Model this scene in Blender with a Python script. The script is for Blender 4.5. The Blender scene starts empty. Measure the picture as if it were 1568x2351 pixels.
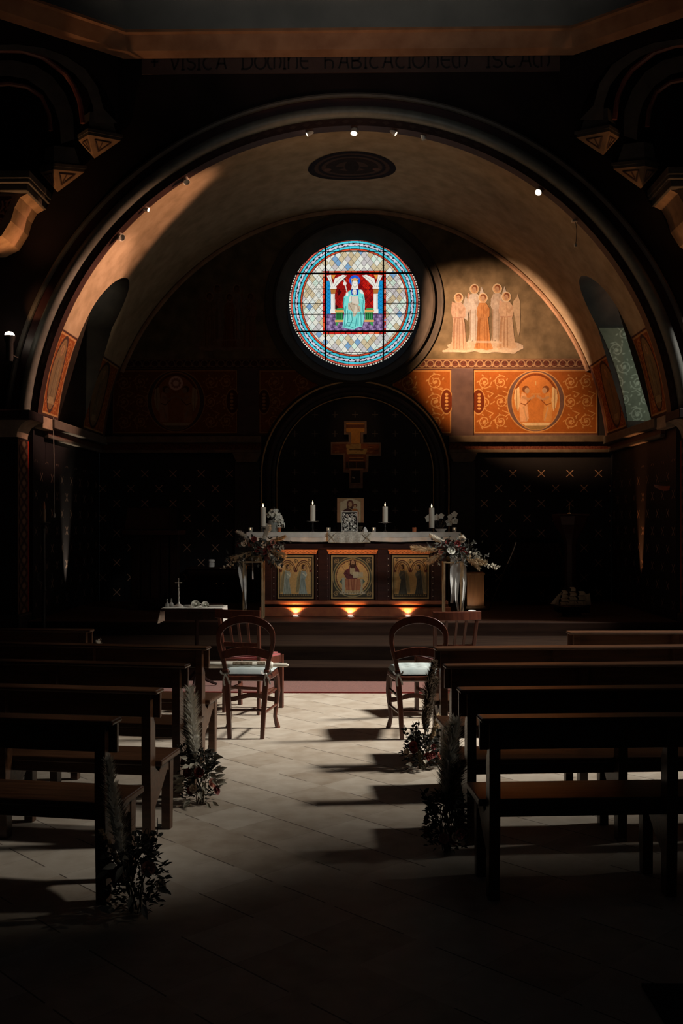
import bpy, math, random
import numpy as np
from mathutils import Vector, Matrix

# ------------------------------------------------------------------ camera, world, daylight, exposure
SC = bpy.context.scene
COL = SC.collection
EYE = 1.55
YAW = math.radians(0.98)
FPX = 2351 * 35.0 / 36.0
HOR = 1205.0
cam_d = bpy.data.cameras.new('camera')
cam = bpy.data.objects.new('camera', cam_d)
COL.objects.link(cam)
cam.location = (0, 0, EYE)
cam.rotation_euler = (math.pi / 2, 0, YAW)
cam_d.sensor_fit = 'VERTICAL'
cam_d.sensor_height = 36.0
cam_d.sensor_width = 24.0
cam_d.lens = 35.0
cam_d.shift_y = (HOR - 1175.5) / 2351.0
cam_d.clip_end = 100
SC.camera = cam

SC.view_settings.view_transform = 'Standard'
SC.view_settings.look = 'None'
SC.view_settings.exposure = 0.0
SC.view_settings.gamma = 1.0
SC.view_settings.use_curve_mapping = False
try:
    SC.cycles.max_bounces = 6
    SC.cycles.diffuse_bounces = 4
    SC.cycles.sample_clamp_indirect = 3.0
except Exception:
    pass

world = bpy.data.worlds.new('dim_interior_air')
SC.world = world
world.use_nodes = True
world.node_tree.nodes['Background'].inputs[0].default_value = (0.75, 0.85, 1.0, 1)
world.node_tree.nodes['Background'].inputs[1].default_value = 0.0045


def spot(name, loc, target, power, color, angle, blend=0.6, radius=0.05):
    l = bpy.data.lights.new(name, 'SPOT')
    l.energy = power
    l.color = color
    l.spot_size = math.radians(angle)
    l.spot_blend = blend
    l.shadow_soft_size = radius
    o = bpy.data.objects.new(name, l)
    COL.objects.link(o)
    o.location = loc
    o.rotation_euler = (Vector(target) - Vector(loc)).to_track_quat('-Z', 'Y').to_euler()
    return o


WARM = (1.0, 0.56, 0.27)
DAY = (1.0, 0.93, 0.82)
# daylight through the small deep windows of the right-hand nave wall (outside the frame), then three added fill spots
spot('window_daylight', (13.0, 8.6, 12.6), (0.8, 8.9, 0.0), 26500, DAY, 25.4, 1.0, 0.95)
spot('near_floor_fill', (13.0, 6.6, 12.6), (0.3, 6.6, 0.0), 20, DAY, 28, 1.0, 1.0)  # added weak fill for the near floor, no window of its own
spot('pew_end_fill', (5.6, 5.4, 6.6), (-1.5, 4.75, 0.0), 1050, DAY, 11, 1.0, 0.3)  # added fill that brightens the left pew ends and their plumes
spot('altar_fill', (4.4, 6.6, 4.6), (-0.1, 11.5, 1.2), 640, (1.0, 0.97, 0.90), 21, 1.0, 0.4)  # added fill on the altar front, hung inside the room

# ------------------------------------------------------------------ helpers
random.seed(7)
PI = math.pi
X0 = -0.065          # the axis of the church
R_V = 3.586          # radius of barrel vault
Z_S = 2.46           # its springing
Y_A, Y_B = 11.2, 14.2  # arch wall, back wall
Z_P = 0.465          # altar platform


def at(px, py, Y):
    """point of the photograph at depth Y (metres)"""
    u = (px - 784.0) / FPX
    v = (HOR - py) / FPX
    t = Y / (math.cos(YAW) + u * math.sin(YAW))
    return Vector((t * (u * math.cos(YAW) - math.sin(YAW)), Y, EYE + t * v))


def S(r, g, b):
    def f(c):
        c = c / 255.0
        return c / 12.92 if c <= 0.04045 else ((c + 0.055) / 1.055) ** 2.4
    return (f(r), f(g), f(b))


class MB:
    def __init__(s):
        s.v, s.f = [], []

    def add(s, vs, fs, M=None):
        o = len(s.v)
        if M is not None:
            vs = [M @ Vector(p) for p in vs]
        s.v += [tuple(p) for p in vs]
        s.f += [tuple(i + o for i in q) for q in fs]
        return s

    def bx(s, x0, x1, y0, y1, z0, z1, M=None):
        vs = [(x0, y0, z0), (x1, y0, z0), (x1, y1, z0), (x0, y1, z0), (x0, y0, z1), (x1, y0, z1), (x1, y1, z1), (x0, y1, z1)]
        return s.add(vs, [(3, 2, 1, 0), (4, 5, 6, 7), (0, 1, 5, 4), (1, 2, 6, 5), (2, 3, 7, 6), (3, 0, 4, 7)], M)

    def prism(s, poly, axis, a, b, M=None):
        """poly: 2-D points; axis 'x': (y,z), 'y': (x,z), 'z': (x,y)"""
        def p3(p, t):
            return {'x': (t, p[0], p[1]), 'y': (p[0], t, p[1]), 'z': (p[0], p[1], t)}[axis]
        n = len(poly)
        vs = [p3(p, a) for p in poly] + [p3(p, b) for p in poly]
        fs = [tuple(range(n)), tuple(range(2 * n - 1, n - 1, -1))]
        fs += [(i, (i + 1) % n, n + (i + 1) % n, n + i)[::-1] for i in range(n)]
        return s.add(vs, fs, M)

    def lathe(s, prof, c=(0, 0, 0), n=24, M=None, caps=True):
        vs, fs = [], []
        for r, z in prof:
            for k in range(n):
                a = 2 * PI * k / n
                vs.append((c[0] + r * math.cos(a), c[1] + r * math.sin(a), c[2] + z))
        m = len(prof)
        for i in range(m - 1):
            for k in range(n):
                fs.append((i * n + k, i * n + (k + 1) % n, (i + 1) * n + (k + 1) % n, (i + 1) * n + k))
        if caps:
            fs.append(tuple(range(n - 1, -1, -1)))
            fs.append(tuple((m - 1) * n + k for k in range(n)))
        return s.add(vs, fs, M)

    def tube(s, pts, r, n=8, M=None, flat=None):
        """sweep along pts; r a number or list; flat=(a,b) scales the section"""
        pts = [Vector(p) for p in pts]
        m = len(pts)
        rr = r if isinstance(r, (list, tuple)) else [r] * m
        vs, fs = [], []
        prev = None
        for i in range(m):
            t = (pts[min(i + 1, m - 1)] - pts[max(i - 1, 0)]).normalized()
            if prev is None:
                ref = Vector((0, 1, 0)) if abs(t.y) < 0.8 else Vector((0, 0, 1))
                u = t.cross(ref).normalized()
            else:
                u = (prev - t * prev.dot(t)).normalized()
            prev = u
            w = t.cross(u)
            fa, fb = flat if flat else (1, 1)
            for k in range(n):
                a = 2 * PI * (k + 0.5) / n
                vs.append(pts[i] + u * (rr[i] * fa * math.cos(a)) + w * (rr[i] * fb * math.sin(a)))
        for i in range(m - 1):
            for k in range(n):
                fs.append((i * n + k, i * n + (k + 1) % n, (i + 1) * n + (k + 1) % n, (i + 1) * n + k))
        fs.append(tuple(range(n - 1, -1, -1)))
        fs.append(tuple((m - 1) * n + k for k in range(n)))
        return s.add(vs, fs, M)

    def ball(s, c, r, nu=14, nv=9, M=None):
        rx, ry, rz = r if isinstance(r, (tuple, list)) else (r, r, r)
        vs = [(c[0], c[1], c[2] - rz)]
        for j in range(1, nv):
            b = -PI / 2 + PI * j / nv
            for i in range(nu):
                a = 2 * PI * i / nu
                vs.append((c[0] + rx * math.cos(b) * math.cos(a), c[1] + ry * math.cos(b) * math.sin(a), c[2] + rz * math.sin(b)))
        vs.append((c[0], c[1], c[2] + rz))
        fs = []
        for i in range(nu):
            fs.append((0, 1 + (i + 1) % nu, 1 + i))
            fs.append((len(vs) - 1, 1 + (nv - 2) * nu + i, 1 + (nv - 2) * nu + (i + 1) % nu))
        for j in range(nv - 2):
            for i in range(nu):
                fs.append((1 + j * nu + i, 1 + j * nu + (i + 1) % nu, 1 + (j + 1) * nu + (i + 1) % nu, 1 + (j + 1) * nu + i))
        return s.add(vs, fs, M)

    def strip(s, A, B, M=None):
        """quads between two polylines"""
        n = len(A)
        return s.add(list(A) + list(B), [(i, i + 1, n + i + 1, n + i) for i in range(n - 1)], M)

    def build(s, name, mat, parent=None, smooth=True, bevel=0, angle=40):
        me = bpy.data.meshes.new(name)
        me.from_pydata([tuple(p) for p in s.v], [], s.f)
        me.update()
        if smooth:
            me.polygons.foreach_set('use_smooth', [True] * len(me.polygons))
            me.set_sharp_from_angle(angle=math.radians(angle))
        o = bpy.data.objects.new(name, me)
        COL.objects.link(o)
        if mat:
            me.materials.append(mat)
        if parent:
            o.parent = parent
        if bevel:
            b = o.modifiers.new('bevel', 'BEVEL')
            b.width = bevel
            b.segments = 2
            b.limit_method = 'ANGLE'
        return o


def tag(o, label, cat, group=None, kind=None):
    o['label'] = label
    o['category'] = cat
    if group:
        o['group'] = group
    if kind:
        o['kind'] = kind
    return o


def thing(name, label, cat, loc=(0, 0, 0), rz=0.0, group=None):
    o = bpy.data.objects.new(name, None)
    o.empty_display_size = 0.05
    COL.objects.link(o)
    o.location = loc
    o.rotation_euler = (0, 0, rz)
    return tag(o, label, cat, group)


def structure(o, label=None):
    o['kind'] = 'structure'
    if label:
        o['label'] = label
    return o


def dup(root, loc, rz, label, group=None):
    r = root.copy()
    COL.objects.link(r)
    r.location = loc
    r.rotation_euler = (0, 0, rz)
    r['label'] = label
    if group:
        r['group'] = group
    for ch in list(root.children):
        c = ch.copy()
        COL.objects.link(c)
        c.parent = r
        for g in list(ch.children):
            d = g.copy()
            COL.objects.link(d)
            d.parent = c
    return r


# ------------------------------------------------------------------ materials
def new_mat(name):
    m = bpy.data.materials.new(name)
    m.use_nodes = True
    nt = m.node_tree
    return m, nt, nt.nodes['Principled BSDF']


def noisy(name, c1, c2, scale=6.0, rough=0.6, stretch=(1, 1, 1), bump=0.0, metal=0.0, spec=0.4, detail=5, sheen=0.0, coat=0.0):
    m, nt, b = new_mat(name)
    tc = nt.nodes.new('ShaderNodeTexCoord')
    mp = nt.nodes.new('ShaderNodeMapping')
    mp.inputs['Scale'].default_value = stretch
    nz = nt.nodes.new('ShaderNodeTexNoise')
    nz.inputs['Scale'].default_value = scale
    nz.inputs['Detail'].default_value = detail
    rp = nt.nodes.new('ShaderNodeValToRGB')
    rp.color_ramp.elements[0].position = 0.32
    rp.color_ramp.elements[1].position = 0.68
    rp.color_ramp.elements[0].color = (*c1, 1)
    rp.color_ramp.elements[1].color = (*c2, 1)
    L = nt.links.new
    L(tc.outputs['Object'], mp.inputs['Vector'])
    L(mp.outputs['Vector'], nz.inputs['Vector'])
    L(nz.outputs['Fac'], rp.inputs['Fac'])
    L(rp.outputs['Color'], b.inputs['Base Color'])
    b.inputs['Roughness'].default_value = rough
    b.inputs['Metallic'].default_value = metal
    b.inputs['Specular IOR Level'].default_value = spec
    if coat:
        b.inputs['Coat Weight'].default_value = coat
        b.inputs['Coat Roughness'].default_value = 0.25
    if sheen:
        b.inputs['Sheen Weight'].default_value = sheen
    if bump:
        bp = nt.nodes.new('ShaderNodeBump')
        bp.inputs['Strength'].default_value = bump
        bp.inputs['Distance'].default_value = 0.01
        L(nz.outputs['Fac'], bp.inputs['Height'])
        L(bp.outputs['Normal'], b.inputs['Normal'])
    return m


def glow(name, color, strength):
    m, nt, b = new_mat(name)
    b.inputs['Base Color'].default_value = (*color, 1)
    b.inputs['Emission Color'].default_value = (*color, 1)
    b.inputs['Emission Strength'].default_value = strength
    return m


def paint_mat(name, rough=0.85, emit=0.0, spec=0.06, metal=0.0):
    m, nt, b = new_mat(name)
    at_ = nt.nodes.new('ShaderNodeAttribute')
    at_.attribute_name = 'Col'
    nt.links.new(at_.outputs['Color'], b.inputs['Base Color'])
    b.inputs['Roughness'].default_value = rough
    b.inputs['Specular IOR Level'].default_value = spec
    b.inputs['Metallic'].default_value = metal
    if emit:
        nt.links.new(at_.outputs['Color'], b.inputs['Emission Color'])
        b.inputs['Emission Strength'].default_value = emit
        b.inputs['Base Color'].default_value = (0.02, 0.02, 0.02, 1)
        for l in list(b.inputs['Base Color'].links):
            nt.links.remove(l)
    return m


class NX:
    """tiny expression helper for math nodes"""
    def __init__(s, nt):
        s.nt = nt

    def m(s, op, a, b=None, c=None):
        n = s.nt.nodes.new('ShaderNodeMath')
        n.operation = op
        for i, q in enumerate((a, b, c)):
            if q is None:
                continue
            if isinstance(q, (int, float)):
                n.inputs[i].default_value = q
            else:
                s.nt.links.new(q, n.inputs[i])
        return n.outputs[0]


def marks_mat(name, base1, base2, mark, ax, sx, sz, half, thick, ox, oz, stagger=True, upright=False, rough=0.6, zmax=None):
    """dark painted wall stencilled with small crosses; ax: 0 = x axis, 1 = y axis runs along the wall"""
    m, nt, b = new_mat(name)
    e = NX(nt)
    tc = nt.nodes.new('ShaderNodeTexCoord')
    sp = nt.nodes.new('ShaderNodeSeparateXYZ')
    nt.links.new(tc.outputs['Object'], sp.inputs[0])
    X, Z = sp.outputs[ax], sp.outputs[2]

    def lattice(dx, dz):
        fx = e.m('SUBTRACT', e.m('FLOORED_MODULO', e.m('SUBTRACT', X, ox + dx - sx / 2), sx), sx / 2)
        fz = e.m('SUBTRACT', e.m('FLOORED_MODULO', e.m('SUBTRACT', Z, oz + dz - sz / 2), sz), sz / 2)
        axx, azz = e.m('ABSOLUTE', fx), e.m('ABSOLUTE', fz)
        box = e.m('LESS_THAN', e.m('MAXIMUM', axx, azz), half)
        if upright:
            d = e.m('MINIMUM', axx, azz)
        else:
            d = e.m('ABSOLUTE', e.m('SUBTRACT', axx, azz))
        return e.m('MULTIPLY', box, e.m('LESS_THAN', d, thick))
    k = lattice(0, 0)
    if stagger:
        k = e.m('MAXIMUM', k, lattice(sx / 2, sz / 2))
    if zmax is not None:
        k = e.m('MULTIPLY', k, e.m('LESS_THAN', Z, zmax))
    nz = nt.nodes.new('ShaderNodeTexNoise')
    nz.inputs['Scale'].default_value = 5
    nt.links.new(tc.outputs['Object'], nz.inputs['Vector'])
    wear = e.m('MULTIPLY', k, e.m('ADD', e.m('MULTIPLY', nz.outputs['Fac'], 1.2), 0.1))
    mx = nt.nodes.new('ShaderNodeMix')
    mx.data_type = 'RGBA'
    mx.inputs['A'].default_value = (*base1, 1)
    mx.inputs['B'].default_value = (*base2, 1)
    nt.links.new(nz.outputs['Fac'], mx.inputs['Factor'])
    m2 = nt.nodes.new('ShaderNodeMix')
    m2.data_type = 'RGBA'
    m2.inputs['B'].default_value = (*mark, 1)
    nt.links.new(mx.outputs['Result'], m2.inputs['A'])
    nt.links.new(wear, m2.inputs['Factor'])
    nt.links.new(m2.outputs['Result'], b.inputs['Base Color'])
    b.inputs['Roughness'].default_value = rough
    b.inputs['Specular IOR Level'].default_value = 0.2
    return m


def floor_mat():
    m, nt, b = new_mat('stone_floor_tiles')
    e = NX(nt)
    L = nt.links.new
    tc = nt.nodes.new('ShaderNodeTexCoord')
    mp = nt.nodes.new('ShaderNodeMapping')
    mp.inputs['Rotation'].default_value = (0, 0, math.radians(45))
    L(tc.outputs['Object'], mp.inputs['Vector'])
    sp = nt.nodes.new('ShaderNodeSeparateXYZ')
    L(mp.outputs['Vector'], sp.inputs[0])
    T = 0.31
    fx = e.m('ABSOLUTE', e.m('SUBTRACT', e.m('FLOORED_MODULO', sp.outputs[0], T), T / 2))
    fy = e.m('ABSOLUTE', e.m('SUBTRACT', e.m('FLOORED_MODULO', sp.outputs[1], T), T / 2))
    nz = nt.nodes.new('ShaderNodeTexNoise')
    nz.inputs['Scale'].default_value = 3.3
    nz.inputs['Detail'].default_value = 2
    L(tc.outputs['Object'], nz.inputs['Vector'])
    nz2 = nt.nodes.new('ShaderNodeTexNoise')
    nz2.inputs['Scale'].default_value = 9
    nz2.inputs['Detail'].default_value = 8
    L(tc.outputs['Object'], nz2.inputs['Vector'])
    j1 = e.m('GREATER_THAN', fy, T / 2 - 0.0034)
    j2 = e.m('MULTIPLY', e.m('GREATER_THAN', fx, T / 2 - 0.002), 0.25)
    joint = e.m('MULTIPLY', e.m('MAXIMUM', j1, j2), e.m('MULTIPLY', e.m('GREATER_THAN', nz.outputs['Fac'], 0.46), 0.8))
    cell = nt.nodes.new('ShaderNodeTexWhiteNoise')
    cv = nt.nodes.new('ShaderNodeCombineXYZ')
    L(e.m('FLOOR', e.m('DIVIDE', sp.outputs[0], T)), cv.inputs[0])
    L(e.m('FLOOR', e.m('DIVIDE', sp.outputs[1], T)), cv.inputs[1])
    L(cv.outputs[0], cell.inputs['Vector'])
    val = e.m('ADD', e.m('MULTIPLY', cell.outputs['Value'], 0.35), e.m('MULTIPLY', nz2.outputs['Fac'], 0.75))
    rp = nt.nodes.new('ShaderNodeValToRGB')
    rp.color_ramp.elements[0].position = 0.25
    rp.color_ramp.elements[1].position = 0.85
    rp.color_ramp.elements[0].color = (0.36, 0.29, 0.22, 1)
    rp.color_ramp.elements[1].color = (0.58, 0.52, 0.44, 1)
    L(val, rp.inputs['Fac'])
    mx = nt.nodes.new('ShaderNodeMix')
    mx.data_type = 'RGBA'
    mx.inputs['B'].default_value = (0.04, 0.025, 0.02, 1)
    L(rp.outputs['Color'], mx.inputs['A'])
    L(joint, mx.inputs['Factor'])
    L(mx.outputs['Result'], b.inputs['Base Color'])
    b.inputs['Roughness'].default_value = 0.62
    b.inputs['Specular IOR Level'].default_value = 0.25
    return m


WOOD = noisy('pew_wood', (0.05, 0.021, 0.010), (0.105, 0.045, 0.021), 7, 0.33, (0.6, 6, 6), 0.05, spec=0.55)
WOODL = noisy('pale_oak', (0.20, 0.095, 0.04), (0.28, 0.14, 0.06), 7, 0.5, (6, 6, 0.6), 0.05)
CHAIRW = noisy('chair_wood', (0.06, 0.016, 0.01), (0.12, 0.035, 0.018), 9, 0.3, (4, 4, 0.8), 0.03, spec=0.5)
ALTARW = noisy('altar_mahogany', (0.022, 0.005, 0.004), (0.045, 0.011, 0.007), 6, 0.45, (1, 4, 6), 0.05)
ALTARL = noisy('altar_carved_red_wood', (0.22, 0.06, 0.03), (0.32, 0.10, 0.04), 12, 0.5)
DARKW = noisy('dark_furniture_wood', (0.009, 0.0036, 0.003), (0.020, 0.007, 0.0055), 6, 0.6, (4, 4, 0.6), spec=0.12)
STEPW = noisy('step_wood', (0.012, 0.0055, 0.0035), (0.026, 0.014, 0.008), 4, 0.7, (0.5, 4, 4), 0.1, spec=0.12)
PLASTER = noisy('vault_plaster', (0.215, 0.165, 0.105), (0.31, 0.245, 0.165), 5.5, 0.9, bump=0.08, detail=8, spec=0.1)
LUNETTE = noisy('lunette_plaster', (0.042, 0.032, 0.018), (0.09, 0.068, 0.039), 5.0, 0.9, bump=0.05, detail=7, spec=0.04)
BLACKW = noisy('dark_painted_wall', (0.010, 0.007, 0.008), (0.020, 0.012, 0.013), 4, 0.7, spec=0.15)
BROWNB = noisy('brown_band', (0.05, 0.022, 0.018), (0.075, 0.032, 0.024), 8, 0.6, spec=0.2)
MAUVE = noisy('mauve_pilaster', (0.036, 0.023, 0.024), (0.055, 0.035, 0.034), 6, 0.85, spec=0.05)
STONE = noisy('grey_beige_stone', (0.20, 0.15, 0.11), (0.30, 0.23, 0.17), 9, 0.8, bump=0.1)
STONED = noisy('dark_moulding', (0.018, 0.013, 0.013), (0.03, 0.022, 0.02), 9, 0.6, spec=0.3)
ROLL = noisy('glossy_grey_roll', (0.085, 0.09, 0.082), (0.12, 0.125, 0.112), 12, 0.5, spec=0.5)
CORNICE = noisy('cornice_paint', (0.24, 0.11, 0.055), (0.34, 0.17, 0.09), 5, 0.75)
DRUM = noisy('drum_plaster', (0.22, 0.21, 0.19), (0.30, 0.28, 0.25), 2, 0.9)
GOLD = noisy('brass', (0.55, 0.36, 0.16), (0.70, 0.48, 0.24), 20, 0.35, metal=0.85)
GOLDP = noisy('gold_paint', (0.30, 0.18, 0.08), (0.42, 0.27, 0.13), 20, 0.5, spec=0.4)
SILVER = noisy('silver', (0.55, 0.53, 0.48), (0.85, 0.82, 0.75), 30, 0.38, metal=0.45)
IRON = noisy('black_iron', (0.015, 0.014, 0.014), (0.03, 0.028, 0.028), 20, 0.45, spec=0.5)
WAX = noisy('ivory_wax', (0.74, 0.70, 0.60), (0.82, 0.78, 0.68), 10, 0.45)
LINEN = noisy('white_linen', (0.70, 0.67, 0.61), (0.82, 0.79, 0.73), 14, 0.85, bump=0.1)
LACE = noisy('lace_linen', (0.48, 0.44, 0.36), (0.78, 0.74, 0.65), 55, 0.9, bump=0.3)
CUSH = noisy('cushion_cotton', (0.42, 0.50, 0.51), (0.54, 0.61, 0.61), 12, 0.85, bump=0.15)
RIBBON = noisy('satin_ribbon', (0.50, 0.51, 0.50), (0.68, 0.67, 0.64), 10, 0.75, spec=0.15)
REDV = noisy('red_velvet', (0.28, 0.035, 0.04), (0.40, 0.06, 0.06), 30, 0.8, sheen=0.4)
GLASS = noisy('clear_glass', (0.6, 0.6, 0.58), (0.75, 0.74, 0.7), 3, 0.15, spec=0.8)
GLASS.node_tree.nodes['Principled BSDF'].inputs['Transmission Weight'].default_value = 0.6
AMBER = noisy('amber_glass', (0.45, 0.12, 0.05), (0.6, 0.2, 0.08), 3, 0.2)
PORCEL = noisy('white_porcelain', (0.72, 0.71, 0.68), (0.8, 0.79, 0.76), 4, 0.25)
GREYV = noisy('grey_ceramic', (0.22, 0.24, 0.22), (0.30, 0.31, 0.28), 8, 0.5)
CARPET = noisy('red_carpet', (0.11, 0.026, 0.016), (0.20, 0.058, 0.037), 60, 0.95, (1, 1, 1), 0.4, sheen=0.3, detail=3)
PETW = noisy('white_petal', (0.70, 0.70, 0.62), (0.82, 0.82, 0.74), 12, 0.7)
PETR = noisy('burgundy_petal', (0.12, 0.018, 0.02), (0.24, 0.04, 0.03), 12, 0.7)
PETD = noisy('dusky_pink_petal', (0.45, 0.16, 0.11), (0.6, 0.27, 0.2), 12, 0.7)
PETB = noisy('blush_petal', (0.62, 0.48, 0.36), (0.74, 0.6, 0.46), 12, 0.7)
LEAFD = noisy('dark_leaf', (0.018, 0.018, 0.014), (0.045, 0.042, 0.03), 9, 0.6)
LEAFP = noisy('dried_pale_leaf', (0.34, 0.31, 0.24), (0.52, 0.48, 0.38), 9, 0.7)
def fluffy(name, c1, c2):
    m = noisy(name, c1, c2, 9, 0.95)
    nt = m.node_tree
    b_ = nt.nodes['Principled BSDF']
    tr = nt.nodes.new('ShaderNodeBsdfTranslucent')
    src = b_.inputs['Base Color'].links[0].from_socket
    nt.links.new(src, tr.inputs['Color'])
    mx = nt.nodes.new('ShaderNodeMixShader')
    mx.inputs[0].default_value = 0.55
    nt.links.new(b_.outputs[0], mx.inputs[1])
    nt.links.new(tr.outputs[0], mx.inputs[2])
    nt.links.new(mx.outputs[0], nt.nodes['Material Output'].inputs['Surface'])
    return m


PAMP = fluffy('pampas_cream', (0.86, 0.82, 0.73), (0.93, 0.90, 0.82))
PAMPT = fluffy('pampas_tan', (0.56, 0.42, 0.26), (0.72, 0.57, 0.38))
PAMPB = fluffy('pampas_brown', (0.12, 0.085, 0.06), (0.2, 0.15, 0.105))
STEM = noisy('dry_stem', (0.10, 0.08, 0.04), (0.18, 0.14, 0.08), 9, 0.8)
FLAME = glow('candle_flame', (1.0, 0.68, 0.38), 7.0)
LAMP = glow('lamp_face', (1.0, 0.86, 0.66), 14.0)
LAMPD = glow('lamp_face_soft', (1.0, 0.80, 0.58), 2.2)
PAINT = paint_mat('wall_painting')
PAINTG = paint_mat('gilded_panel_painting', 0.55, 0, 0.25)
SGLASS = paint_mat('stained_glass', 0.2, 1.0)


# ------------------------------------------------------------------ painting on fine grids
class Canvas:
    def __init__(s, x0, x1, y0, y1, nx, bg):
        s.nx = nx
        s.ny = max(2, int(round(nx * (y1 - y0) / (x1 - x0))))
        s.xs = np.linspace(x0, x1, s.nx)
        s.ys = np.linspace(y0, y1, s.ny)
        s.X, s.Y = np.meshgrid(s.xs, s.ys)
        s.C = np.empty((s.ny, s.nx, 3))
        s.C[:] = bg
        s.A = np.zeros((s.ny, s.nx), bool)
        s.px = (x1 - x0) / (nx - 1)

    def _win(s, xa, xb, ya, yb):
        i0 = max(0, np.searchsorted(s.xs, xa) - 1)
        i1 = min(s.nx, np.searchsorted(s.xs, xb) + 1)
        j0 = max(0, np.searchsorted(s.ys, ya) - 1)
        j1 = min(s.ny, np.searchsorted(s.ys, yb) + 1)
        return slice(j0, j1), slice(i0, i1)

    def put(s, w, m, col, a=1.0):
        m = np.clip(m, 0, 1) * a
        s.C[w] = s.C[w] * (1 - m[..., None]) + np.array(col) * m[..., None]
        s.A[w] |= m > 0.3

    def poly(s, pts, col, a=1.0):
        p = np.array(pts, float)
        w = s._win(p[:, 0].min(), p[:, 0].max(), p[:, 1].min(), p[:, 1].max())
        X, Y = s.X[w], s.Y[w]
        if X.size == 0:
            return
        ins = np.zeros(X.shape, bool)
        n = len(p)
        for i in range(n):
            xa, ya = p[i]
            xb, yb = p[(i + 1) % n]
            if ya == yb:
                continue
            c = ((ya > Y) != (yb > Y)) & (X < (xb - xa) * (Y - ya) / (yb - ya) + xa)
            ins ^= c
        s.put(w, ins.astype(float), col, a)

    def ell(s, cx, cy, rx, ry, col, a=1.0, rot=0.0, inner=0.0):
        R = max(rx, ry)
        w = s._win(cx - R, cx + R, cy - R, cy + R)
        X, Y = s.X[w] - cx, s.Y[w] - cy
        if X.size == 0:
            return
        c, t = math.cos(rot), math.sin(rot)
        q = np.sqrt(((X * c + Y * t) / rx) ** 2 + ((-X * t + Y * c) / ry) ** 2)
        k = min(rx, ry) / s.px
        m = np.clip((1 - q) * k + 0.5, 0, 1)
        if inner:
            m *= np.clip((q - inner) * k + 0.5, 0, 1)
        s.put(w, m, col, a)

    def line(s, pts, wd, col, a=1.0):
        p = np.array(pts, float)
        w = s._win(p[:, 0].min() - wd, p[:, 0].max() + wd, p[:, 1].min() - wd, p[:, 1].max() + wd)
        X, Y = s.X[w], s.Y[w]
        if X.size == 0:
            return
        d = np.full(X.shape, 1e9)
        for i in range(len(p) - 1):
            ax, ay = p[i]
            bx, by = p[i + 1]
            L = (bx - ax) ** 2 + (by - ay) ** 2 + 1e-12
            t = np.clip(((X - ax) * (bx - ax) + (Y - ay) * (by - ay)) / L, 0, 1)
            d = np.minimum(d, (X - ax - t * (bx - ax)) ** 2 + (Y - ay - t * (by - ay)) ** 2)
        d = np.sqrt(d)
        s.put(w, np.clip((wd / 2 - d) / s.px + 0.5, 0, 1), col, a)

    def rect(s, x0, x1, y0, y1, col, a=1.0):
        w = s._win(x0, x1, y0, y1)
        s.put(w, np.ones(s.X[w].shape) * ((s.X[w] >= x0) & (s.X[w] <= x1) & (s.Y[w] >= y0) & (s.Y[w] <= y1)), col, a)

    def grain(s, amt, seed=1):
        r = np.random.RandomState(seed)
        g = np.zeros(s.X.shape)
        for k in (3, 6, 14):
            q = r.rand(s.ny // k + 3, s.nx // k + 3)
            jj = np.arange(s.ny) / k
            ii = np.arange(s.nx) / k
            j0, i0 = jj.astype(int), ii.astype(int)
            fj, fi = (jj - j0)[:, None], (ii - i0)[None, :]
            g += (q[j0][:, i0] * (1 - fj) * (1 - fi) + q[j0 + 1][:, i0] * fj * (1 - fi) + q[j0][:, i0 + 1] * (1 - fj) * fi + q[j0 + 1][:, i0 + 1] * fj * fi)
        s.C *= (1 + amt * (g / 1.5 - 1))[..., None]
        s.C = np.clip(s.C, 0, 1)

    def mesh(s, name, fn, mat, parent=None, mask=None):
        x, y, z = fn(s.X, s.Y)
        x = np.broadcast_to(x, s.X.shape)
        y = np.broadcast_to(y, s.X.shape)
        z = np.broadcast_to(z, s.X.shape)
        co = np.stack([x, y, z], -1).reshape(-1, 3)
        idx = np.arange(s.nx * s.ny).reshape(s.ny, s.nx)
        q = np.stack([idx[:-1, :-1], idx[:-1, 1:], idx[1:, 1:], idx[1:, :-1]], -1)
        if mask is not None:
            k = mask[:-1, :-1] & mask[:-1, 1:] & mask[1:, 1:] & mask[1:, :-1]
            q = q[k]
        q = q.reshape(-1, 4)
        used = np.unique(q)
        rm = np.zeros(len(co), int)
        rm[used] = np.arange(len(used))
        q = rm[q]
        me = bpy.data.meshes.new(name)
        me.vertices.add(len(used))
        me.vertices.foreach_set('co', co[used].astype(np.float32).ravel())
        me.loops.add(q.size)
        me.loops.foreach_set('vertex_index', q.ravel().astype(np.int32))
        me.polygons.add(len(q))
        me.polygons.foreach_set('loop_start', np.arange(0, q.size, 4, dtype=np.int32))
        me.update(calc_edges=True)
        me.validate()
        at_ = me.color_attributes.new('Col', 'FLOAT_COLOR', 'POINT')
        rgba = np.ones((len(used), 4), np.float32)
        rgba[:, :3] = s.C.reshape(-1, 3)[used]
        at_.data.foreach_set('color', rgba.ravel())
        me.materials.append(mat)
        o = bpy.data.objects.new(name, me)
        COL.objects.link(o)
        if parent:
            o.parent = parent
        return o


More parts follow.
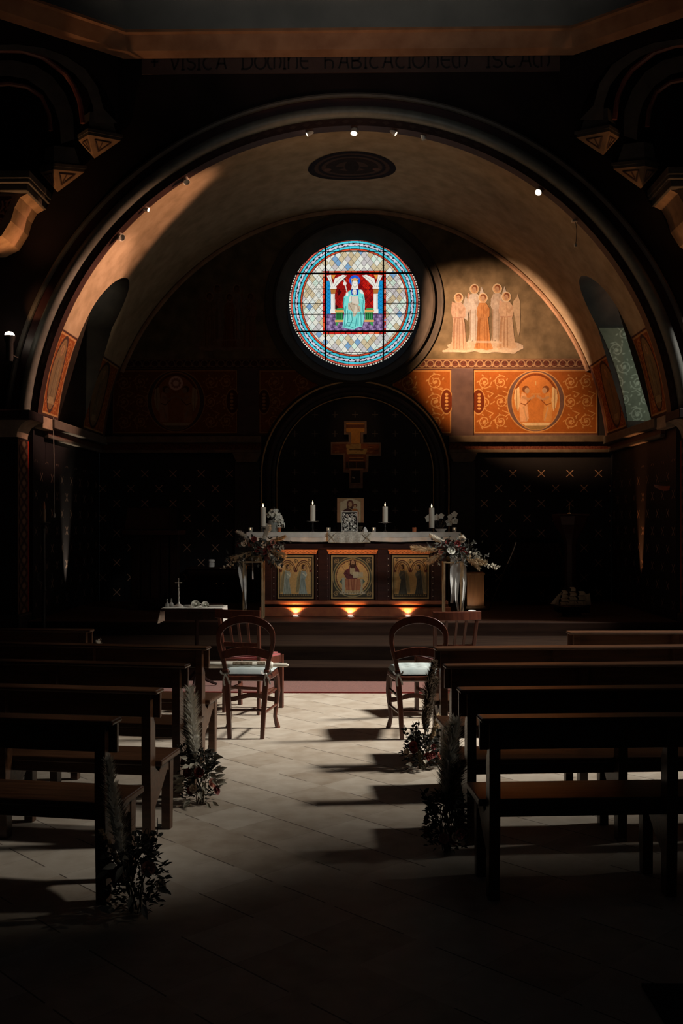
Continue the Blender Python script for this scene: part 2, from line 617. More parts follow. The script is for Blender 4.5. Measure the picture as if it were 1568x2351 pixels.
def spiral(c, cx, cy, r, col, w, turns=1.6, ph=0.0, hand=1, leaf=True, a=1.0):
    pts = []
    n = 34
    for i in range(n + 1):
        t = i / n
        rr = r * (1 - 0.78 * t)
        an = ph + hand * turns * 2 * PI * t
        pts.append((cx + rr * math.cos(an), cy + rr * math.sin(an)))
    c.line(pts, w, col, a)
    if leaf:
        c.ell(cx, cy, r * 0.27, r * 0.2, col, a, 0.6)
        for k in range(5):
            an = ph + hand * (0.7 + k * 1.25)
            c.ell(cx + r * 1.02 * math.cos(an), cy + r * 1.02 * math.sin(an), r * 0.2, r * 0.1, col, a * 0.9, an + 0.7)
            c.ell(cx + r * 0.55 * math.cos(an + .5), cy + r * 0.55 * math.sin(an + .5), r * 0.13, r * 0.07, col, a * 0.8, an)

# ================================================================== STRUCTURE
X_L, X_R = X0 - 3.651, X0 + 3.651
o = MB().bx(-6, 6, -2.5, 11.3, -0.1, 0).build('floor', floor_mat(), smooth=False)
structure(o)
o = MB().bx(-5.4, 5.4, 9.80, 10.27, 0.0, 0.155).bx(-5.4, 5.4, 10.25, 11.17, 0.0, 0.31).build('floor_steps', STEPW, smooth=False, bevel=0.012)
structure(o)
o = MB().bx(-5.4, 5.4, 11.15, 14.2, 0.0, Z_P).build('floor_platform', noisy('platform_boards', (0.022, 0.010, 0.007), (0.05, 0.024, 0.015), 3, 0.6, (0.5, 5, 5), spec=0.15), smooth=False, bevel=0.012)
structure(o)

# ---- nave walls outside the frame
for nm, x in (('wall_left', -6.0), ('wall_right', 6.0)):
    w = MB()
    if x < 0:
        w.bx(x - 0.1, x + 0.1, -2.5, 11.3, 0, 8.5)
    else:       # tall window opening that lets the daylight in
        w.bx(x - 0.1, x + 0.1, -2.5, 11.3, 0, 3.4).bx(x - 0.1, x + 0.1, -2.5, 3.0, 3.4, 8.5).bx(x - 0.1, x + 0.1, 11.0, 11.3, 3.4, 8.5).bx(x - 0.1, x + 0.1, 3.0, 11.0, 6.9, 8.5)
    w = w.build(nm, BLACKW, smooth=False)
    structure(w)

# ---- back wall with the round window opening
ZW = 4.72
XW = at(813, 694, Y_B).x
NR = 144
RW = 1.13
ringo, ringi = [], []
for k in range(NR):
    a = 2 * PI * k / NR
    dx, dz = math.cos(a), math.sin(a)
    # outer boundary: semicircle above springing, box below
    ox, oz = XW - X0, ZW - Z_S
    bb = ox * dx + oz * dz
    cc = ox * ox + oz * oz - (R_V + 0.06) ** 2
    t = -bb + math.sqrt(bb * bb - cc)
    if oz + t * dz < 0:
        t = 1e9
        if dx > 1e-6:
            t = min(t, (R_V + 0.06 - ox) / dx)
        if dx < -1e-6:
            t = min(t, (-R_V - 0.06 - ox) / dx)
        if dz < -1e-6:
            t = min(t, (0.3 - ZW) / dz)
    ringo.append((XW + t * dx, Y_B, ZW + t * dz))
    ringi.append((XW + RW * dx, Y_B, ZW + RW * dz))
ringo.append(ringo[0])
ringi.append(ringi[0])
WB = marks_mat('dark_stencilled_wall', (0.007, 0.006, 0.008), (0.013, 0.011, 0.013), (0.62, 0.36, 0.23), 0, 0.404, 0.424, 0.052, 0.008,
               at(1112, 1087, Y_B).x, at(1112, 1087, Y_B).z, True, False, 0.6, 2.36)
wall_back = MB().strip(ringo, ringi).build('wall_back', WB, smooth=False)
structure(wall_back)
# lunette plaster skin above the frieze
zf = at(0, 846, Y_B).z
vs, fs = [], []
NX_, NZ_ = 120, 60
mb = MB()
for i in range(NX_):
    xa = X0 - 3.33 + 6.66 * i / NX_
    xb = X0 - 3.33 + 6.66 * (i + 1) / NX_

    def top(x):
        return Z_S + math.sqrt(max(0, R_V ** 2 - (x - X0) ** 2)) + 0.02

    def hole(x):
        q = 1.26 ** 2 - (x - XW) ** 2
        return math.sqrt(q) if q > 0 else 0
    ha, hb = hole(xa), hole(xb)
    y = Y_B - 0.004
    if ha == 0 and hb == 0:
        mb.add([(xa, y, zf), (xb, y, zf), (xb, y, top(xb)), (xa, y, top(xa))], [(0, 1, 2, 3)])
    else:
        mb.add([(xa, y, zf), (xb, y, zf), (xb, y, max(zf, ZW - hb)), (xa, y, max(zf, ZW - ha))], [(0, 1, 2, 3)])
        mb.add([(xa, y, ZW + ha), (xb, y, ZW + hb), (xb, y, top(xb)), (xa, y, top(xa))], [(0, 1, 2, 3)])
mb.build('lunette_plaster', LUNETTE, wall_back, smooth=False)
# thin rib where vault meets the back wall
rib = MB().tube([(X0 + (R_V - 0.03) * math.cos(a), Y_B - 0.03, Z_S + (R_V - 0.03) * math.sin(a)) for a in [math.radians(21 + 138 * k / 80) for k in range(81)]], 0.035, 8)
rib.build('wall_rib', noisy('rib_paint', (0.16, 0.09, 0.05), (0.24, 0.14, 0.08), 8, 0.8), wall_back)


def revolve(prof, cx, cz, a0, a1, n, closed=True):
    """prof: (r, y) points swept round an axis along y through (cx, cz)"""
    b = MB()
    vs, fs = [], []
    m = len(prof)
    full = abs(a1 - a0 - 360) < 1e-6
    for k in range(n + (0 if full else 1)):
        a = math.radians(a0 + (a1 - a0) * k / n)
        for r, y in prof:
            vs.append((cx + r * math.cos(a), y, cz + r * math.sin(a)))
    cnt = n if full else n + 1
    for k in range(n):
        k2 = (k + 1) % cnt
        for i in range(m if closed else m - 1):
            fs.append((k * m + i, k * m + (i + 1) % m, k2 * m + (i + 1) % m, k2 * m + i))
    return b.add(vs, fs)


def circ(cr, cy, r, n=10):
    return [(cr + r * math.cos(2 * PI * k / n), cy + r * math.sin(2 * PI * k / n)) for k in range(n)]


# ---- round window: splayed surround, glass, leads and bars
YG = Y_B + 0.32
RG = 149.5 / FPX * YG
XG, ZG = at(813.5, 694.5, YG).x, at(813.5, 694.5, YG).z
SPL = noisy('dark_splay', (0.022, 0.018, 0.014), (0.035, 0.028, 0.022), 5, 0.9, spec=0.05)
sur = revolve([(1.16, Y_B - 0.02), (1.15, Y_B - 0.04), (1.12, Y_B - 0.04), (1.10, Y_B), (RG + 0.03, YG - 0.02), (RG + 0.03, YG + 0.1)], XW, ZW, 0, 360, 144, False)
RIM = noisy('window_rim_plaster', (0.018, 0.013, 0.008), (0.03, 0.022, 0.014), 5.0, 0.85)
win = sur.build('window_1', SPL)
structure(win, 'round stained glass window with a crowned seated figure')
revolve([(1.28, Y_B - 0.003), (1.272, Y_B - 0.02), (1.255, Y_B - 0.02), (1.25, Y_B - 0.01), (1.15, Y_B - 0.01), (1.15, Y_B - 0.003)], XW, ZW, 0, 360, 144, False).build('window_rim', RIM, win)
exec_glass = True


def make_glass():
    c = Canvas(-1.03, 1.03, -1.03, 1.03, 560, (0, 0, 0))
    X, Y = c.X, c.Y
    whites = [S(226, 226, 214), S(205, 188, 152), S(196, 190, 188), S(120, 160, 196), S(206, 226, 208), S(222, 220, 206), S(196, 176, 140), S(214, 222, 214)]

    def diamonds():
        a = X / 0.099 + Y / 0.1216
        b = X / 0.099 - Y / 0.1216
        ia, ib = np.floor(a).astype(int), np.floor(b).astype(int)
        rnd = np.random.RandomState(5)
        tab = rnd.choice(8, size=(80, 80), p=[.24, .14, .15, .07, .12, .12, .08, .08])
        k = tab[ia + 40, ib + 40]
        c.C[:] = np.array(whites)[k]
        fa, fb = np.abs(a - np.round(a)), np.abs(b - np.round(b))
        ln = np.clip(1 - np.minimum(fa, fb) / 0.05, 0, 1)
        c.C *= (1 - np.clip(ln * 1.6, 0, 1) * 0.93)[..., None]
    diamonds()
    rad = np.sqrt(X * X + Y * Y)
    ang = np.arctan2(Y, X)
    blk = np.array((0.004, 0.004, 0.004))

    def band(r0, r1, col, dark=None):
        m = (rad >= r0) & (rad < r1)
        cc = np.array(col)
        c.C[m] = cc * (0.85 + 0.3 * np.random.RandomState(3).rand(60)[(np.floor((ang[m] + PI) / (2 * PI) * 40)).astype(int)][:, None])
    band(0.80, 0.828, S(208, 74, 44))
    band(0.828, 0.868, S(70, 196, 214))
    band(0.868, 0.912, S(206, 196, 210))
    band(0.912, 0.948, S(74, 200, 218))
    band(0.948, 0.978, S(214, 92, 74))
    band(0.978, 1.0, S(214, 212, 196))
    c.C[rad >= 1.0] = 0.002
    # scroll pattern in the lavender ring
    m = (rad > 0.868) & (rad < 0.912)
    ph = ang * 34
    wv = 0.890 + 0.014 * np.sin(ph * 1.0)
    pat = (np.abs(rad - wv) > 0.012) & (np.sin(ph * 2 + 1) > -0.1)
    c.C[m & pat] = 0.006
    dots = (rad >= 0.978) & (np.sin(ang * 150) > 0.25)
    c.C[dots] = 0.01
    for r in (0.80, 0.828, 0.868, 0.912, 0.948, 0.978):
        c.C[np.abs(rad - r) < 0.0045] = 0.004
    for k in range(34):
        a = 2 * PI * (k + 0.5) / 34 + PI / 2
        c.line([(0.80 * math.cos(a), 0.80 * math.sin(a)), (0.978 * math.cos(a), 0.978 * math.sin(a))], 0.006, blk)
    # square frame of red blocks
    reds = [S(214, 60, 34), S(176, 26, 26), S(236, 138, 110), S(222, 84, 44), S(196, 40, 30)]
    rr = random.Random(3)
    c.rect(-0.487, 0.487, -0.487, 0.487, blk)
    n = 11
    for k in range(n):
        a, b = -0.48 + 0.96 * k / n, -0.48 + 0.96 * (k + 1) / n
        c.rect(a + .004, b - .004, 0.447, 0.481, rr.choice(reds))
        c.rect(a + .004, b - .004, -0.481, -0.447, rr.choice(reds))
        c.rect(-0.481, -0.447, a + .004, b - .004, rr.choice(reds))
        c.rect(0.447, 0.481, a + .004, b - .004, rr.choice(reds))

    def q(*pts):
        return [((740 + zx / 10.453 - 813.5) / 149.5, (694.5 - 560 - zy / 10.453) / 149.5) for zx, zy in pts]

    def P(col, *pts):
        c.poly(q(*pts), col)

    def Ln(w, col, *pts):
        c.line(q(*pts), w / 10.453 / 149.5, col)
    # backdrop: red curtain, blue panels, chequered floor
    P(S(150, 18, 16), (90, 735), (1475, 735), (1475, 1690), (90, 1690))
    rng = random.Random(9)
    for k in range(60):
        x, y = rng.uniform(320, 1210), rng.uniform(760, 1560)
        d = S(60, 8, 14) if x < 560 and rng.random() < .7 else rng.choice([S(190, 26, 18), S(120, 12, 14), S(205, 40, 22)])
        s_ = rng.uniform(40, 75)
        P(d, (x, y - s_), (x + s_ * .8, y), (x, y + s_), (x - s_ * .8, y))
    for k in range(-8, 16):
        Ln(5, S(70, 6, 8), (300 + k * 90, 760), (300 + k * 90 + 700, 1600))
        Ln(5, S(70, 6, 8), (300 + k * 90 + 400, 760), (300 + k * 90 - 300, 1600))
    for xa, xb in ((95, 205), (1330, 1470)):
        P(S(22, 140, 200), (xa, 880), (xb, 880), (xb, 1680), (xa, 1680))
        for k in range(9):
            Ln(6, S(8, 50, 80), (xa, 960 + k * 95), (xb, 1055 + k * 95))
            Ln(6, S(8, 50, 80), (xb, 960 + k * 95), (xa, 1055 + k * 95))
    P(S(122, 96, 140), (90, 1675), (1455, 1675), (1455, 2090), (80, 2090))
    for j in range(5):
        for i in range(17):
            y0, y1 = 1690 + j * 82, 1690 + (j + 1) * 82
            x = 80 + i * 84 + (j % 2) * 42
            P(S(160, 134, 176) if (i + j) % 2 else S(84, 62, 100), (x, y1), (x + 42, y0), (x + 84, y1))
    for j in range(6):
        Ln(5, blk, (90, 1690 + j * 82), (1455, 1690 + j * 82))
    # white columns with arches
    W1, W2, BR = S(232, 228, 218), S(196, 190, 178), S(176, 110, 50)
    for cx in (258, 1285):
        P(W1, (cx - 55, 1200), (cx + 45, 1200), (cx + 50, 1570), (cx - 55, 1570))
        P(W2, (cx + 10, 1215), (cx + 45, 1215), (cx + 48, 1565), (cx + 14, 1565))
        P(W1, (cx - 72, 1570), (cx + 62, 1570), (cx + 62, 1665), (cx - 72, 1665))
        P(BR, (cx - 66, 1085), (cx + 70, 1085), (cx + 48, 1195), (cx - 50, 1195))
        P(W1, (cx - 78, 1035), (cx + 82, 1035), (cx + 82, 1080), (cx - 78, 1080))
        for sgn in (-1, 1):
            e = 340 if (cx < 700) == (sgn > 0) else 160
            P(W1, (cx - 20 * sgn, 1035), (cx + 60 * sgn, 1035), (cx + e * 0.55 * sgn, 900), (cx + e * sgn, 760), (cx + (e - 110) * sgn, 740), (cx + 40 * sgn, 830), (cx + 2 * sgn, 960))
            Ln(7, S(90, 84, 74), (cx + 15 * sgn, 1030), (cx + e * 0.35 * sgn, 870), (cx + (e - 40) * sgn, 755))
            Ln(6, blk, (cx + 60 * sgn, 1035), (cx + e * 0.55 * sgn, 900), (cx + e * sgn, 760))
        P(S(216, 150, 60), (cx - 50, 745), (cx + 60, 745), (cx + 5, 850))
    # bench
    G1, G2, OC = S(60, 150, 84), S(24, 92, 48), S(224, 164, 92)
    for xa, xb in ((300, 520), (1010, 1240)):
        P(G1, (xa + 60, 1545), (xb - 30, 1545), (xb, 1600), (xa, 1600))
        P(OC, (xa, 1592), (xb, 1592), (xb, 1640), (xa, 1640))
        P(G1, (xa + 20, 1640), (xb - 20, 1640), (xb - 20, 1825), (xa + 20, 1825))
        for k in range(4):
            P(G2, (xa + 40 + k * 45, 1665), (xa + 65 + k * 45, 1665), (xa + 65 + k * 45, 1805), (xa + 40 + k * 45, 1805))
        P(OC, (xa, 1825), (xb, 1825), (xb, 1870), (xa, 1870))
    P(G1, (320, 1870), (400, 1870), (350, 1965), (320, 1965))
    P(G1, (1130, 1870), (1215, 1870), (1215, 1965), (1180, 1965))
    # seated figure
    T1, T2, T3 = S(120, 214, 206), S(70, 164, 164), S(168, 232, 226)
    c.ell(*q((778, 880))[0], 0.083, 0.083, S(20, 90, 214))
    P(T1, (640, 1120), (780, 1080), (930, 1110), (1000, 1220), (1025, 1400), (1010, 1720), (960, 2000), (860, 1990), (770, 2050), (640, 2040), (480, 2000), (530, 1700), (490, 1420), (520, 1260), (590, 1200))
    for pts in (((560, 1500), (545, 1760), (520, 2000)), ((600, 1600), (610, 1800), (560, 1980)), ((690, 1640), (720, 1820), (640, 1990)), ((640, 1640), (700, 1900)), ((820, 1780), (790, 1980)), ((860, 1700), (850, 1960)), ((920, 1640), (930, 1960)), ((950, 1400), (985, 1700)), ((520, 1300), (500, 1500), (560, 1700)), ((590, 1880), (760, 1900)), ((600, 1960), (750, 2020)), ((960, 1250), (1000, 1500))):
        Ln(16, T2, *pts)
        Ln(5, S(14, 50, 54), *[(x + 10, y) for x, y in pts])
    for pts in (((580, 1560), (575, 1900)), ((660, 1680), (690, 1860)), ((880, 1300), (970, 1330)), ((900, 1740), (900, 1930))):
        Ln(14, T3, *pts)
    P(W1, (890, 1090), (960, 1110), (1000, 1210), (900, 1180))
    P(W1, (700, 880), (780, 860), (860, 880), (850, 1000), (870, 1090), (780, 1120), (680, 1090), (710, 1000))
    P(S(236, 230, 218), (728, 900), (832, 900), (826, 990), (780, 1055), (735, 990))
    P(S(222, 160, 84), (700, 880), (690, 825), (735, 845), (780, 800), (825, 845), (872, 825), (860, 880))
    P(S(20, 60, 170), (690, 1100), (760, 1075), (870, 1090), (860, 1230), (700, 1230))
    c.ell(*q((772, 1155))[0], 0.034, 0.05, W1)
    P(S(210, 200, 184), (700, 1260), (860, 1255), (880, 1440), (850, 1480), (700, 1440))
    P(S(226, 218, 204), (640, 1390), (650, 1280), (690, 1210), (700, 1250), (680, 1380))
    P(S(190, 172, 148), (620, 1420), (700, 1400), (860, 1460), (920, 1520), (920, 1620), (830, 1650), (790, 1740), (740, 1740), (720, 1620), (620, 1560))
    P(S(214, 200, 178), (790, 1480), (840, 1500), (830, 1600), (770, 1730), (745, 1700), (770, 1560))
    for pts in (((640, 1440), (700, 1560), (740, 1620)), ((850, 1500), (890, 1610)), ((700, 1440), (780, 1460))):
        Ln(8, S(80, 66, 54), *pts)
    Lk = S(60, 54, 48)
    for pts in (((728, 900), (720, 960), (740, 1000), (780, 1055), (822, 1000), (842, 960), (832, 900)), ((700, 890), (690, 980), (712, 1060), (690, 1120)), ((862, 890), (872, 1000), (858, 1080), (890, 1110)), ((700, 1260), (690, 1380), (700, 1440)), ((860, 1255), (885, 1440)), ((740, 1120), (738, 1180), (772, 1240), (806, 1180), (806, 1120)), ((760, 950), (772, 950)), ((792, 950), (804, 950)), ((770, 1015), (794, 1015)), ((760, 1150), (768, 1150)), ((780, 1150), (788, 1150))):
        Ln(7, Lk, *pts)
    P(S(30, 26, 24), (708, 872), (728, 872), (724, 900), (712, 930))
    P(S(30, 26, 24), (836, 872), (856, 872), (850, 930), (838, 900))
    # sceptre and hand
    Ln(22, S(220, 214, 202), (520, 860), (560, 1020), (600, 1180))
    c.ell(*q((540, 950))[0], 0.026, 0.03, W1)
    c.ell(*q((595, 1210))[0], 0.02, 0.032, W1)
    for y in (1085, 1680):
        Ln(9, blk, (95, y), (1465, y + 5))
    c.grain(0.08, 4)
    c.C[rad >= 1.0] = 0.002
    c.mesh('stained_glass', lambda x, y: (XG + x * RG, YG + 0 * x, ZG + y * RG), SGLASS, win, rad <= 1.01)


make_glass()
BAR = noisy('leaded_iron', (0.003, 0.003, 0.003), (0.006, 0.006, 0.006), 9, 0.9, spec=0.05)
for k in range(2):
    b = MB()
    s_ = (-1, 1)[k]
    xx = XG + s_ * 0.445 * RG
    h = RG * math.sqrt(1 - 0.445 ** 2)
    b.bx(xx - 0.011, xx + 0.011, YG - 0.02, YG + 0.01, ZG - h, ZG + h)
    b.build('window_bar', BAR, win, False)
    b = MB()
    zz = ZG + s_ * 0.445 * RG
    b.bx(XG - h, XG + h, YG - 0.02, YG + 0.01, zz - 0.011, zz + 0.011)
    b.build('window_bar', BAR, win, False)
for zq in (0.21, -0.015, -0.18, 0.78, -0.77):
    h = RG * math.sqrt(1 - zq ** 2)
    x1 = RG * 0.45 if abs(zq) < 0.4 else 0
    b = MB()
    for sg in (-1, 1):
        b.bx(min(XG + sg * x1, XG + sg * h), max(XG + sg * x1, XG + sg * h), YG - 0.008, YG + 0.002, ZG + zq * RG - 0.004, ZG + zq * RG + 0.004)
    b.build('lead_line', BAR, win, False)

# ---- barrel vault with two side niches
YN, HN, ZN = 12.5, 0.52, 4.13
TH0, TH1 = math.asin((2.8 - Z_S) / R_V), math.asin((3.8 - Z_S) / R_V)


def th_top(y):
    z = ZN + math.sqrt(max(0, HN * HN - (y - YN) ** 2))
    return math.asin((z - Z_S) / R_V)


def vault_patch(ycols, lo, hi, n):
    b = MB()
    vs, fs = [], []
    for y in ycols:
        a, c = lo(y), hi(y)
        for k in range(n + 1):
            t = a + (c - a) * k / n
            vs.append((X0 - R_V * math.cos(t), y, Z_S + R_V * math.sin(t)))
    m = n + 1
    for i in range(len(ycols) - 1):
        for k in range(n):
            fs.append((i * m + k, i * m + k + 1, (i + 1) * m + k + 1, (i + 1) * m + k))
    return b.add(vs, fs)


def lin(a, b, n):
    return [a + (b - a) * k / n for k in range(n + 1)]


ncol = [YN - HN * math.cos(PI * k / 40) for k in range(41)]
mb = MB()
for ys, inn in ((lin(Y_A, YN - HN, 8), False), (ncol, True), (lin(YN + HN, Y_B, 12), False)):
    lo = (lambda y: th_top(y)) if inn else (lambda y: TH1)
    p = vault_patch(ys, lo, lambda y, lo=lo: PI - lo(y), 120)
    mb.add(p.v, p.f)
vault = mb.build('ceiling_vault', PLASTER, angle=80)
structure(vault)
RZONE = noisy('dim_red_paint', (0.05, 0.018, 0.012), (0.09, 0.03, 0.018), 7, 0.7)
for side, nm in ((-1, 'wall_apse_left'), (1, 'wall_apse_right')):
    b = MB()
    for ys in (lin(Y_A, YN - HN, 4), lin(YN + HN, Y_B, 6)):
        if side < 0:
            p = vault_patch(ys, lambda y: TH0, lambda y: TH1, 16)
        else:
            p = vault_patch(ys, lambda y: PI - TH1, lambda y: PI - TH0, 16)
        b.add(p.v, p.f)
    wa = b.build(nm, RZONE)
    structure(wa)
    xs = X0 + side * 3.651
    # lower wall
    b = MB()
    b.bx(min(xs, xs + side * 0.15), max(xs, xs + side * 0.15), Y_A + 0.1, Y_B, 0.3, 2.82)
    b.build('lower_wall', marks_mat('side_stencil_' + nm, (0.007, 0.006, 0.008), (0.013, 0.011, 0.013), (0.30, 0.20, 0.15), 1, 0.404, 0.424, 0.052, 0.008, 0.1, 1.9, True, False, 0.6, 2.3), wa, False)
    # niche reveal
    prof = [(YN - HN, 2.8), (YN - HN, ZN)] + [(YN - HN * math.cos(PI * k / 24), ZN + HN * math.sin(PI * k / 24)) for k in range(1, 24)] + [(YN + HN, ZN), (YN + HN, 2.8)]

    def vx(z):
        return X0 + side * math.sqrt(R_V ** 2 - (z - Z_S) ** 2)
    xo = X0 + side * 4.45
    A = [(vx(z), y, z) for y, z in prof]
    Bq = [(xo, y, z) for y, z in prof]
    b = MB().strip(A, Bq)
    b.build('niche_reveal', noisy('reveal_paint_' + nm, (0.022, 0.02, 0.018), (0.04, 0.036, 0.03), 6, 0.8), wa, smooth=True, angle=60)
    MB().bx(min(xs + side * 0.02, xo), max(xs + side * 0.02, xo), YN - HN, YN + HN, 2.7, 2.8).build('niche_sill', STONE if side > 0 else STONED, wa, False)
    MB().strip([(xo, y, z) for y, z in prof], [(xo, YN, z) for y, z in prof]).build('niche_back', BLACKW, wa, False)
    # string course
    b = MB()
    xa = xs - side * 0.11
    for (za, zb, pr) in ((2.69, 2.80, 0.13), (2.575, 2.62, 0.06)):
        b.bx(min(xs, xs - side * pr), max(xs, xs - side * pr), Y_A + 0.5, Y_B, za, zb)
    b.build('string_course', noisy('dim_string_stone', (0.06, 0.05, 0.042), (0.09, 0.075, 0.062), 9, 0.8), wa, False, bevel=0.01)
    b = MB().bx(min(xs, xs - side * 0.05), max(xs, xs - side * 0.05), Y_A + 0.5, Y_B, 2.62, 2.69)
    b.build('string_course_frieze', BROWNB, wa, False)

# window in the right-hand niche (its daylight falls on the far jamb)
w2 = MB()
w2.bx(X0 + 4.40, X0 + 4.44, YN - HN, YN + HN, 2.8, 2.86).bx(X0 + 4.40, X0 + 4.44, YN - 0.02, YN + 0.02, 2.8, 4.6).bx(X0 + 4.40, X0 + 4.44, YN - HN, YN + HN, 3.7, 3.74)
w2o = w2.build('window_2', IRON, smooth=False)
structure(w2o)
pr = [(YN - HN + 0.01, 2.86), (YN - HN + 0.01, ZN)] + [(YN - (HN - .01) * math.cos(PI * k / 24), ZN + (HN - .01) * math.sin(PI * k / 24)) for k in range(1, 24)] + [(YN + HN - 0.01, ZN), (YN + HN - 0.01, 2.86)]
MB().prism(pr, 'x', X0 + 4.42, X0 + 4.43).build('window_pane', glow('daylit_pane', (0.86, 0.94, 0.84), 1.6), w2o, False)

# ---- arch wall in front of the apse
A0 = 5.6


def arch_xz(r, a):
    return (X0 + r * math.cos(math.radians(a)), Z_S + r * math.sin(math.radians(a)))


ang = [A0 + (180 - 2 * A0) * k / 90 for k in range(91)]
inner = [(*arch_xz(3.94, a)[:1], Y_A, arch_xz(3.94, a)[1]) for a in ang]
outer = []
for a in ang:
    d = (math.cos(math.radians(a)), math.sin(math.radians(a)))
    t = 1e9
    if d[1] > 1e-6:
        t = min(t, (8.5 - Z_S) / d[1])
    if abs(d[0]) > 1e-6:
        t = min(t, 6.0 / abs(d[0]))
    outer.append((X0 + t * d[0], Y_A, Z_S + t * d[1]))
wf = MB().strip(inner, outer)
wf.bx(-6.1, X0 - 3.72, Y_A, Y_A + 0.15, 0, 2.85).bx(X0 + 3.72, 6.1, Y_A, Y_A + 0.15, 0, 2.85)
wall_front = wf.build('wall_arch', noisy('black_arch_wall', (0.009, 0.006, 0.006), (0.018, 0.011, 0.011), 2, 0.8, spec=0.1), smooth=False)
structure(wall_front)
ra = math.radians
revolve([(R_V - 0.012, Y_A + 0.14), (R_V - 0.012, Y_A - 0.02), (3.655, Y_A - 0.02), (3.655, Y_A + 0.14)], X0, Z_S, A0, 180 - A0, 120).build('arch_inner_band', noisy('dark_brown_band', (0.022, 0.010, 0.009), (0.035, 0.016, 0.013), 8, 0.6, spec=0.2), wall_front, angle=60)
revolve([(3.65, Y_A), (3.65, Y_A - 0.005), (3.94, Y_A - 0.005), (3.94, Y_A)], X0, Z_S, A0, 180 - A0, 120).build('arch_fascia', noisy('oxblood_fascia', (0.022, 0.008, 0.009), (0.04, 0.013, 0.013), 4, 0.4, spec=0.4), wall_front, angle=60)
revolve(circ(3.725, Y_A - 0.02, 0.068, 12), X0, Z_S, A0, 180 - A0, 120).build('arch_roll_moulding', ROLL, wall_front)
revolve(circ(3.915, Y_A - 0.02, 0.03, 8), X0, Z_S, A0, 180 - A0, 120).build('arch_outer_moulding', noisy('grey_outer_moulding', (0.055, 0.05, 0.045), (0.08, 0.072, 0.062), 9, 0.6), wall_front)
b = MB()
for k in range(70):          # painted lozenges on the inner band
    a = 8 + 164 * k / 69
    pts = []
    for da, dr in ((-0.7, 0), (0, 0.022), (0.7, 0), (0, -0.022)):
        q_ = arch_xz(3.62 + dr, a + da)
        pts.append((q_[0], q_[1]))
    b.prism(pts, 'y', Y_A - 0.023, Y_A - 0.0205)
b.build('painted_lozenges', noisy('lozenge_paint', (0.032, 0.015, 0.012), (0.042, 0.02, 0.015), 9, 0.7), wall_front, False)

# imposts and piers
for side in (-1, 1):
    def sx(a, b_):
        return (min(a, b_), max(a, b_))
    xi = X0 + side * 3.545      # inner face of the impost
    pier = MB()
    xa, xb = sx(X0 + side * 3.70, X0 + side * 3.955)
    pier.bx(xa, xb, 10.93, 11.32, Z_P if False else 0.31, 2.52)
    po = pier.build('column_left' if side < 0 else 'column_right', BLACKW, smooth=False)
    structure(po)
    # lattice-painted inner face
    c = Canvas(10.94, 11.31, 0.5, 2.5, 60, S(92, 72, 60))
    for j in range(-1, 15):
        z = 0.5 + j * 0.145
        for sg in (-1, 1):
            c.line([(10.94 + 0.2 + sg * 0.16 * math.sin(PI * t / 8), z + 0.29 * t / 8) for t in range(9)], 0.035, S(58, 40, 36))
        c.ell(11.14, z + 0.0725, 0.05, 0.03, S(120, 96, 80))
    c.rect(11.27, 11.31, 0.5, 2.5, S(150, 46, 28))
    c.grain(0.25, 8)
    c.mesh('lattice_painting', lambda x, y: (X0 + side * 3.698 + 0 * x, x, y), PAINT, po)
    b = MB()
    prof = [(0, 2.52)] + [(0.17 * (1 - math.cos(PI / 2 * k / 8)), 2.52 + 0.19 * math.sin(PI / 2 * k / 8)) for k in range(1, 9)] + [(-0.3, 2.71), (-0.3, 2.52)]
    poly = [(X0 + side * (3.71 - px_), z) for px_, z in prof]
    b.prism(poly, 'y', 10.93, 11.32)
    b.build('capital', STONE, po, smooth=False)
    xa, xb = sx(xi, X0 + side * 4.2)
    MB().bx(xa, xb, 10.86, 11.36, 2.71, 2.815).build('abacus', BLACKW, po, False, 0.01)
    xa, xb = sx(xi + side * 0.005, X0 + side * 3.8)
    MB().bx(xa, xb, 11.36, 11.72, 2.66, 2.80).build('impost_return', STONE, po, False, 0.01)
    MB().bx(*sx(X0 + side * 3.66, X0 + side * 4.0), 10.88, 11.34, 0.31, 0.56).build('base', STONED, po, False, 0.02)

# cornice and drum above the arch
xl, xr = at(278, 110, 11.05).x, at(1322, 108, 11.05).x
XC = (xl + xr) / 2
PH = math.radians(40)
eL, eR = Vector((-math.cos(PH), -math.sin(PH), 0)), Vector((math.cos(PH), -math.sin(PH), 0))


def cpath(off, z):
    """cornice line: off = how far into the room from the wall octagon"""
    yb = 11.17 - off
    k = off * math.tan(PH / 2)
    return [Vector((xl - 0.0 + k, yb, z)) + eL * 4.0, Vector((xl + k, yb, z)), Vector((xr - k, yb, z)), Vector((xr - k, yb, z)) + eR * 4.0]


cor = MB()
lines = [cpath(0.0, 6.80), cpath(0.05, 6.82), cpath(0.10, 6.84), cpath(0.16, 6.99), cpath(0.20, 7.0), cpath(0.20, 7.03), cpath(0.0, 7.06)]
for a, b_ in zip(lines[:-1], lines[1:]):
    cor.strip(a, b_)
co_ = cor.build('trim_cornice', CORNICE, smooth=False)
structure(co_)
dr = MB()
dl = [cpath(0.02, 7.05), cpath(0.03, 7.6), cpath(0.25, 8.6)]
for a, b_ in zip(dl[:-1], dl[1:]):
    dr.strip(a, b_)
structure(dr.build('ceiling_drum', DRUM, smooth=False))
spot('drum_fill', (0, 5.2, 5.4), (0.0, 11.2, 8.1), 130, (1.0, 0.97, 0.90), 60, 1.0, 0.6)  # added fill standing in for daylight bounced around the drum

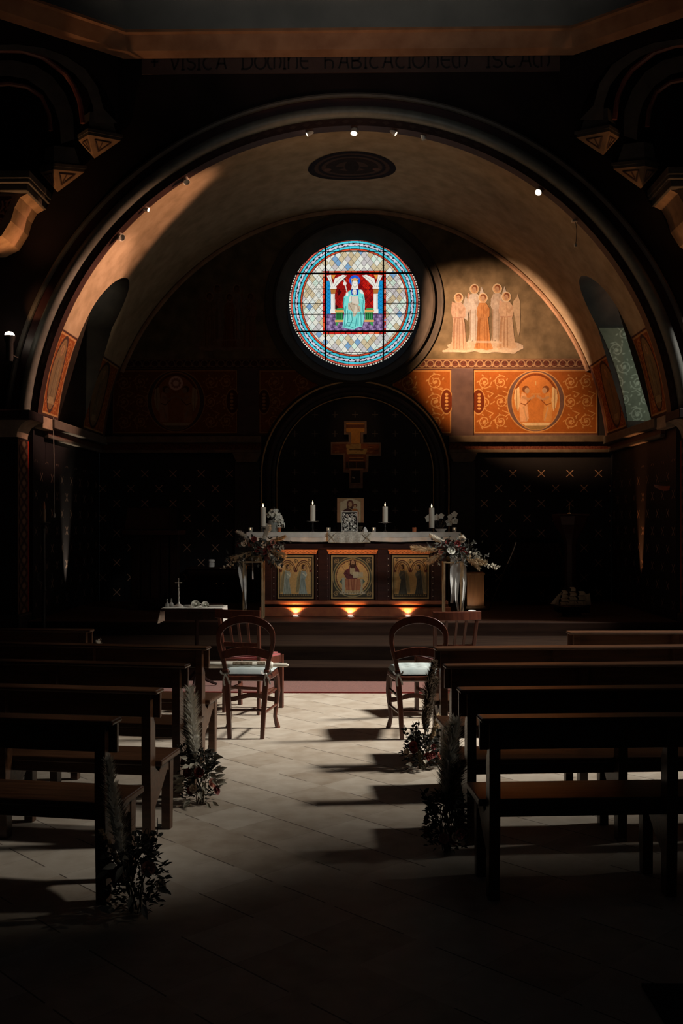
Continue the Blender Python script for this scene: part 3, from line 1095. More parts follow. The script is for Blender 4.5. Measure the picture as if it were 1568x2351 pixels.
# inscription band on the arch wall
band = MB().bx(xl + 0.2, xr - 0.15, Y_A - 0.012, Y_A, at(800, 168, Y_A).z, at(800, 121, Y_A).z)
band.build('inscription_band', noisy('inscription_ground', (0.05, 0.028, 0.025), (0.07, 0.04, 0.034), 5, 0.8), wall_front, False)


def arc(cx, cy, rx, ry, a0, a1, n=12):
    return [(cx + rx * math.cos(ra(a0 + (a1 - a0) * k / n)), cy + ry * math.sin(ra(a0 + (a1 - a0) * k / n))) for k in range(n + 1)]


GLY = {
    'V': (0.7, [[(0.0, 0.95), (0.12, 1.0), (0.22, 0.7), (0.36, 0.0)], [(0.36, 0.0), (0.55, 0.5), (0.62, 1.0)]]),
    'I': (0.28, [[(0.14, 0), (0.14, 1)], [(0.04, 1), (0.24, 1)], [(0.04, 0), (0.24, 0)]]),
    'S': (0.6, [arc(0.3, 0.75, 0.2, 0.25, 30, 270) + arc(0.3, 0.25, 0.23, 0.25, 90, -150)]),
    'T': (0.7, [[(0.02, 0.93), (0.64, 1.0)], arc(0.38, 0.42, 0.28, 0.42, 100, 310)]),
    'A': (0.75, [[(0.06, 0.05), (0.12, 0.0), (0.22, 0.4), (0.3, 0.85), (0.42, 1.0), (0.55, 0.9), (0.58, 0.4), (0.66, 0.0)], [(0.2, 0.4), (0.58, 0.4)]]),
    'D': (0.8, [[(0.12, 0), (0.12, 1)], [(0.02, 1), (0.3, 1)] + arc(0.3, 0.5, 0.4, 0.5, 90, -90) + [(0.02, 0)]]),
    'O': (0.8, [arc(0.38, 0.5, 0.34, 0.5, 0, 360, 24)]),
    'M': (0.9, [arc(0.25, 0.5, 0.22, 0.5, 60, 290), [(0.42, 0.0), (0.42, 1.0)], arc(0.58, 0.5, 0.24, 0.5, 120, -60)]),
    'N': (0.75, [[(0.1, 0), (0.1, 1)], arc(0.36, 0.55, 0.26, 0.4, 180, 0) + [(0.62, 0.1), (0.54, 0.0)]]),
    'E': (0.65, [arc(0.36, 0.5, 0.3, 0.5, 55, 305), [(0.1, 0.52), (0.54, 0.52)]]),
    'H': (0.75, [[(0.1, 0), (0.1, 1)], [(0.1, 0.5), (0.3, 0.62), (0.52, 0.5), (0.56, 0.2), (0.5, 0)]]),
    'B': (0.7, [[(0.1, 0), (0.1, 1)], [(0.1, 1)] + arc(0.28, 0.76, 0.24, 0.24, 90, -90) + [(0.1, 0.52)], [(0.1, 0.52)] + arc(0.3, 0.26, 0.3, 0.26, 90, -90) + [(0.1, 0)]]),
    '+': (0.6, [[(0.28, 0.2), (0.28, 0.9)], [(0.04, 0.55), (0.52, 0.55)]]),
}
LETT = noisy('black_lettering', (0.004, 0.003, 0.003), (0.008, 0.005, 0.005), 9, 0.5)
for word, pa, pb in (('+', 345, 366), ('VISITA', 385, 523), ('DOMINE', 553, 712), ('HABITATIONEM', 742, 1075), ('ISTAM', 1115, 1265)):
    p0, p1 = at(pa, 159, Y_A - 0.014), at(pb, 126, Y_A - 0.014)
    tot = sum(GLY[ch][0] for ch in word)
    sx_ = (p1.x - p0.x) / tot
    hz = (at(700, 126, Y_A).z - at(700, 159, Y_A).z)
    b = MB()
    cx = p0.x
    for ch in word:
        w_, strokes = GLY[ch]
        for st in strokes:
            b.tube([(cx + x * sx_, Y_A - 0.014, at(700, 159, Y_A).z + z * hz) for x, z in st], 0.014, 4, flat=(1, 0.15))
        cx += w_ * sx_
    b.build('inscription_word', LETT, wall_front, False)

# squinches: diagonal walls with nested arches on corbels
def diag(px, py, back=0.0):
    """photo point on the left diagonal wall plane"""
    u = (px - 784.0) / FPX
    k = (u * math.cos(YAW) - math.sin(YAW)) / (math.cos(YAW) + u * math.sin(YAW))
    p0x, p0y = xl - back * math.sin(PH) * 0.6, 11.17 + back * math.cos(PH)
    t = (p0x - k * p0y) / (math.cos(PH) - k * math.sin(PH))
    d = p0y - t * math.sin(PH)
    q_ = at(px, py, d)
    return q_


def mir(p):
    return Vector((2 * XC - p[0], p[1], p[2]))


for side in (-1, 1):
    fx = (lambda p: Vector(p)) if side < 0 else mir
    nm = 'wall_squinch_left' if side < 0 else 'wall_squinch_right'
    O1 = [(270, 283), (262, 250), (240, 205), (205, 160), (150, 126), (100, 108), (40, 100), (-40, 102), (-140, 140)]
    A = [fx(diag(x, y)) for x, y in O1]
    top_ = [fx(Vector((p.x, p.y, 6.82))) for p in [diag(x, y) for x, y in O1]]
    sq = MB().strip(A, top_).build(nm, BLACKW, smooth=False)
    structure(sq)
    I1 = [(216, 283), (214, 245), (200, 205), (172, 170), (130, 140), (90, 124), (40, 115), (-40, 117), (-140, 155)]
    MB().strip([fx(diag(x, y)) for x, y in O1[:1] + [(238, 250), (224, 200), (195, 158), (150, 128), (100, 110), (40, 102), (-40, 104), (-140, 142)]], [fx(diag(x, y)) for x, y in I1]).build('arch_voussoirs', noisy('grey_voussoir_' + nm, (0.06, 0.055, 0.05), (0.09, 0.08, 0.07), 8, 0.8), sq, False)
    R1 = [(190, 283), (186, 250), (182, 230), (168, 196), (150, 170), (100, 132), (50, 116), (0, 115), (-60, 128), (-140, 170)]
    MB().tube([fx(diag(x, y, 0.05)) for x, y in R1], 0.028, 8).build('arch_red_roll', noisy('red_roll_' + nm, (0.10, 0.03, 0.025), (0.14, 0.045, 0.035), 8, 0.5), sq)
    I2 = [(170, 320), (168, 262), (150, 215), (120, 175), (80, 150), (30, 138), (-60, 140), (-140, 190)]
    I2b = [(140, 330), (137, 285), (125, 245), (100, 208), (62, 182), (20, 174), (-60, 178), (-140, 220)]
    MB().strip([fx(diag(x, y, 0.25)) for x, y in I2], [fx(diag(x, y, 0.25)) for x, y in I2b]).build('inner_arch_voussoirs', noisy('inner_voussoir_' + nm, (0.045, 0.042, 0.04), (0.07, 0.062, 0.056), 8, 0.8), sq, False)
    R2 = [(116, 300), (112, 262), (95, 222), (62, 199), (20, 192), (-40, 196), (-120, 230)]
    MB().tube([fx(diag(x, y, 0.3)) for x, y in R2], 0.026, 8).build('inner_arch_red_roll', noisy('inner_red_roll_' + nm, (0.08, 0.03, 0.025), (0.11, 0.04, 0.03), 8, 0.5), sq)
    CORB = noisy('corbel_stone_' + nm, (0.22, 0.13, 0.075), (0.32, 0.19, 0.11), 9, 0.85, spec=0.1)
    CORG = noisy('corbel_grey_' + nm, (0.07, 0.058, 0.048), (0.10, 0.082, 0.068), 9, 0.85, spec=0.1)
    CORM = noisy('corbel_pattern_' + nm, (0.08, 0.04, 0.03), (0.11, 0.06, 0.04), 9, 0.8)
    for (Lp, Np, Rp, Ap, zt) in (((178, 312), (202, 297), (282, 316), (217, 364), 0.11), ((90, 396), (122, 377), (199, 388), (132, 441), 0.11)):
        R_ = at(Rp[0], Rp[1], 11.17)
        z = R_.z
        N_ = at(Np[0], Np[1], (z - EYE) / ((HOR - Np[1]) / FPX))
        L_ = at(Lp[0], Lp[1], min(11.18, (z - EYE) / ((HOR - Lp[1]) / FPX)))
        B_ = Vector((L_.x + 0.05, 11.19, z))
        ap = at(Ap[0], Ap[1], 11.18)
        quad = [fx(Vector((p.x, p.y, z))) for p in (L_, N_, R_, B_)]
        b = MB()
        up = [q_ + Vector((0, 0, 0.035)) for q_ in quad]
        ce = sum(quad, Vector()) / 4
        ins = [ce + (q_ - ce) * 0.93 - Vector((0, 0, 0.035)) for q_ in quad]
        ins0 = [ce + (q_ - ce) * 0.93 for q_ in quad]
        b.add(up + quad, [(0, 1, 2, 3), (0, 4, 5, 1), (1, 5, 6, 2), (2, 6, 7, 3), (3, 7, 4, 0), (7, 6, 5, 4)])
        b.add(ins0 + ins, [(0, 4, 5, 1), (1, 5, 6, 2), (2, 6, 7, 3), (3, 7, 4, 0), (7, 6, 5, 4)])
        b.build('corbel_abacus', CORG, sq, False)
        b = MB()
        b.add(ins + [fx(ap)], [(0, 4, 1), (1, 4, 2), (2, 4, 3), (3, 4, 0)])
        b.build('corbel', CORB, sq, False)
        # painted triangles on the two lower faces
        b = MB()
        for (i, j) in ((0, 1), (1, 2)):
            cen = (ins[i] + ins[j] + fx(ap)) / 3
            tri = [cen + (p - cen) * 0.5 for p in (ins[i], ins[j], fx(ap))]
            nrm = (tri[1] - tri[0]).cross(tri[2] - tri[0]).normalized()
            if nrm.z > 0:
                nrm = -nrm
            tri = [p + nrm * 0.004 for p in tri]
            for a_, c_ in ((0, 1), (1, 2), (2, 0)):
                b.tube([tri[a_], tri[c_]], 0.008, 4)
            b.tube([(tri[0] + tri[1]) / 2, tri[2]], 0.007, 4)
        b.build('corbel_painting', CORM, sq, False)
        # block of grey stone the arch rises from
        cz = quad[1] + (quad[2] - quad[1]) * 0.1
        b = MB()
        base = [ce + (q_ - ce) * 0.8 + Vector((0, 0, 0.035)) for q_ in quad]
        tp = [ce + (q_ - ce) * 0.6 + Vector((0, 0, 0.24)) for q_ in quad]
        b.add(base + tp, [(0, 1, 5, 4), (1, 2, 6, 5), (2, 3, 7, 6), (3, 0, 4, 7), (4, 5, 6, 7)])
        b.build('springing_block', noisy('springing_grey_' + nm, (0.07, 0.062, 0.055), (0.10, 0.09, 0.08), 8, 0.8), sq, False)
    # large scrolled console nearest the frame edge
    zt = at(110, 470, 11.15).z
    xr_ = at(112, 470, 11.1).x
    b = MB()

    def bxm(x0, x1, y0, y1, z0, z1):
        if side > 0:
            x0, x1 = 2 * XC - x1, 2 * XC - x0
        b.bx(x0, x1, y0, y1, z0, z1)
    bxm(xr_ - 1.2, xr_, 10.45, 11.19, zt + 0.06, zt + 0.14)
    bxm(xr_ - 1.2, xr_ - 0.015, 10.47, 11.19, zt + 0.02, zt + 0.06)
    bxm(xr_ - 1.2, xr_ - 0.05, 10.52, 11.19, zt - 0.05, zt + 0.02)
    b.build('console_abacus', CORG, sq, False, 0.008)
    prof = [(xr_ - 0.08, zt - 0.05), (xr_ - 0.16, zt - 0.09), (xr_ - 0.22, zt - 0.2), (xr_ - 0.26, zt - 0.34), (xr_ - 0.36, zt - 0.5), (xr_ - 0.52, zt - 0.58), (xr_ - 1.2, zt - 0.6), (xr_ - 1.2, zt - 0.05)]
    if side > 0:
        prof = [(2 * XC - x, z) for x, z in prof]
    MB().prism(prof, 'y', 10.62, 11.19).build('console', CORB, sq, False)
    c = Canvas(0, 0.62, 0, 0.46, 90, S(70, 34, 30))
    for (x, y, r, h) in ((.13, .33, .10, 1), (.37, .36, .09, -1), (.16, .12, .10, -1), (.42, .18, .11, 1), (.55, .36, .07, 1)):
        spiral(c, x, y, r, S(170, 112, 78), 0.016, 1.4, 0.5, h)
    x_ = xr_ - 0.80 if side < 0 else 2 * XC - xr_ + 0.80
    c.mesh('console_painting', lambda x, y: (x_ - side * x if side < 0 else x_ - x, 10.615 + 0 * x, zt - 0.54 + y), PAINT, sq, c.X < 0.40 + 0.45 * np.clip(c.Y - 0.08, 0, 0.34))

# ================================================================== WALL PAINTINGS
Wc, Oc, Pc = (0.74, 0.68, 0.60), (0.64, 0.30, 0.11), (0.72, 0.47, 0.33)
SK, HALO, HAIR = (0.60, 0.38, 0.24), (0.78, 0.50, 0.26), (0.26, 0.09, 0.035)


def mural_group(name, conv, flip, k, seed):
    """five robed winged figures on a cloud; conv: zoom point -> wall"""
    c = Canvas(0, 1568, 0, 1411, 300, (0.2, 0.15, 0.09))

    def Q(pts):
        return [(x, 1411 - y) for x, y in pts]

    def fig(hx, hy, hem, w, col, wing=(1, 1), belt=None, skirt=1.0):
        col2 = tuple(v * f_ for v, f_ in zip(col, (0.66, 0.54, 0.44)))
        col3 = tuple(min(1, v * 1.14) for v in col)
        wg = tuple(v * 0.92 for v in Wc)
        if wing[0]:
            c.poly(Q([(hx - 40, hy + 110), (hx - 120, hy + 60), (hx - 140, hy + 250), (hx - 100, hy + 420), (hx - 60, hy + 300)]), Pc)
        if wing[1]:
            c.poly(Q([(hx + 70, hy + 140), (hx + 130, hy - 60), (hx + 190, hy + 120), (hx + 170, hy + 420), (hx + 90, hy + 360)]), wg)
        c.ell(hx, 1411 - hy, 88, 92, HALO)
        c.ell(hx, 1411 - hy, 88, 92, (0.88, 0.76, 0.56), inner=0.86)
        c.poly(Q([(hx - 70, hy + 85), (hx + 60, hy + 85), (hx + w * .62, hy + 180), (hx + w * .62, hy + 330), (hx + w * .5, hy + 360), (hx - w * .5, hy + 360), (hx - w * .62, hy + 300), (hx - w * .55, hy + 170)]), col)
        c.poly(Q([(hx - w * .5, hy + 350), (hx + w * .5, hy + 350), (hx + w * .72 * skirt, hem - 120), (hx + w * .95 * skirt, hem), (hx + w * .3, hem + 25), (hx - w * .2, hem - 5), (hx - w * .6, hem + 30), (hx - w * .85 * skirt, hem), (hx - w * .62 * skirt, hem - 150)]), col)
        rr = random.Random(seed + int(hx))
        for _ in range(9):
            a = rr.uniform(-.45, .45)
            e = a * 1.5 * skirt
            c.line(Q([(hx + a * w, hy + 370), (hx + (a + e) / 2 * w, (hy + hem) / 2), (hx + e * w, hem - 10)]), rr.uniform(8, 18), rr.choice([col2, col2, col3]), 0.85)
        for _ in range(4):
            a = rr.uniform(-.4, .4)
            c.line(Q([(hx + a * w, hy + 130), (hx + a * w * 1.2, hy + 340)]), 9, rr.choice([col2, col3]), 0.75)
        c.ell(hx + 4, 1411 - hy + 14, 50, 56, HAIR)
        c.ell(hx - 4, 1411 - hy - 10, 38, 52, SK)
        c.ell(hx - 18, 1411 - hy + 0, 7, 4, HAIR, .7)
        c.ell(hx + 12, 1411 - hy + 0, 7, 4, HAIR, .7)
        c.line(Q([(hx - 3, hy + 5), (hx - 6, hy + 22)]), 5, HAIR, .4)
        c.line(Q([(hx - 14, hy + 34), (hx + 10, hy + 34)]), 5, HAIR, .6)
        if belt:
            c.line(Q([(hx - w * .5, hy + 352), (hx, hy + 362), (hx + w * .5, hy + 345)]), 13, belt, .8)
        # praying arms
        c.line(Q([(hx - w * .5, hy + 190), (hx - w * .15, hy + 270), (hx + 5, hy + 200)]), 40, col3, .6)
        c.line(Q([(hx + w * .5, hy + 190), (hx + w * .2, hy + 275), (hx + 5, hy + 200)]), 40, col2, .45)
    fig(620, 190, 1120, 190, Wc, (1, 1), None, .7)
    fig(1030, 185, 1120, 200, (0.62, 0.52, 0.42), (0, 1), None, .7)
    cl = Q([(40, 1300), (150, 1240), (120, 1190), (260, 1130), (520, 1130), (700, 1110), (920, 1120), (1100, 1120), (1400, 1150), (1500, 1200), (1500, 1260), (1400, 1310), (1340, 1350), (1180, 1345), (1080, 1310), (960, 1310), (880, 1345), (720, 1335), (600, 1295), (420, 1325), (200, 1320)])
    fig(335, 345, 1270, 200, (0.72, 0.50, 0.36), (1, 1), (0.45, 0.22, 0.14))
    fig(1195, 330, 1240, 210, (0.66, 0.47, 0.31), (1, 0), (0.45, 0.22, 0.14))
    c.poly(Q([(1310, 420), (1380, 330), (1395, 260), (1445, 420), (1450, 700), (1440, 950), (1410, 1070), (1370, 850), (1330, 650)]), (0.62, 0.47, 0.31))
    # cloud drawn round the feet
    c2 = Canvas(0, 1568, 0, 1411, 300, (0, 0, 0))
    c2.poly(cl, (1, 1, 1))
    put = c2.A & ~c.A
    c.C[put] = (0.70, 0.56, 0.42)
    c.A |= put
    fig(775, 350, 1260, 190, Oc, (0, 0), (0.55, 0.25, 0.10), 1.0)
    c.line(Q([(60, 1300), (300, 1300), (480, 1310), (640, 1280), (820, 1320), (1000, 1300), (1200, 1320), (1400, 1280)]), 45, (0.78, 0.64, 0.49), .8)
    c.line(Q([(500, 1140), (700, 1135), (1000, 1140), (1100, 1150)]), 36, (0.76, 0.64, 0.50), .6)
    c.grain(0.28, seed)
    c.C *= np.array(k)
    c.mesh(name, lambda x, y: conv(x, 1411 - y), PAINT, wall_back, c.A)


def conv_r(zx, zy):
    p0, p1 = at(1010, 640, Y_B), at(1210, 820, Y_B)
    return p0.x + (p1.x - p0.x) * zx / 1568, Y_B - 0.008 + 0 * zx, p0.z + (p1.z - p0.z) * zy / 1411


def conv_l(zx, zy):
    p0, p1 = at(612, 640, Y_B), at(440, 815, Y_B)
    return p0.x + (p1.x - p0.x) * zx / 1568, Y_B - 0.008 + 0 * zx, p0.z + (p1.z - p0.z) * zy / 1411


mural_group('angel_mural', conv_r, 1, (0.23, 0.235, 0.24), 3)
mural_group('angel_mural', conv_l, -1, (0.11, 0.085, 0.075), 11)  # left group darkened in its paint, standing in for the unlit side

ORANGE, DORANGE, LORANGE, MAU = (0.46, 0.135, 0.026), (0.20, 0.036, 0.010), (0.80, 0.42, 0.16), (0.20, 0.115, 0.105)


def wallmap(pxa, pya, pxb, pyb, off=0.006):
    a, b = at(pxa, pya, Y_B), at(pxb, pyb, Y_B)
    return lambda x, y: (a.x + (b.x - a.x) * (x - pxa) / (pxb - pxa), Y_B - off + 0 * x, b.z + (a.z - b.z) * (y - (-pyb)) / (pyb - pya))


def rinceaux(c, x0, x1, y0, y1, cols, rows, w, col):
    for i in range(cols):
        for j in range(rows):
            cx = x0 + (x1 - x0) * (i + .5) / cols
            cy = y0 + (y1 - y0) * (j + .5) / rows
            r = 0.42 * min((x1 - x0) / cols, (y1 - y0) / rows)
            spiral(c, cx, cy, r, col, w, 1.5, PI / 2 * (j % 2) + i, 1 if (i + j) % 2 else -1)
            if j < rows - 1:
                c.line([(cx + r * .7, cy + r * .7), (cx + r * 1.3, cy + r * 1.2), (cx + r * .3, cy + r * 1.6)], w, col)


def panel(name, pxa, pxb, medal, flip, seed, dim=1.0, cut=None):
    """orange painted panel between the frieze and the string course (pixel frame of the photo as its drawing board)"""
    c = Canvas(pxa, pxb, -1000, -846, int((pxb - pxa) * 1.5), MAU)
    c.rect(pxa + 2, pxb - 2, -995, -850, ORANGE)
    for (a, b) in (((pxa + 3, -852), (pxb - 3, -852)), ((pxa + 3, -993), (pxb - 3, -993)), ((pxa + 3, -852), (pxa + 3, -993)), ((pxb - 3, -852), (pxb - 3, -993))):
        c.line([a, b], 2.0, LORANGE)
    if medal:
        rinceaux(c, pxa + 8, medal - 62, -990, -855, 2, 3, 2.0, LORANGE)
        rinceaux(c, medal + 62, pxb - 8, -990, -855, 2, 3, 2.0, LORANGE)
        s_ = 1 if flip > 0 else -1
        ex = pxa + 12 if flip > 0 else pxb - 12
        c.ell(ex, -922, 16, 30, DORANGE)
        c.ell(ex, -922, 16, 30, LORANGE, inner=0.9)
        for k in range(-2, 3):
            c.ell(ex + 2 * s_, -922 + k * 8, 4, 3, LORANGE)
        c.ell(medal, -921, 67, 71, LORANGE)
        c.ell(medal, -921, 65, 69, MAU)
        c.ell(medal, -921, 55.5, 67, LORANGE)
        c.ell(medal, -921, 54, 65, (0.72, 0.27, 0.07))
        for k in range(40):
            a = PI * (0.1 + 0.8 * k / 39)
            c.ell(medal + 50 * math.cos(a), -921 + 61 * math.sin(a), 3, 3, DORANGE, .7)
        for sg in (-1, 1):
            x = lambda v: medal + sg * v
            c.poly([(x(48), -895), (x(38), -888), (x(36), -920), (x(40), -945), (x(46), -935), (x(50), -915)], (0.95, 0.70, 0.42))
            c.line([(x(44), -895), (x(43), -940)], 2, (0.5, 0.3, 0.15))
            c.poly([(x(32), -900), (x(22), -905), (x(20), -925), (x(16), -960), (x(20), -968), (x(36), -968), (x(38), -930)], (0.92, 0.52, 0.30) if sg < 0 else (0.80, 0.38, 0.12))
            c.line([(x(28), -912), (x(16), -918), (x(4), -910)], 6, (0.64, 0.36, 0.20))
            c.line([(x(34), -926), (x(24), -930), (x(12), -918)], 2, (0.3, 0.09, 0.03))
            c.line([(x(28), -935), (x(20), -966)], 3, (0.70, 0.44, 0.26))
            c.ell(x(23), -894, 8, 8, HAIR)
            c.ell(x(20), -897, 5.5, 6.5, SK)
        c.line([(medal - 10, -905), (medal + 10, -905)], 2, (0.7, 0.45, 0.2))
        c.line([(medal, -876), (medal, -884)], 2, (0.8, 0.55, 0.25))
        c.poly([(medal - 34, -970), (medal + 34, -970), (medal + 30, -976), (medal + 8, -979), (medal - 24, -977)], (0.95, 0.72, 0.46))
        c.poly([(medal - 30, -977), (medal + 30, -977), (medal + 12, -986), (medal - 12, -986)], (0.40, 0.27, 0.12))
    else:
        rinceaux(c, pxa + 6, pxb - 6, -990, -855, 2, 3, 2.0, LORANGE)
        s_ = 1 if flip > 0 else -1
        ex = pxb - 12 if flip > 0 else pxa + 12
        c.ell(ex, -922, 15, 30, DORANGE)
        c.ell(ex, -922, 15, 30, LORANGE, inner=0.9)
        for k in range(-2, 3):
            c.ell(ex, -922 + k * 8, 4, 3, LORANGE)
    c.grain(0.22, seed)
    c.C *= dim * 0.27  # dim puts the shade of the left side into the panel colour
    m = None
    if cut is not None:
        cx, cy, r = cut
        m = ((c.X - cx) ** 2 + (c.Y - cy) ** 2 > r * r) & ((c.X - 813) ** 2 + (c.Y + 697) ** 2 > 204 ** 2)
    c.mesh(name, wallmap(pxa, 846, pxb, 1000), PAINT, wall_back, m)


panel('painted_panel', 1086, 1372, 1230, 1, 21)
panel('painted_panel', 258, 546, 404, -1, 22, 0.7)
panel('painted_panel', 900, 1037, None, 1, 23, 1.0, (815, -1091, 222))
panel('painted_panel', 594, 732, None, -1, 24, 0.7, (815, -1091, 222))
# the small disc above the left medallion
c = Canvas(385, 424, -900, -862, 50, MAU)
c.ell(404, -880, 16, 16, (0.35, 0.22, 0.2))
for k in range(10):
    a = k * PI / 5
    c.ell(404 + 9 * math.cos(a), -880 + 9 * math.sin(a), 3, 3, (0.16, 0.08, 0.07))
c.mesh('painted_disc', wallmap(385, 862, 424, 900, 0.01), PAINT, wall_back, (c.X - 404) ** 2 + (c.Y + 880) ** 2 < 17 ** 2)

# ornamental frieze under the lunette
for pa, pb, dim in ((940, 1352, 1.0), (270, 700, 0.7)):  # left frieze colour dimmed to stand in for shade
    c = Canvas(pa, pb, -847, -824, int((pb - pa) * 1.6), (0.13, 0.05, 0.035))
    c.line([(pa, -825.5), (pb, -825.5)], 2, (0.4, 0.24, 0.13))
    c.line([(pa, -845), (pb, -845)], 2, (0.4, 0.24, 0.13))
    n = int((pb - pa) / 19)
    for k in range(n):
        x = pa + 10 + k * 19
        c.ell(x, -835, 9, 8, (0.46, 0.29, 0.17), inner=0.78)
        c.ell(x, -834, 4.5, 4, (0.10, 0.03, 0.02))
        for dx, dy in ((-3, -2), (3, -2), (0, 3)):
            c.ell(x + dx, -835 + dy, 2.6, 2.2, (0.18, 0.06, 0.04))
        c.ell(x + 9.5, -839, 2, 3, (0.46, 0.29, 0.17))
    c.grain(0.2, 31)
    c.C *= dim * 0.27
    cutm = (c.X - 813) ** 2 + (c.Y + 697) ** 2 > 207 ** 2
    c.mesh('ornamental_frieze', wallmap(pa, 824, pb, 847, 0.01), PAINT, wall_back, cutm)

WSTR = noisy('dim_wall_string', (0.075, 0.055, 0.04), (0.11, 0.08, 0.058), 9, 0.85, spec=0.05)
# mauve flat pilasters, string course, blind arch round the cross
for pa, pb in ((1037, 1087), (546, 594)):
    a, b = at(pa, 846, Y_B), at(pb, 1003, Y_B)
    MB().bx(a.x, b.x, Y_B - 0.012, Y_B, b.z, a.z).build('flat_pilaster', MAUVE, wall_back, False)
for pa, pb in ((1030, 1500), (130, 600)):
    xa, xb = at(pa, 1000, Y_B).x, at(pb, 1000, Y_B).x
    xa, xb = max(xa, X0 - 3.64), min(xb, X0 + 3.64)
    MB().bx(xa, xb, Y_B - 0.10, Y_B, at(0, 1018, Y_B).z, at(0, 1003, Y_B).z).build('string_course', WSTR, wall_back, False, 0.008)
    MB().bx(xa, xb, Y_B - 0.04, Y_B, at(0, 1034, Y_B).z, at(0, 1018, Y_B).z).build('string_course_frieze', noisy('red_string_frieze', (0.04, 0.008, 0.006), (0.12, 0.04, 0.025), 38, 0.85, spec=0.05), wall_back, False)
    MB().bx(xa, xb, Y_B - 0.07, Y_B, at(0, 1041, Y_B).z, at(0, 1034, Y_B).z).build('string_course_lip', WSTR, wall_back, False, 0.006)
for pa, pb, side in ((1030, 1095, 1), (535, 600, -1)):     # slim pilasters beside the blind arch
    xa, xb = at(pa, 1040, Y_B).x, at(pb, 1040, Y_B).x
    MB().bx(xa + 0.03, xb - 0.03, Y_B - 0.05, Y_B, Z_P, at(0, 1060, Y_B).z).build('pilaster', STONED, wall_back, False, 0.006)
    MB().prism([(xa, at(0, 1041, Y_B).z), (xb, at(0, 1041, Y_B).z), (xb - 0.06, at(0, 1062, Y_B).z), (xa + 0.06, at(0, 1062, Y_B).z)], 'y', Y_B - 0.09, Y_B).build('pilaster_capital', WSTR, wall_back, False)
ax_, az_ = at(815, 1091, Y_B).x, at(815, 1091, Y_B).z
pp = [(ax_ + 1.12 * math.cos(ra(180 - 180 * k / 40)), az_ + 1.12 * math.sin(ra(180 - 180 * k / 40))) for k in range(41)]
pp = [(ax_ - 1.12, Z_P)] + pp + [(ax_ + 1.12, Z_P)]
NICH = marks_mat('niche_stencil', (0.008, 0.007, 0.008), (0.014, 0.011, 0.012), (0.17, 0.135, 0.1), 0, 0.286, 0.273, 0.043, 0.006, at(815, 952, Y_B).x, at(815, 952, Y_B).z, False, True, 0.6)
MB().prism(pp, 'y', Y_B - 0.012, Y_B - 0.002).build('niche_panel', NICH, wall_back, False)


def arch_line(r, rad, y, mat, nm):
    pts = [(ax_ - r, y, Z_P)] + [(ax_ + r * math.cos(ra(180 - 180 * k / 60)), y, az_ + r * math.sin(ra(180 - 180 * k / 60))) for k in range(61)] + [(ax_ + r, y, Z_P)]
    MB().tube(pts, rad, 8).build(nm, mat, wall_back)


arch_line(1.335, 0.013, Y_B - 0.02, GOLDP, 'niche_gold_line')
arch_line(1.115, 0.008, Y_B - 0.02, GOLDP, 'niche_gold_line')
arch_line(1.23, 0.045, Y_B - 0.01, STONED, 'niche_arch_moulding')
arch_line(1.17, 0.03, Y_B - 0.02, STONED, 'niche_arch_moulding')

# side-wall paintings on the springing of the vault
for side in (-1, 1):
    par = bpy.data.objects['wall_apse_left' if side < 0 else 'wall_apse_right']
    for (ya, yb, sd) in ((Y_A + 0.15, YN - HN - 0.04, 41), (YN + HN + 0.06, Y_B - 0.15, 42)):
        w_ = yb - ya
        c = Canvas(0, w_, 0, 0.98, 150, (0.34, 0.10, 0.03))
        rinceaux(c, 0.02, w_ - .02, 0.05, 0.93, 2 if w_ < .9 else 4, 4, 0.012, (0.52, 0.24, 0.09))
        for a, b in (((0.01, 0.95), (w_ - .01, 0.95)), ((0.01, 0.04), (w_ - .01, 0.04)), ((0.01, .04), (.01, .95)), ((w_ - .01, .04), (w_ - .01, .95))):
            c.line([a, b], 0.02, (0.6, 0.36, 0.16))
        c.rect(0, w_, 0.965, 0.98, (0.08, 0.045, 0.04))
        c.rect(0, w_, 0, 0.03, (0.08, 0.045, 0.04))
        cx = w_ * .42
        c.ell(cx, 0.5, w_ * .34, 0.45, (0.085, 0.05, 0.045))
        c.ell(cx, 0.5, w_ * .29, 0.41, (0.30, 0.20, 0.10))
        c.ell(cx, 0.78, 0.05, 0.06, (0.5, 0.3, 0.16))
        c.ell(cx, 0.775, 0.028, 0.04, (0.36, 0.22, 0.13))
        c.poly([(cx - .08, .70), (cx + .08, .70), (cx + .1, .45), (cx + .13, .2), (cx - .14, .2), (cx - .1, .45)], (0.26, 0.20, 0.12))
        c.line([(cx - .03, .66), (cx - .05, .22)], 0.02, (0.16, 0.12, 0.07))
        c.line([(cx + .05, .6), (cx + .07, .22)], 0.02, (0.34, 0.28, 0.16))
        c.poly([(cx - .12, .16), (cx + .12, .16), (cx + .08, .24), (cx - .09, .24)], (0.42, 0.32, 0.18))
        c.grain(0.3, sd)
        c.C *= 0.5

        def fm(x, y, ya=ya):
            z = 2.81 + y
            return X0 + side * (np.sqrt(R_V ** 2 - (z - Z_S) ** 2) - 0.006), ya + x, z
        c.mesh('painted_panel', fm, PAINT, par)

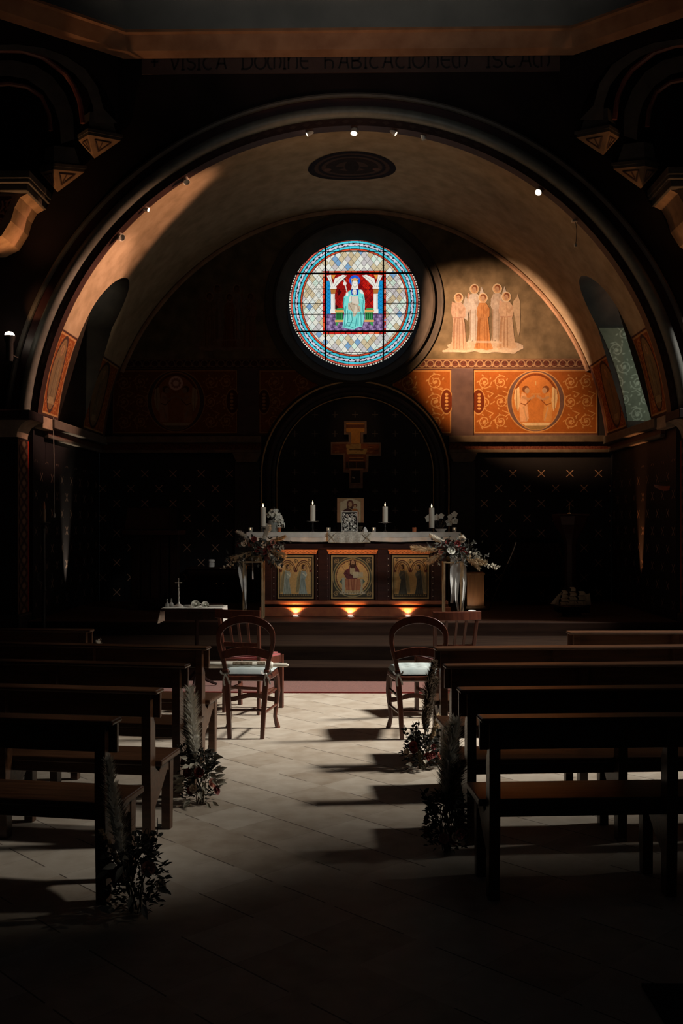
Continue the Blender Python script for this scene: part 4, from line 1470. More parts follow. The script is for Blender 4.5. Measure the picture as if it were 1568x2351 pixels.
# green scrollwork on the far jamb of the right-hand niche
c = Canvas(3.0, X0 + 4.44, 2.84, 4.5, 190, (0.20, 0.225, 0.165))
for j in range(7):
    for i in range(4):
        spiral(c, 3.36 + i * 0.27 + (j % 2) * 0.1, 2.98 + j * 0.21, 0.095, (0.46, 0.50, 0.39), 0.011, 1.4, j + i, 1 if (i + j) % 2 else -1)
        c.line([(3.28 + i * .27, 3.07 + j * .21), (3.34 + i * .27, 3.09 + j * .21), (3.40 + i * .27, 3.04 + j * .21)], 0.010, (0.46, 0.50, 0.39))
c.rect(3.0, 4.5, 2.84, 2.90, (0.07, 0.05, 0.04))
c.grain(0.2, 51)
vxm = X0 + np.sqrt(np.clip(R_V ** 2 - (c.Y - Z_S) ** 2, 0, 99))
c.mesh('jamb_scrollwork', lambda x, y: (x, YN + HN - 0.004 + 0 * x, y), PAINT, bpy.data.objects['wall_apse_right'], (c.X > vxm) & (c.Y < 4.12))

# dark painted roundel at the crown of the vault
c = Canvas(-0.56, 0.56, -0.52, 0.52, 150, (0.012, 0.010, 0.014))
c.ell(0, 0, 0.47, 0.43, (0.05, 0.03, 0.024), inner=0.9)
c.ell(0, 0, 0.38, 0.33, (0.055, 0.035, 0.028))
c.ell(0, 0, 0.33, 0.28, (0.02, 0.014, 0.014), inner=0.6)
c.ell(0, 0, 0.09, 0.2, (0.016, 0.012, 0.012))
for sg in (-1, 1):
    c.ell(sg * 0.2, 0.05, 0.1, 0.05, (0.018, 0.014, 0.014))
    c.ell(sg * 0.31, 0.08, 0.05, 0.05, (0.09, 0.05, 0.04))
c.grain(0.3, 61)
XM = at(808, 380, 12.46).x
c.mesh('painted_roundel', lambda x, y: (XM + x, 12.47 + y, Z_S + np.sqrt((R_V - 0.006) ** 2 - (XM + x - X0) ** 2)), PAINT, vault, (c.X / 0.555) ** 2 + (c.Y / 0.505) ** 2 < 1)

# ================================================================== PEWS
PEW_L, PEW_H = 2.4, 0.755


def make_pew():
    t = thing('church_pew', '', 'pew', (0, 0, 0), 0, 'rows of wooden church pews')
    h = PEW_L / 2
    MB().bx(-h, h, 0.045, 0.068, 0.615, 0.738).build('backrest', WOOD, t, False, 0.004)
    MB().bx(-h - 0.004, h + 0.004, -0.012, 0.098, 0.735, PEW_H).build('top_rail', WOOD, t, False, 0.009)
    MB().bx(-h, h, 0.07, 0.36, 0.372, 0.402).build('seat', WOOD, t, False, 0.007)
    MB().bx(-h + 0.06, h - 0.06, 0.085, 0.11, 0.322, 0.372).build('seat_apron', WOOD, t, False, 0.004)
    for x in (-h + 0.055, -0.4, 0.4, h - 0.055):
        w = 0.023
        MB().prism([(0.012, 0), (0.07, 0), (0.075, 0.36), (0.07, 0.58), (0.045, 0.62), (0.045, 0.735), (-0.002, 0.735), (-0.002, 0.4)], 'x', x - w, x + w).build('rear_leg', WOOD, t, False, 0.003)
        MB().prism([(0.285, 0), (0.33, 0), (0.345, 0.372), (0.285, 0.372)], 'x', x - w, x + w).build('front_leg', WOOD, t, False, 0.003)
        MB().prism([(0.07, 0.16), (0.11, 0.19), (0.18, 0.24), (0.26, 0.31), (0.29, 0.30), (0.29, 0.372), (0.24, 0.38), (0.18, 0.377), (0.14, 0.33), (0.075, 0.37)], 'x', x - w * 0.8, x + w * 0.8).build('bracket', WOOD, t, False, 0.003)
    return t


rowsL = [(-.997, 4.02, 8.5), (-.967, 4.76, 8), (-.981, 5.62, 8.5), (-.984, 6.44, 8.5), (-2.03, 7.5, 3)]
rowsR = [(.506, 4.10, 4), (.492, 4.81, 4.5), (.494, 5.64, 5), (.50, 6.44, 5), (1.565, 7.42, 2)]
lab = {
    ('L', 0): 'nearest pew on the left, long pale pampas grass at its aisle end',
    ('L', 1): 'second pew on the left from the camera, without flowers',
    ('L', 2): 'middle left pew with the upright white plume bouquet at its end',
    ('L', 3): 'dark wooden pew on the left just behind the chair with the big candle',
    ('L', 4): 'short-looking frontmost pew on the far left, set back from the aisle near the steps',
    ('R', 0): 'dark wooden pew nearest the camera on the right, no flowers at its end',
    ('R', 1): 'dark wooden pew on the right, second from the camera, grey plume bouquet at its end',
    ('R', 2): 'dark wooden pew on the right, third from the camera, between the two bouquets',
    ('R', 3): 'dark wooden pew on the right directly behind the blue-cushioned chair, brown plume at its end',
    ('R', 4): 'frontmost pew on the right with a light-catching top rail, set back from the aisle',
}
proto = None
for side, rows in (('L', rowsL), ('R', rowsR)):
    for i, (x, y, rot) in enumerate(rows):
        s_ = -1 if side == 'L' else 1
        rz = ra(-rot if side == 'L' else rot)
        cx = x + s_ * PEW_L / 2 * math.cos(ra(rot))
        cy = y + PEW_L / 2 * math.sin(ra(rot))
        if proto is None:
            proto = make_pew()
            proto.location = (cx, cy, 0)
            proto.rotation_euler = (0, 0, rz)
            proto['label'] = lab[(side, i)]
        else:
            dup(proto, (cx, cy, 0), rz, lab[(side, i)])

# ================================================================== CHAIRS
def sweep_xz(path, thick, yf):
    """flat board swept along a path of (x, z, halfwidth); yf(z) gives the depth"""
    b = MB()
    n = len(path)
    vs, fs = [], []
    for i, (x, z, hw) in enumerate(path):
        x0, z0, _ = path[max(i - 1, 0)]
        x1, z1, _ = path[min(i + 1, n - 1)]
        d = Vector((x1 - x0, z1 - z0)).normalized()
        nx_, nz_ = -d.y, d.x
        for sgn, ty in ((1, -1), (1, 1), (-1, 1), (-1, -1)):
            vs.append((x + nx_ * hw * sgn, yf(z) + ty * thick / 2, z + nz_ * hw * sgn))
    for i in range(n - 1):
        for k in range(4):
            fs.append((i * 4 + k, i * 4 + (k + 1) % 4, (i + 1) * 4 + (k + 1) % 4, (i + 1) * 4 + k))
    fs += [(3, 2, 1, 0), tuple((n - 1) * 4 + k for k in range(4))]
    b.add(vs, fs)
    return b


def make_hoop_chair():
    t = thing('wooden_chair', '', 'chair', (0, 0, 0), 0, 'wooden chairs before the altar steps')
    yb = lambda z: -0.19 - 0.05 * max(0, z - 0.45) / 0.45 - 0.02 * max(0, 0.45 - z) / 0.45
    for s_ in (-1, 1):
        sweep_xz([(s_ * 0.118, 0, 0.015), (s_ * 0.128, 0.2, 0.018), (s_ * 0.142, 0.40, 0.021), (s_ * 0.15, 0.50, 0.02)][::s_], 0.036, yb).build('rear_leg', CHAIRW, t, True, 0.005)
        mb_ = MB().tube([(s_ * 0.172, 0.16, 0.45), (s_ * 0.184, 0.185, 0.38), (s_ * 0.19, 0.195, 0.28), (s_ * 0.178, 0.185, 0.15), (s_ * 0.172, 0.182, 0.09), (s_ * 0.182, 0.19, 0.04), (s_ * 0.192, 0.20, 0.0)], [0.024, 0.026, 0.022, 0.017, 0.016, 0.018, 0.02], 8)
        mb_.build('front_leg', CHAIRW, t)
        for z0, z1 in ((0.30, 0.30), (0.185, 0.178)):
            MB().tube([(s_ * 0.133, -0.195, z0), (s_ * 0.18, 0.185, z1)], 0.0105, 8).build('side_stretcher', CHAIRW, t)
    path = []
    lo = [(0.15, 0.49), (0.163, 0.56), (0.186, 0.64), (0.197, 0.70), (0.195, 0.745)]
    up = [(0.195 * math.cos(ra(a)), 0.745 + 0.125 * math.sin(ra(a))) for a in range(8, 173, 8)]
    pts = lo + up + [(-x, z) for x, z in lo[::-1]]
    n = len(pts)
    for i, (x, z) in enumerate(pts):
        w = 0.016 + 0.012 * max(0, min(1, (z - 0.72) / 0.13))
        path.append((x, z, w))
    sweep_xz(path, 0.022, yb).build('back_hoop', CHAIRW, t, True, 0.004)
    # crest-shaped lower back rail
    top_ = [(x / 10 * 0.182, 0.632 + 0.035 * math.cos(x / 10 * PI / 2)) for x in range(-10, 11)]
    bot = [(x / 10 * 0.168, 0.575 + 0.03 * math.cos(x / 10 * PI / 2)) for x in range(10, -11, -1)]
    MB().prism(top_ + bot, 'y', -0.222, -0.204).build('back_rail', CHAIRW, t, False, 0.003)
    seat = [(-0.158, -0.2), (0.158, -0.2), (0.19, 0.0), (0.202, 0.14), (0.19, 0.195), (0.10, 0.215), (-0.10, 0.215), (-0.19, 0.195), (-0.202, 0.14), (-0.19, 0.0)]
    MB().prism(seat, 'z', 0.415, 0.452).build('seat', CHAIRW, t, False, 0.008)
    wav = [(x / 12 * 0.178, 0.232 + 0.016 * math.cos(x / 12 * PI)) for x in range(-12, 13)]
    MB().prism([(x, z + 0.019) for x, z in wav] + [(x, z - 0.016) for x, z in wav[::-1]], 'y', 0.176, 0.194).build('front_stretcher', CHAIRW, t, False, 0.003)
    MB().tube([(-0.128, -0.2, 0.205), (0.128, -0.2, 0.205)], 0.009, 8).build('rear_stretcher', CHAIRW, t)
    return t


hoop1 = make_hoop_chair()
hoop1.location = (-0.812, 7.41, 0)
hoop1.rotation_euler = (0, 0, ra(-1))
hoop1['label'] = 'round-backed wooden chair on the left carrying the big white candle'
dup(hoop1, (0.425, 7.41, 0), ra(2), 'round-backed wooden chair on the right with a pale blue tufted cushion')


def make_slat_chair():
    t = thing('wooden_chair', '', 'chair', (0, 0, 0), 0, 'wooden chairs before the altar steps')
    for s_ in (-1, 1):
        MB().tube([(s_ * 0.158, -0.20, 0), (s_ * 0.158, -0.185, 0.44), (s_ * 0.182, -0.25, 0.845)], [0.017, 0.02, 0.016], 4).build('rear_leg', CHAIRW, t, False, 0.003)
        MB().bx(s_ * 0.195 - 0.016, s_ * 0.195 + 0.016, 0.155, 0.187, 0, 0.455).build('front_leg', CHAIRW, t, False, 0.003)
        MB().bx(s_ * 0.175 - 0.008, s_ * 0.175 + 0.008, -0.19, 0.17, 0.16, 0.19).build('side_stretcher', CHAIRW, t, False, 0.003)
        MB().prism([(s_ * 0.150, -0.19), (s_ * 0.172, -0.19), (s_ * 0.206, 0.17), (s_ * 0.184, 0.17)][::s_], 'z', 0.39, 0.45).build('seat_rail', CHAIRW, t, False, 0.003)
    # curved top rail
    f = [(x / 8 * 0.205, -0.252 - 0.03 * math.cos(x / 8 * PI / 2)) for x in range(-8, 9)]
    bk = [(x, y - 0.02) for x, y in f[::-1]]
    MB().prism(f + bk, 'z', 0.785, 0.858).build('top_rail', CHAIRW, t, False, 0.005)
    MB().bx(-0.165, 0.165, -0.212, -0.192, 0.545, 0.585).build('lower_rail', CHAIRW, t, False, 0.003)
    for x in (-0.085, 0, 0.085):
        MB().tube([(x * 0.9, -0.203, 0.57), (x, -0.272 if x == 0 else -0.262, 0.81)], 0.014, 4, flat=(1, 0.5)).build('slat', CHAIRW, t, False)
    MB().bx(-0.19, 0.19, 0.15, 0.168, 0.39, 0.45).build('front_rail', CHAIRW, t, False, 0.003)
    prof = [(-0.155, -0.185), (0.155, -0.185), (0.195, 0.165), (-0.195, 0.165)]
    b = MB()
    b.prism(prof, 'z', 0.445, 0.463)
    b.prism([(x * 0.9, y * 0.9) for x, y in prof], 'z', 0.463, 0.478)
    b.build('seat_cushion', REDV, t, True, 0.012)
    MB().bx(-0.15, 0.15, -0.2, -0.185, 0.2, 0.225).build('rear_stretcher', CHAIRW, t, False, 0.003)
    return t


sl1 = make_slat_chair()
sl1.location = (-0.895, 8.34, 0)
sl1.rotation_euler = (0, 0, ra(-20))
sl1['label'] = 'slat-backed chair with red seat behind the left round-backed chair'
dup(sl1, (0.72, 8.24, 0), ra(15), 'slat-backed chair with red seat behind the right round-backed chair')

# cushions on the two front chairs
def make_cushion(label, loc, rz, bow_side):
    t = thing('seat_cushion', label, 'cushion', loc, rz, 'white seat cushions')
    n, m = 26, 26
    b = MB()
    vt, vb, fs = [], [], []
    for j in range(m + 1):
        for i in range(n + 1):
            u, v = -1 + 2 * i / n, -1 + 2 * j / m
            w = 0.165 + 0.028 * (v + 1) / 2
            x, y = u * w, v * 0.185
            e = max(0, 1 - abs(u) ** 6) * max(0, 1 - abs(v) ** 6)
            tuft = sum(math.exp(-(((u - a) ** 2 + (v - c_) ** 2) / 0.012)) for a in (-.5, 0, .5) for c_ in (-.5, 0, .5))
            z = 0.046 * e ** 0.5 - 0.016 * tuft + 0.002 * math.sin(u * 40) * (1 - e)
            vt.append((x, y, 0.012 + z))
            vb.append((x, y, 0.012 - 0.010 * e ** 0.5))
    k = n + 1
    N = len(vt)
    for j in range(m):
        for i in range(n):
            q_ = (j * k + i, j * k + i + 1, (j + 1) * k + i + 1, (j + 1) * k + i)
            fs.append(q_)
            fs.append(tuple(N + a for a in q_[::-1]))
    b.add(vt + vb, fs)
    b.build('cushion_pad', CUSH, t, angle=70)
    for s_ in bow_side:
        b = MB()
        x0, y0, z0 = s_ * 0.148, -0.235, 0.02
        for a in (-1, 1):
            loop = [(x0 + a * 0.045 * math.sin(PI * k_ / 8) * (0.6 + 0.4 * k_ / 8) + a * 0.0, y0 - 0.012 * math.sin(PI * k_ / 8), z0 + 0.004 - 0.02 * math.cos(PI * k_ / 4) * math.sin(PI * k_ / 8)) for k_ in range(9)]
            b.tube(loop, 0.008, 4, flat=(1, 0.2))
        b.tube([(x0, y0, z0), (x0 + 0.02, y0 - 0.006, z0 - 0.035), (x0 + 0.032, y0 - 0.004, z0 - 0.075)], 0.008, 4, flat=(1, 0.25))
        b.tube([(x0, y0, z0), (x0 - 0.012, y0 - 0.008, z0 - 0.04), (x0 - 0.004, y0 - 0.004, z0 - 0.085)], 0.008, 4, flat=(1, 0.25))
        b.tube([(x0 * 0.98, -0.185, 0.012), (x0 + s_ * 0.012, -0.21, 0.016), (x0, y0, z0)], 0.006, 4, flat=(1, 0.3))
        b.ball((x0, y0 - 0.004, z0), 0.009, 8, 6)
        b.build('ribbon_bow', RIBBON, t)
    return t


make_cushion('white tied cushion with satin bows under the big candle on the left chair', (-0.812, 7.42, 0.452), ra(-1), (-1, 1))
make_cushion('pale blue-white tufted cushion tied on the right round-backed chair', (0.425, 7.42, 0.452), ra(2), (-1,))

# large decorated candle lying across the left chair
p0, p1 = at(478, 1528, 7.30), at(665, 1532, 7.38)
t = thing('large_candle', 'large white decorated candle lying across the left chair cushion', 'candle', ((p0.x + p1.x) / 2, 7.33, 0.517))
hl = (p1.x - p0.x) / 2
prof = [(0.0, -hl), (0.024, -hl), (0.025, -hl + 0.003), (0.025, -hl + 0.10), (0.024, -hl + 0.11), (0.0275, -hl + 0.112), (0.0275, hl - 0.135), (0.024, hl - 0.125), (0.016, hl - 0.118), (0.0145, hl - 0.02), (0.007, hl - 0.004), (0.002, hl)]
MX = Matrix.Rotation(PI / 2, 4, 'Y')
MB().lathe(prof, n=24, M=MX).build('candle_body', WAX, t)
MB().tube([(hl - 0.002, 0, 0), (hl + 0.008, 0, 0.004)], 0.0016, 6).build('wick', IRON, t)
BRNZ = noisy('bronze_transfer', (0.10, 0.07, 0.04), (0.34, 0.28, 0.20), 60, 0.6)
for xa, xb in ((535, 580), (591, 610)):
    a, b_ = (xa - 478) / 187 * 2 * hl - hl, (xb - 478) / 187 * 2 * hl - hl
    m = MB()
    n = 8
    A = [(a, -0.0283 * math.cos(ra(q_)), 0.0283 * math.sin(ra(q_))) for q_ in [0 + 62 * k / n for k in range(n + 1)]]
    B = [(b_, p[1], p[2]) for p in A]
    m.strip(A, B)
    m.build('candle_decoration', BRNZ, t)
MB().lathe([(0.0262, -0.004), (0.0285, -0.004), (0.0285, 0.004), (0.0262, 0.004)], c=(0, 0, -hl + 0.111), n=24, M=MX).build('candle_band', GOLDP, t)

# ================================================================== FLOWERS
def plume_mb(base, tip, n, L, rng, droop=0.35, start=0.2):
    b = MB()
    base, tip = Vector(base), Vector(tip)
    ax = tip - base
    up = ax.normalized()
    sd = up.cross(Vector((0, 1, 0.1))).normalized()
    fw = sd.cross(up)
    bend = sd * rng.uniform(-.03, .03)
    P_ = lambda t_: base + ax * t_ + bend * math.sin(PI * t_)
    b.tube([P_(k / 8) for k in range(9)], [0.004 * (1 - k / 10) for k in range(9)], 5)
    m_ = 18
    b.tube([P_(start + .06 + (0.86 - start) * k / m_) + sd * rng.uniform(-.006, .006) for k in range(m_ + 1)],
           [L * (0.05 + 0.26 * math.sin(PI * min(1, (k / m_) * 0.85 + 0.13)) ** 0.8) * (1 - .35 * k / m_) * rng.uniform(.8, 1.15) for k in range(m_ + 1)], 9)
    for _ in range(int(n * 1.5)):
        t_ = start + (1 - start) * rng.random() ** 0.9
        a = rng.uniform(0, 2 * PI)
        out = sd * math.cos(a) + fw * math.sin(a)
        env = (math.sin(PI * min(1, (t_ - start) / (1 - start) * 0.85 + 0.13))) ** 0.7
        ln = L * (0.45 + 0.6 * env) * rng.uniform(0.6, 1.1)
        p = P_(t_)
        d1 = (up * rng.uniform(0.75, 1.1) + out * rng.uniform(0.25, 0.6)).normalized()
        m_ = p + d1 * ln * 0.55
        e = m_ + (d1 + out * droop - Vector((0, 0, droop * 0.6))).normalized() * ln * 0.5
        w = d1.cross(out + Vector((0.01, 0, 0))).normalized() * 0.0026
        b.add([p - w, p + w, m_ + w * 1.5, m_ - w * 1.5, e], [(0, 1, 2, 3), (3, 2, 4)])
    return b


def leaf(b, p, d, up, L, W):
    p, d, up = Vector(p), Vector(d).normalized(), Vector(up)
    s_ = d.cross(up)
    if s_.length < 1e-4:
        s_ = d.cross(Vector((1, 0.2, 0)))
    s_.normalize()
    n_ = s_.cross(d).normalized()
    a = p
    q1, q2, q3 = p + d * L * .35 - n_ * L * .02, p + d * L * .7 - n_ * L * .06, p + d * L - n_ * L * .16
    b.add([a, q1 + s_ * W * .5 + n_ * W * .12, q1, q1 - s_ * W * .5 + n_ * W * .12, q2 + s_ * W * .36 + n_ * W * .1, q2, q2 - s_ * W * .36 + n_ * W * .1, q3],
          [(0, 2, 1), (0, 3, 2), (1, 2, 5, 4), (2, 3, 6, 5), (4, 5, 7), (5, 6, 7)])


def rose(b, c, d, r, rng, layers=3):
    c, d = Vector(c), Vector(d).normalized()
    s_ = d.cross(Vector((0.3, 0.2, 1))).normalized()
    f_ = d.cross(s_)
    for l in range(layers):
        k = 4 + l
        R = r * (0.35 + 0.65 * (l + 1) / layers)
        open_ = 0.25 + 0.75 * l / max(1, layers - 1)
        for i in range(k):
            a = 2 * PI * (i + 0.4 * l) / k + rng.uniform(-.1, .1)
            o_ = s_ * math.cos(a) + f_ * math.sin(a)
            tn = -s_ * math.sin(a) + f_ * math.cos(a)
            w = R * 0.62
            p0_ = c + o_ * R * 0.15 - d * R * 0.4
            p1_ = c + o_ * R * (0.45 + 0.25 * open_) + d * R * (0.1)
            p2_ = c + o_ * R * (0.55 + 0.5 * open_) + d * R * (0.75 - 0.55 * open_)
            b.add([p0_, p1_ - tn * w, p1_ + o_ * R * .12, p1_ + tn * w, p2_ - tn * w * .7, p2_ + o_ * R * .1, p2_ + tn * w * .7],
                  [(0, 2, 1), (0, 3, 2), (1, 2, 5, 4), (2, 3, 6, 5)])
    b.ball(c + d * r * 0.05, r * 0.28, 8, 6)


def sprig(b, p, d, L, n, lw, rng, stem=None):
    p, d = Vector(p), Vector(d).normalized()
    sd = d.cross(Vector((rng.uniform(-1, 1), rng.uniform(-1, 1), 0.3))).normalized()
    pts = [p + d * L * k / 6 + sd * L * 0.12 * math.sin(PI * k / 6) for k in range(7)]
    b.tube(pts, 0.0022, 4)
    for i in range(n):
        q_ = pts[1 + int(5 * i / n)]
        q_ = q_ + (pts[2 + int(4 * i / n)] - q_) * rng.random()
        dd = (d * 0.5 + sd * (1 if i % 2 else -1) + Vector((rng.uniform(-.5, .5), rng.uniform(-.5, .5), rng.uniform(-.2, .5)))).normalized()
        leaf(b, q_, dd, Vector((rng.uniform(-.4, .4), -1, 0.5)), lw * rng.uniform(1.0, 1.6), lw * rng.uniform(0.6, 0.9))


def floor_bouquet(label, loc, plumes, seed, h=0.33, w=0.13, white=0, sprigs=6):
    """dried bouquet standing on the floor against a pew end"""
    rng = random.Random(seed)
    t = thing('dried_bouquet', label, 'bouquet', loc, 0, 'dried flower bouquets at the pew ends')
    b = MB()
    for k in range(14):
        a = rng.uniform(0, 2 * PI)
        b.tube([(0.02 * math.cos(a), 0.02 * math.sin(a), 0.0), (0.03 * math.cos(a + 1), 0.03 * math.sin(a + 1), 0.09), (0.06 * math.cos(a), 0.05 * math.sin(a), h * .8)], 0.003, 4)
    b.build('stems', STEM, t)
    for (bx_, by_, tx, ty, tz, mat, L, n) in plumes:
        plume_mb((bx_, by_, 0.13), (tx, ty, tz), n, L, rng).build('pampas_plume', mat, t, False)
    b = MB()
    for _ in range(520):
        z = rng.random() ** 0.8 * h
        r = w * (0.55 + 0.45 * math.sin(PI * min(1, z / h * 0.8 + 0.2))) * rng.uniform(0.3, 1.0)
        a = rng.uniform(0, 2 * PI)
        p = Vector((r * math.cos(a), 0.75 * r * math.sin(a), z + 0.012))
        leaf(b, p, (math.cos(a), math.sin(a) * .7, rng.uniform(-.4, 1.0)), Vector((0, -0.4, 1)), rng.uniform(.02, .042), rng.uniform(.008, .017))
    for _ in range(sprigs):
        a = rng.uniform(0, 2 * PI)
        sprig(b, (0.05 * math.cos(a), 0.04 * math.sin(a), h * .55), (0.5 * math.cos(a), 0.4 * math.sin(a), 1), rng.uniform(.12, .22), 8, 0.025, rng)
    b.build('foliage', LEAFD, t, False)
    for k in range(7):
        a = rng.uniform(-PI, 0.2)
        z = rng.uniform(0.25, 0.85) * h
        b = MB()
        rose(b, (w * .85 * math.cos(a), w * .75 * math.sin(a), z), (math.cos(a), math.sin(a) - .3, 0.4), rng.uniform(.018, .027), rng)
        b.build('rose', [PETR, PETR, PETD, PETB, PETR][k % 5], t)
    b = MB()
    for _ in range(white):
        a = rng.uniform(-PI, 0.3)
        z = rng.uniform(0.02, h)
        leaf(b, (w * .8 * math.cos(a), w * .75 * math.sin(a), z), (math.cos(a), math.sin(a), rng.uniform(-.8, .4)), Vector((0, -1, .4)), rng.uniform(.05, .08), rng.uniform(.02, .032))
    if white:
        b.build('pale_leaves', LEAFP, t, False)
    return t


def px_loc(px, Y):
    return at(px, 1500, Y).x


x = px_loc(318, 4.02)
floor_bouquet('dried bouquet with long pale plume at the nearest left pew end', (x, 3.97, 0), [(-0.02, -.05, -0.095, -.05, .61, PAMP, .07, 620), (-0.03, .04, -0.11, .1, .46, PAMPB, .08, 300), (-0.05, 0, -0.135, -.02, .33, PAMPT, .03, 110)], 3, 0.27, 0.125, 10)
x = px_loc(463, 5.60)
floor_bouquet('dried bouquet with tall white plume at the middle left pew end', (x, 5.54, 0), [(-0.01, 0, -0.06, .02, .615, PAMP, .10, 760), (0.0, .02, -0.075, .06, .46, PAMPB, .09, 300)], 5, 0.28, 0.11, 26)
x = px_loc(240, 7.45)
floor_bouquet('small pale bouquet at the end of the frontmost left pew', (x, 7.42, 0), [(0.01, 0, -0.035, 0, .66, PAMP, .08, 420), (0.02, 0, 0.04, .02, .50, PAMP, .09, 300)], 8, 0.30, 0.09, 40, 3)
x = px_loc(968, 6.40)
floor_bouquet('dried bouquet with leaning brown plume at the right pew end beside the cushioned chair', (x, 6.34, 0), [(0.01, 0, 0.075, .02, .66, PAMPB, .085, 900), (0.02, .02, 0.10, .05, .55, PAMPB, .08, 400), (0.03, -.02, .10, -.02, .34, PAMPT, .05, 160)], 11, 0.20, 0.125, 4, 9)
x = px_loc(1022, 4.80)
floor_bouquet('dark dried bouquet with grey plume at the second right pew end', (x, 4.74, 0), [(0.02, 0, 0.045, .0, .60, PAMP, .11, 760), (0.0, .02, 0.03, .05, .46, PAMPB, .12, 520), (0.03, .02, 0.06, -.04, .40, PAMPB, .10, 300)], 14, 0.26, 0.11, 0)

# ================================================================== CARPET, SIDE TABLE
c_ = MB().bx(-3.3, 3.2, 9.16, 9.79, 0.0, 0.012).build('red_carpet', CARPET, smooth=False)
tag(c_, 'long red carpet runner on the floor along the foot of the steps', 'carpet')
e_ = MB().bx(-3.3, 3.2, 9.155, 9.17, 0.0, 0.0135).build('carpet_edge', noisy('carpet_binding', (0.18, 0.02, 0.02), (0.25, 0.03, 0.03), 20, 0.9), c_, False)
m_ = MB().bx(0.95, 1.6, 2.9, 3.36, 0.0, 0.012).build('floor_mat', noisy('black_rubber', (0.006, 0.006, 0.006), (0.012, 0.012, 0.012), 20, 0.9), smooth=False)
tag(m_, 'black floor mat in the bottom right corner of the photo', 'mat')

YT = 9.42
xa, xb = at(379, 1390, YT).x, at(514, 1390, YT).x
t = thing('side_table', 'small dark pedestal table with a white cloth left of the altar steps', 'table', ((xa + xb) / 2, YT, 0.013))
hw = (xb - xa) / 2
MB().bx(-hw, hw, -0.2, 0.2, 0.732, 0.755).build('table_top', DARKW, t, False, 0.004)
MB().bx(-hw + .03, hw - .03, -0.18, 0.18, 0.65, 0.732).build('table_apron', DARKW, t, False, 0.004)
for k in range(3):
    a = k * 2 * PI / 3 + .5
    MB().tube([(0.02, 0, 0.16), (0.02 + .10 * math.cos(a), .10 * math.sin(a), 0.06), (0.02 + .2 * math.cos(a), .2 * math.sin(a), 0.012)], [.016, .016, .012], 6).build('foot', DARKW, t)
MB().tube([(0.02, 0, 0.7), (0.02, 0, 0.3), (0.02, 0, 0.02)], 0.018, 8).build('pedestal', DARKW, t)
b = MB()
tx = (xa + xb) / 2
cl = thing('table_cloth', 'white linen cloth on the small side table', 'tablecloth', (tx, YT, 0.768))
b.bx(-hw - 0.005, hw + 0.005, -0.15, 0.205, 0.0005, 0.004)
n = 12
for s_, dl in ((-1, 0.145), (1, 0.20)):
    A, B = [], []
    for k in range(n + 1):
        y = -0.15 + 0.355 * k / n
        wv = 0.010 * math.sin(k * 1.5)
        A.append((s_ * (hw + 0.006), y, 0.003))
        B.append((s_ * (hw + 0.02 + wv + (0.025 if s_ < 0 else 0)), y * (0.9), -dl + 0.05 * (k / n if s_ > 0 else 0)))
    Mi = [tuple((Vector(p) + Vector(q_)) / 2 + Vector((s_ * 0.008 * math.sin(i * 2.1), 0, 0))) for i, (p, q_) in enumerate(zip(A, B))]
    b.strip(A, Mi)
    b.strip(Mi, B)
b.build('cloth', LINEN, cl, True)
b2 = b
# things on the little table
tz = 0.773
xq = at(409, 1385, YT).x
t = thing('silver_crucifix', 'slender silver standing crucifix on the small white-clothed table', 'crucifix', (xq, YT + 0.02, tz))
MB().lathe([(0.045, 0), (0.045, 0.006), (0.03, 0.016), (0.014, 0.028), (0.008, 0.045), (0.006, 0.07), (0.010, 0.085), (0.006, 0.10), (0.0085, 0.135), (0.005, 0.16), (0.009, 0.168), (0.004, 0.176)], n=20).build('base', SILVER, t)
MB().bx(-0.005, 0.005, -0.004, 0.004, 0.17, 0.27).bx(-0.034, 0.034, -0.004, 0.004, 0.222, 0.233).build('cross', SILVER, t, False, 0.001)
MB().tube([(0, -0.007, 0.24), (0, -0.008, 0.215), (0.003, -0.007, 0.19)], [0.005, 0.006, 0.003], 6).tube([(-0.026, -0.006, 0.229), (0, -0.007, 0.226), (0.026, -0.006, 0.229)], 0.0025, 6).build('corpus', SILVER, t)
for k, px in enumerate((386, 393)):
    t = thing('cruet', ('small glass cruet at the left end of the side table', 'small glass cruet next to the silver crucifix foot')[k], 'cruet', (at(px, 1385, YT).x, YT - 0.05 + 0.06 * k, tz), 0, 'glass cruets on the side table')
    MB().lathe([(0.018, 0), (0.022, 0.01), (0.02, 0.03), (0.008, 0.045), (0.009, 0.058), (0.012, 0.062)], n=16).build('body', GLASS, t)
    MB().ball((0, 0, 0.07), 0.008, 8, 6).build('stopper', GLASS, t)
rng = random.Random(4)
for k, (px, r, lb) in enumerate(((452, .036, 'larger white paper-like rose on the side table'), (474, .031, 'smaller white rose right of the larger one on the side table'))):
    t = thing('white_rose', lb, 'flower', (at(px, 1385, YT).x, YT - 0.08, tz), 0, 'white roses on the side table')
    b = MB()
    rose(b, (0, 0, r * .8), (0.2, -0.8, 0.5), r, rng, 4)
    rose(b, (-r * .5, 0.03, r * .9), (-0.4, -0.5, 0.8), r * .8, rng, 3)
    b.build('petals', PETW, t)
    b = MB()
    for _ in range(4):
        leaf(b, (rng.uniform(-.03, .03), 0.01, 0.012), (rng.uniform(-1, 1), -0.4, 0.2), Vector((0, 0, 1)), 0.04, 0.02)
    b.build('leaves', LEAFP, t, False)
t = thing('silver_spoon_tray', 'flat silver tray with a handle beside the crucifix on the side table', 'tray', (at(432, 1385, YT).x, YT + 0.08, tz))
MB().lathe([(0.05, 0), (0.06, 0.006), (0.062, 0.008), (0.05, 0.003)], n=24).build('dish', SILVER, t)
MB().tube([(0.05, 0, 0.01), (0.08, 0, 0.03), (0.11, 0, 0.022)], 0.004, 6).build('handle', SILVER, t)
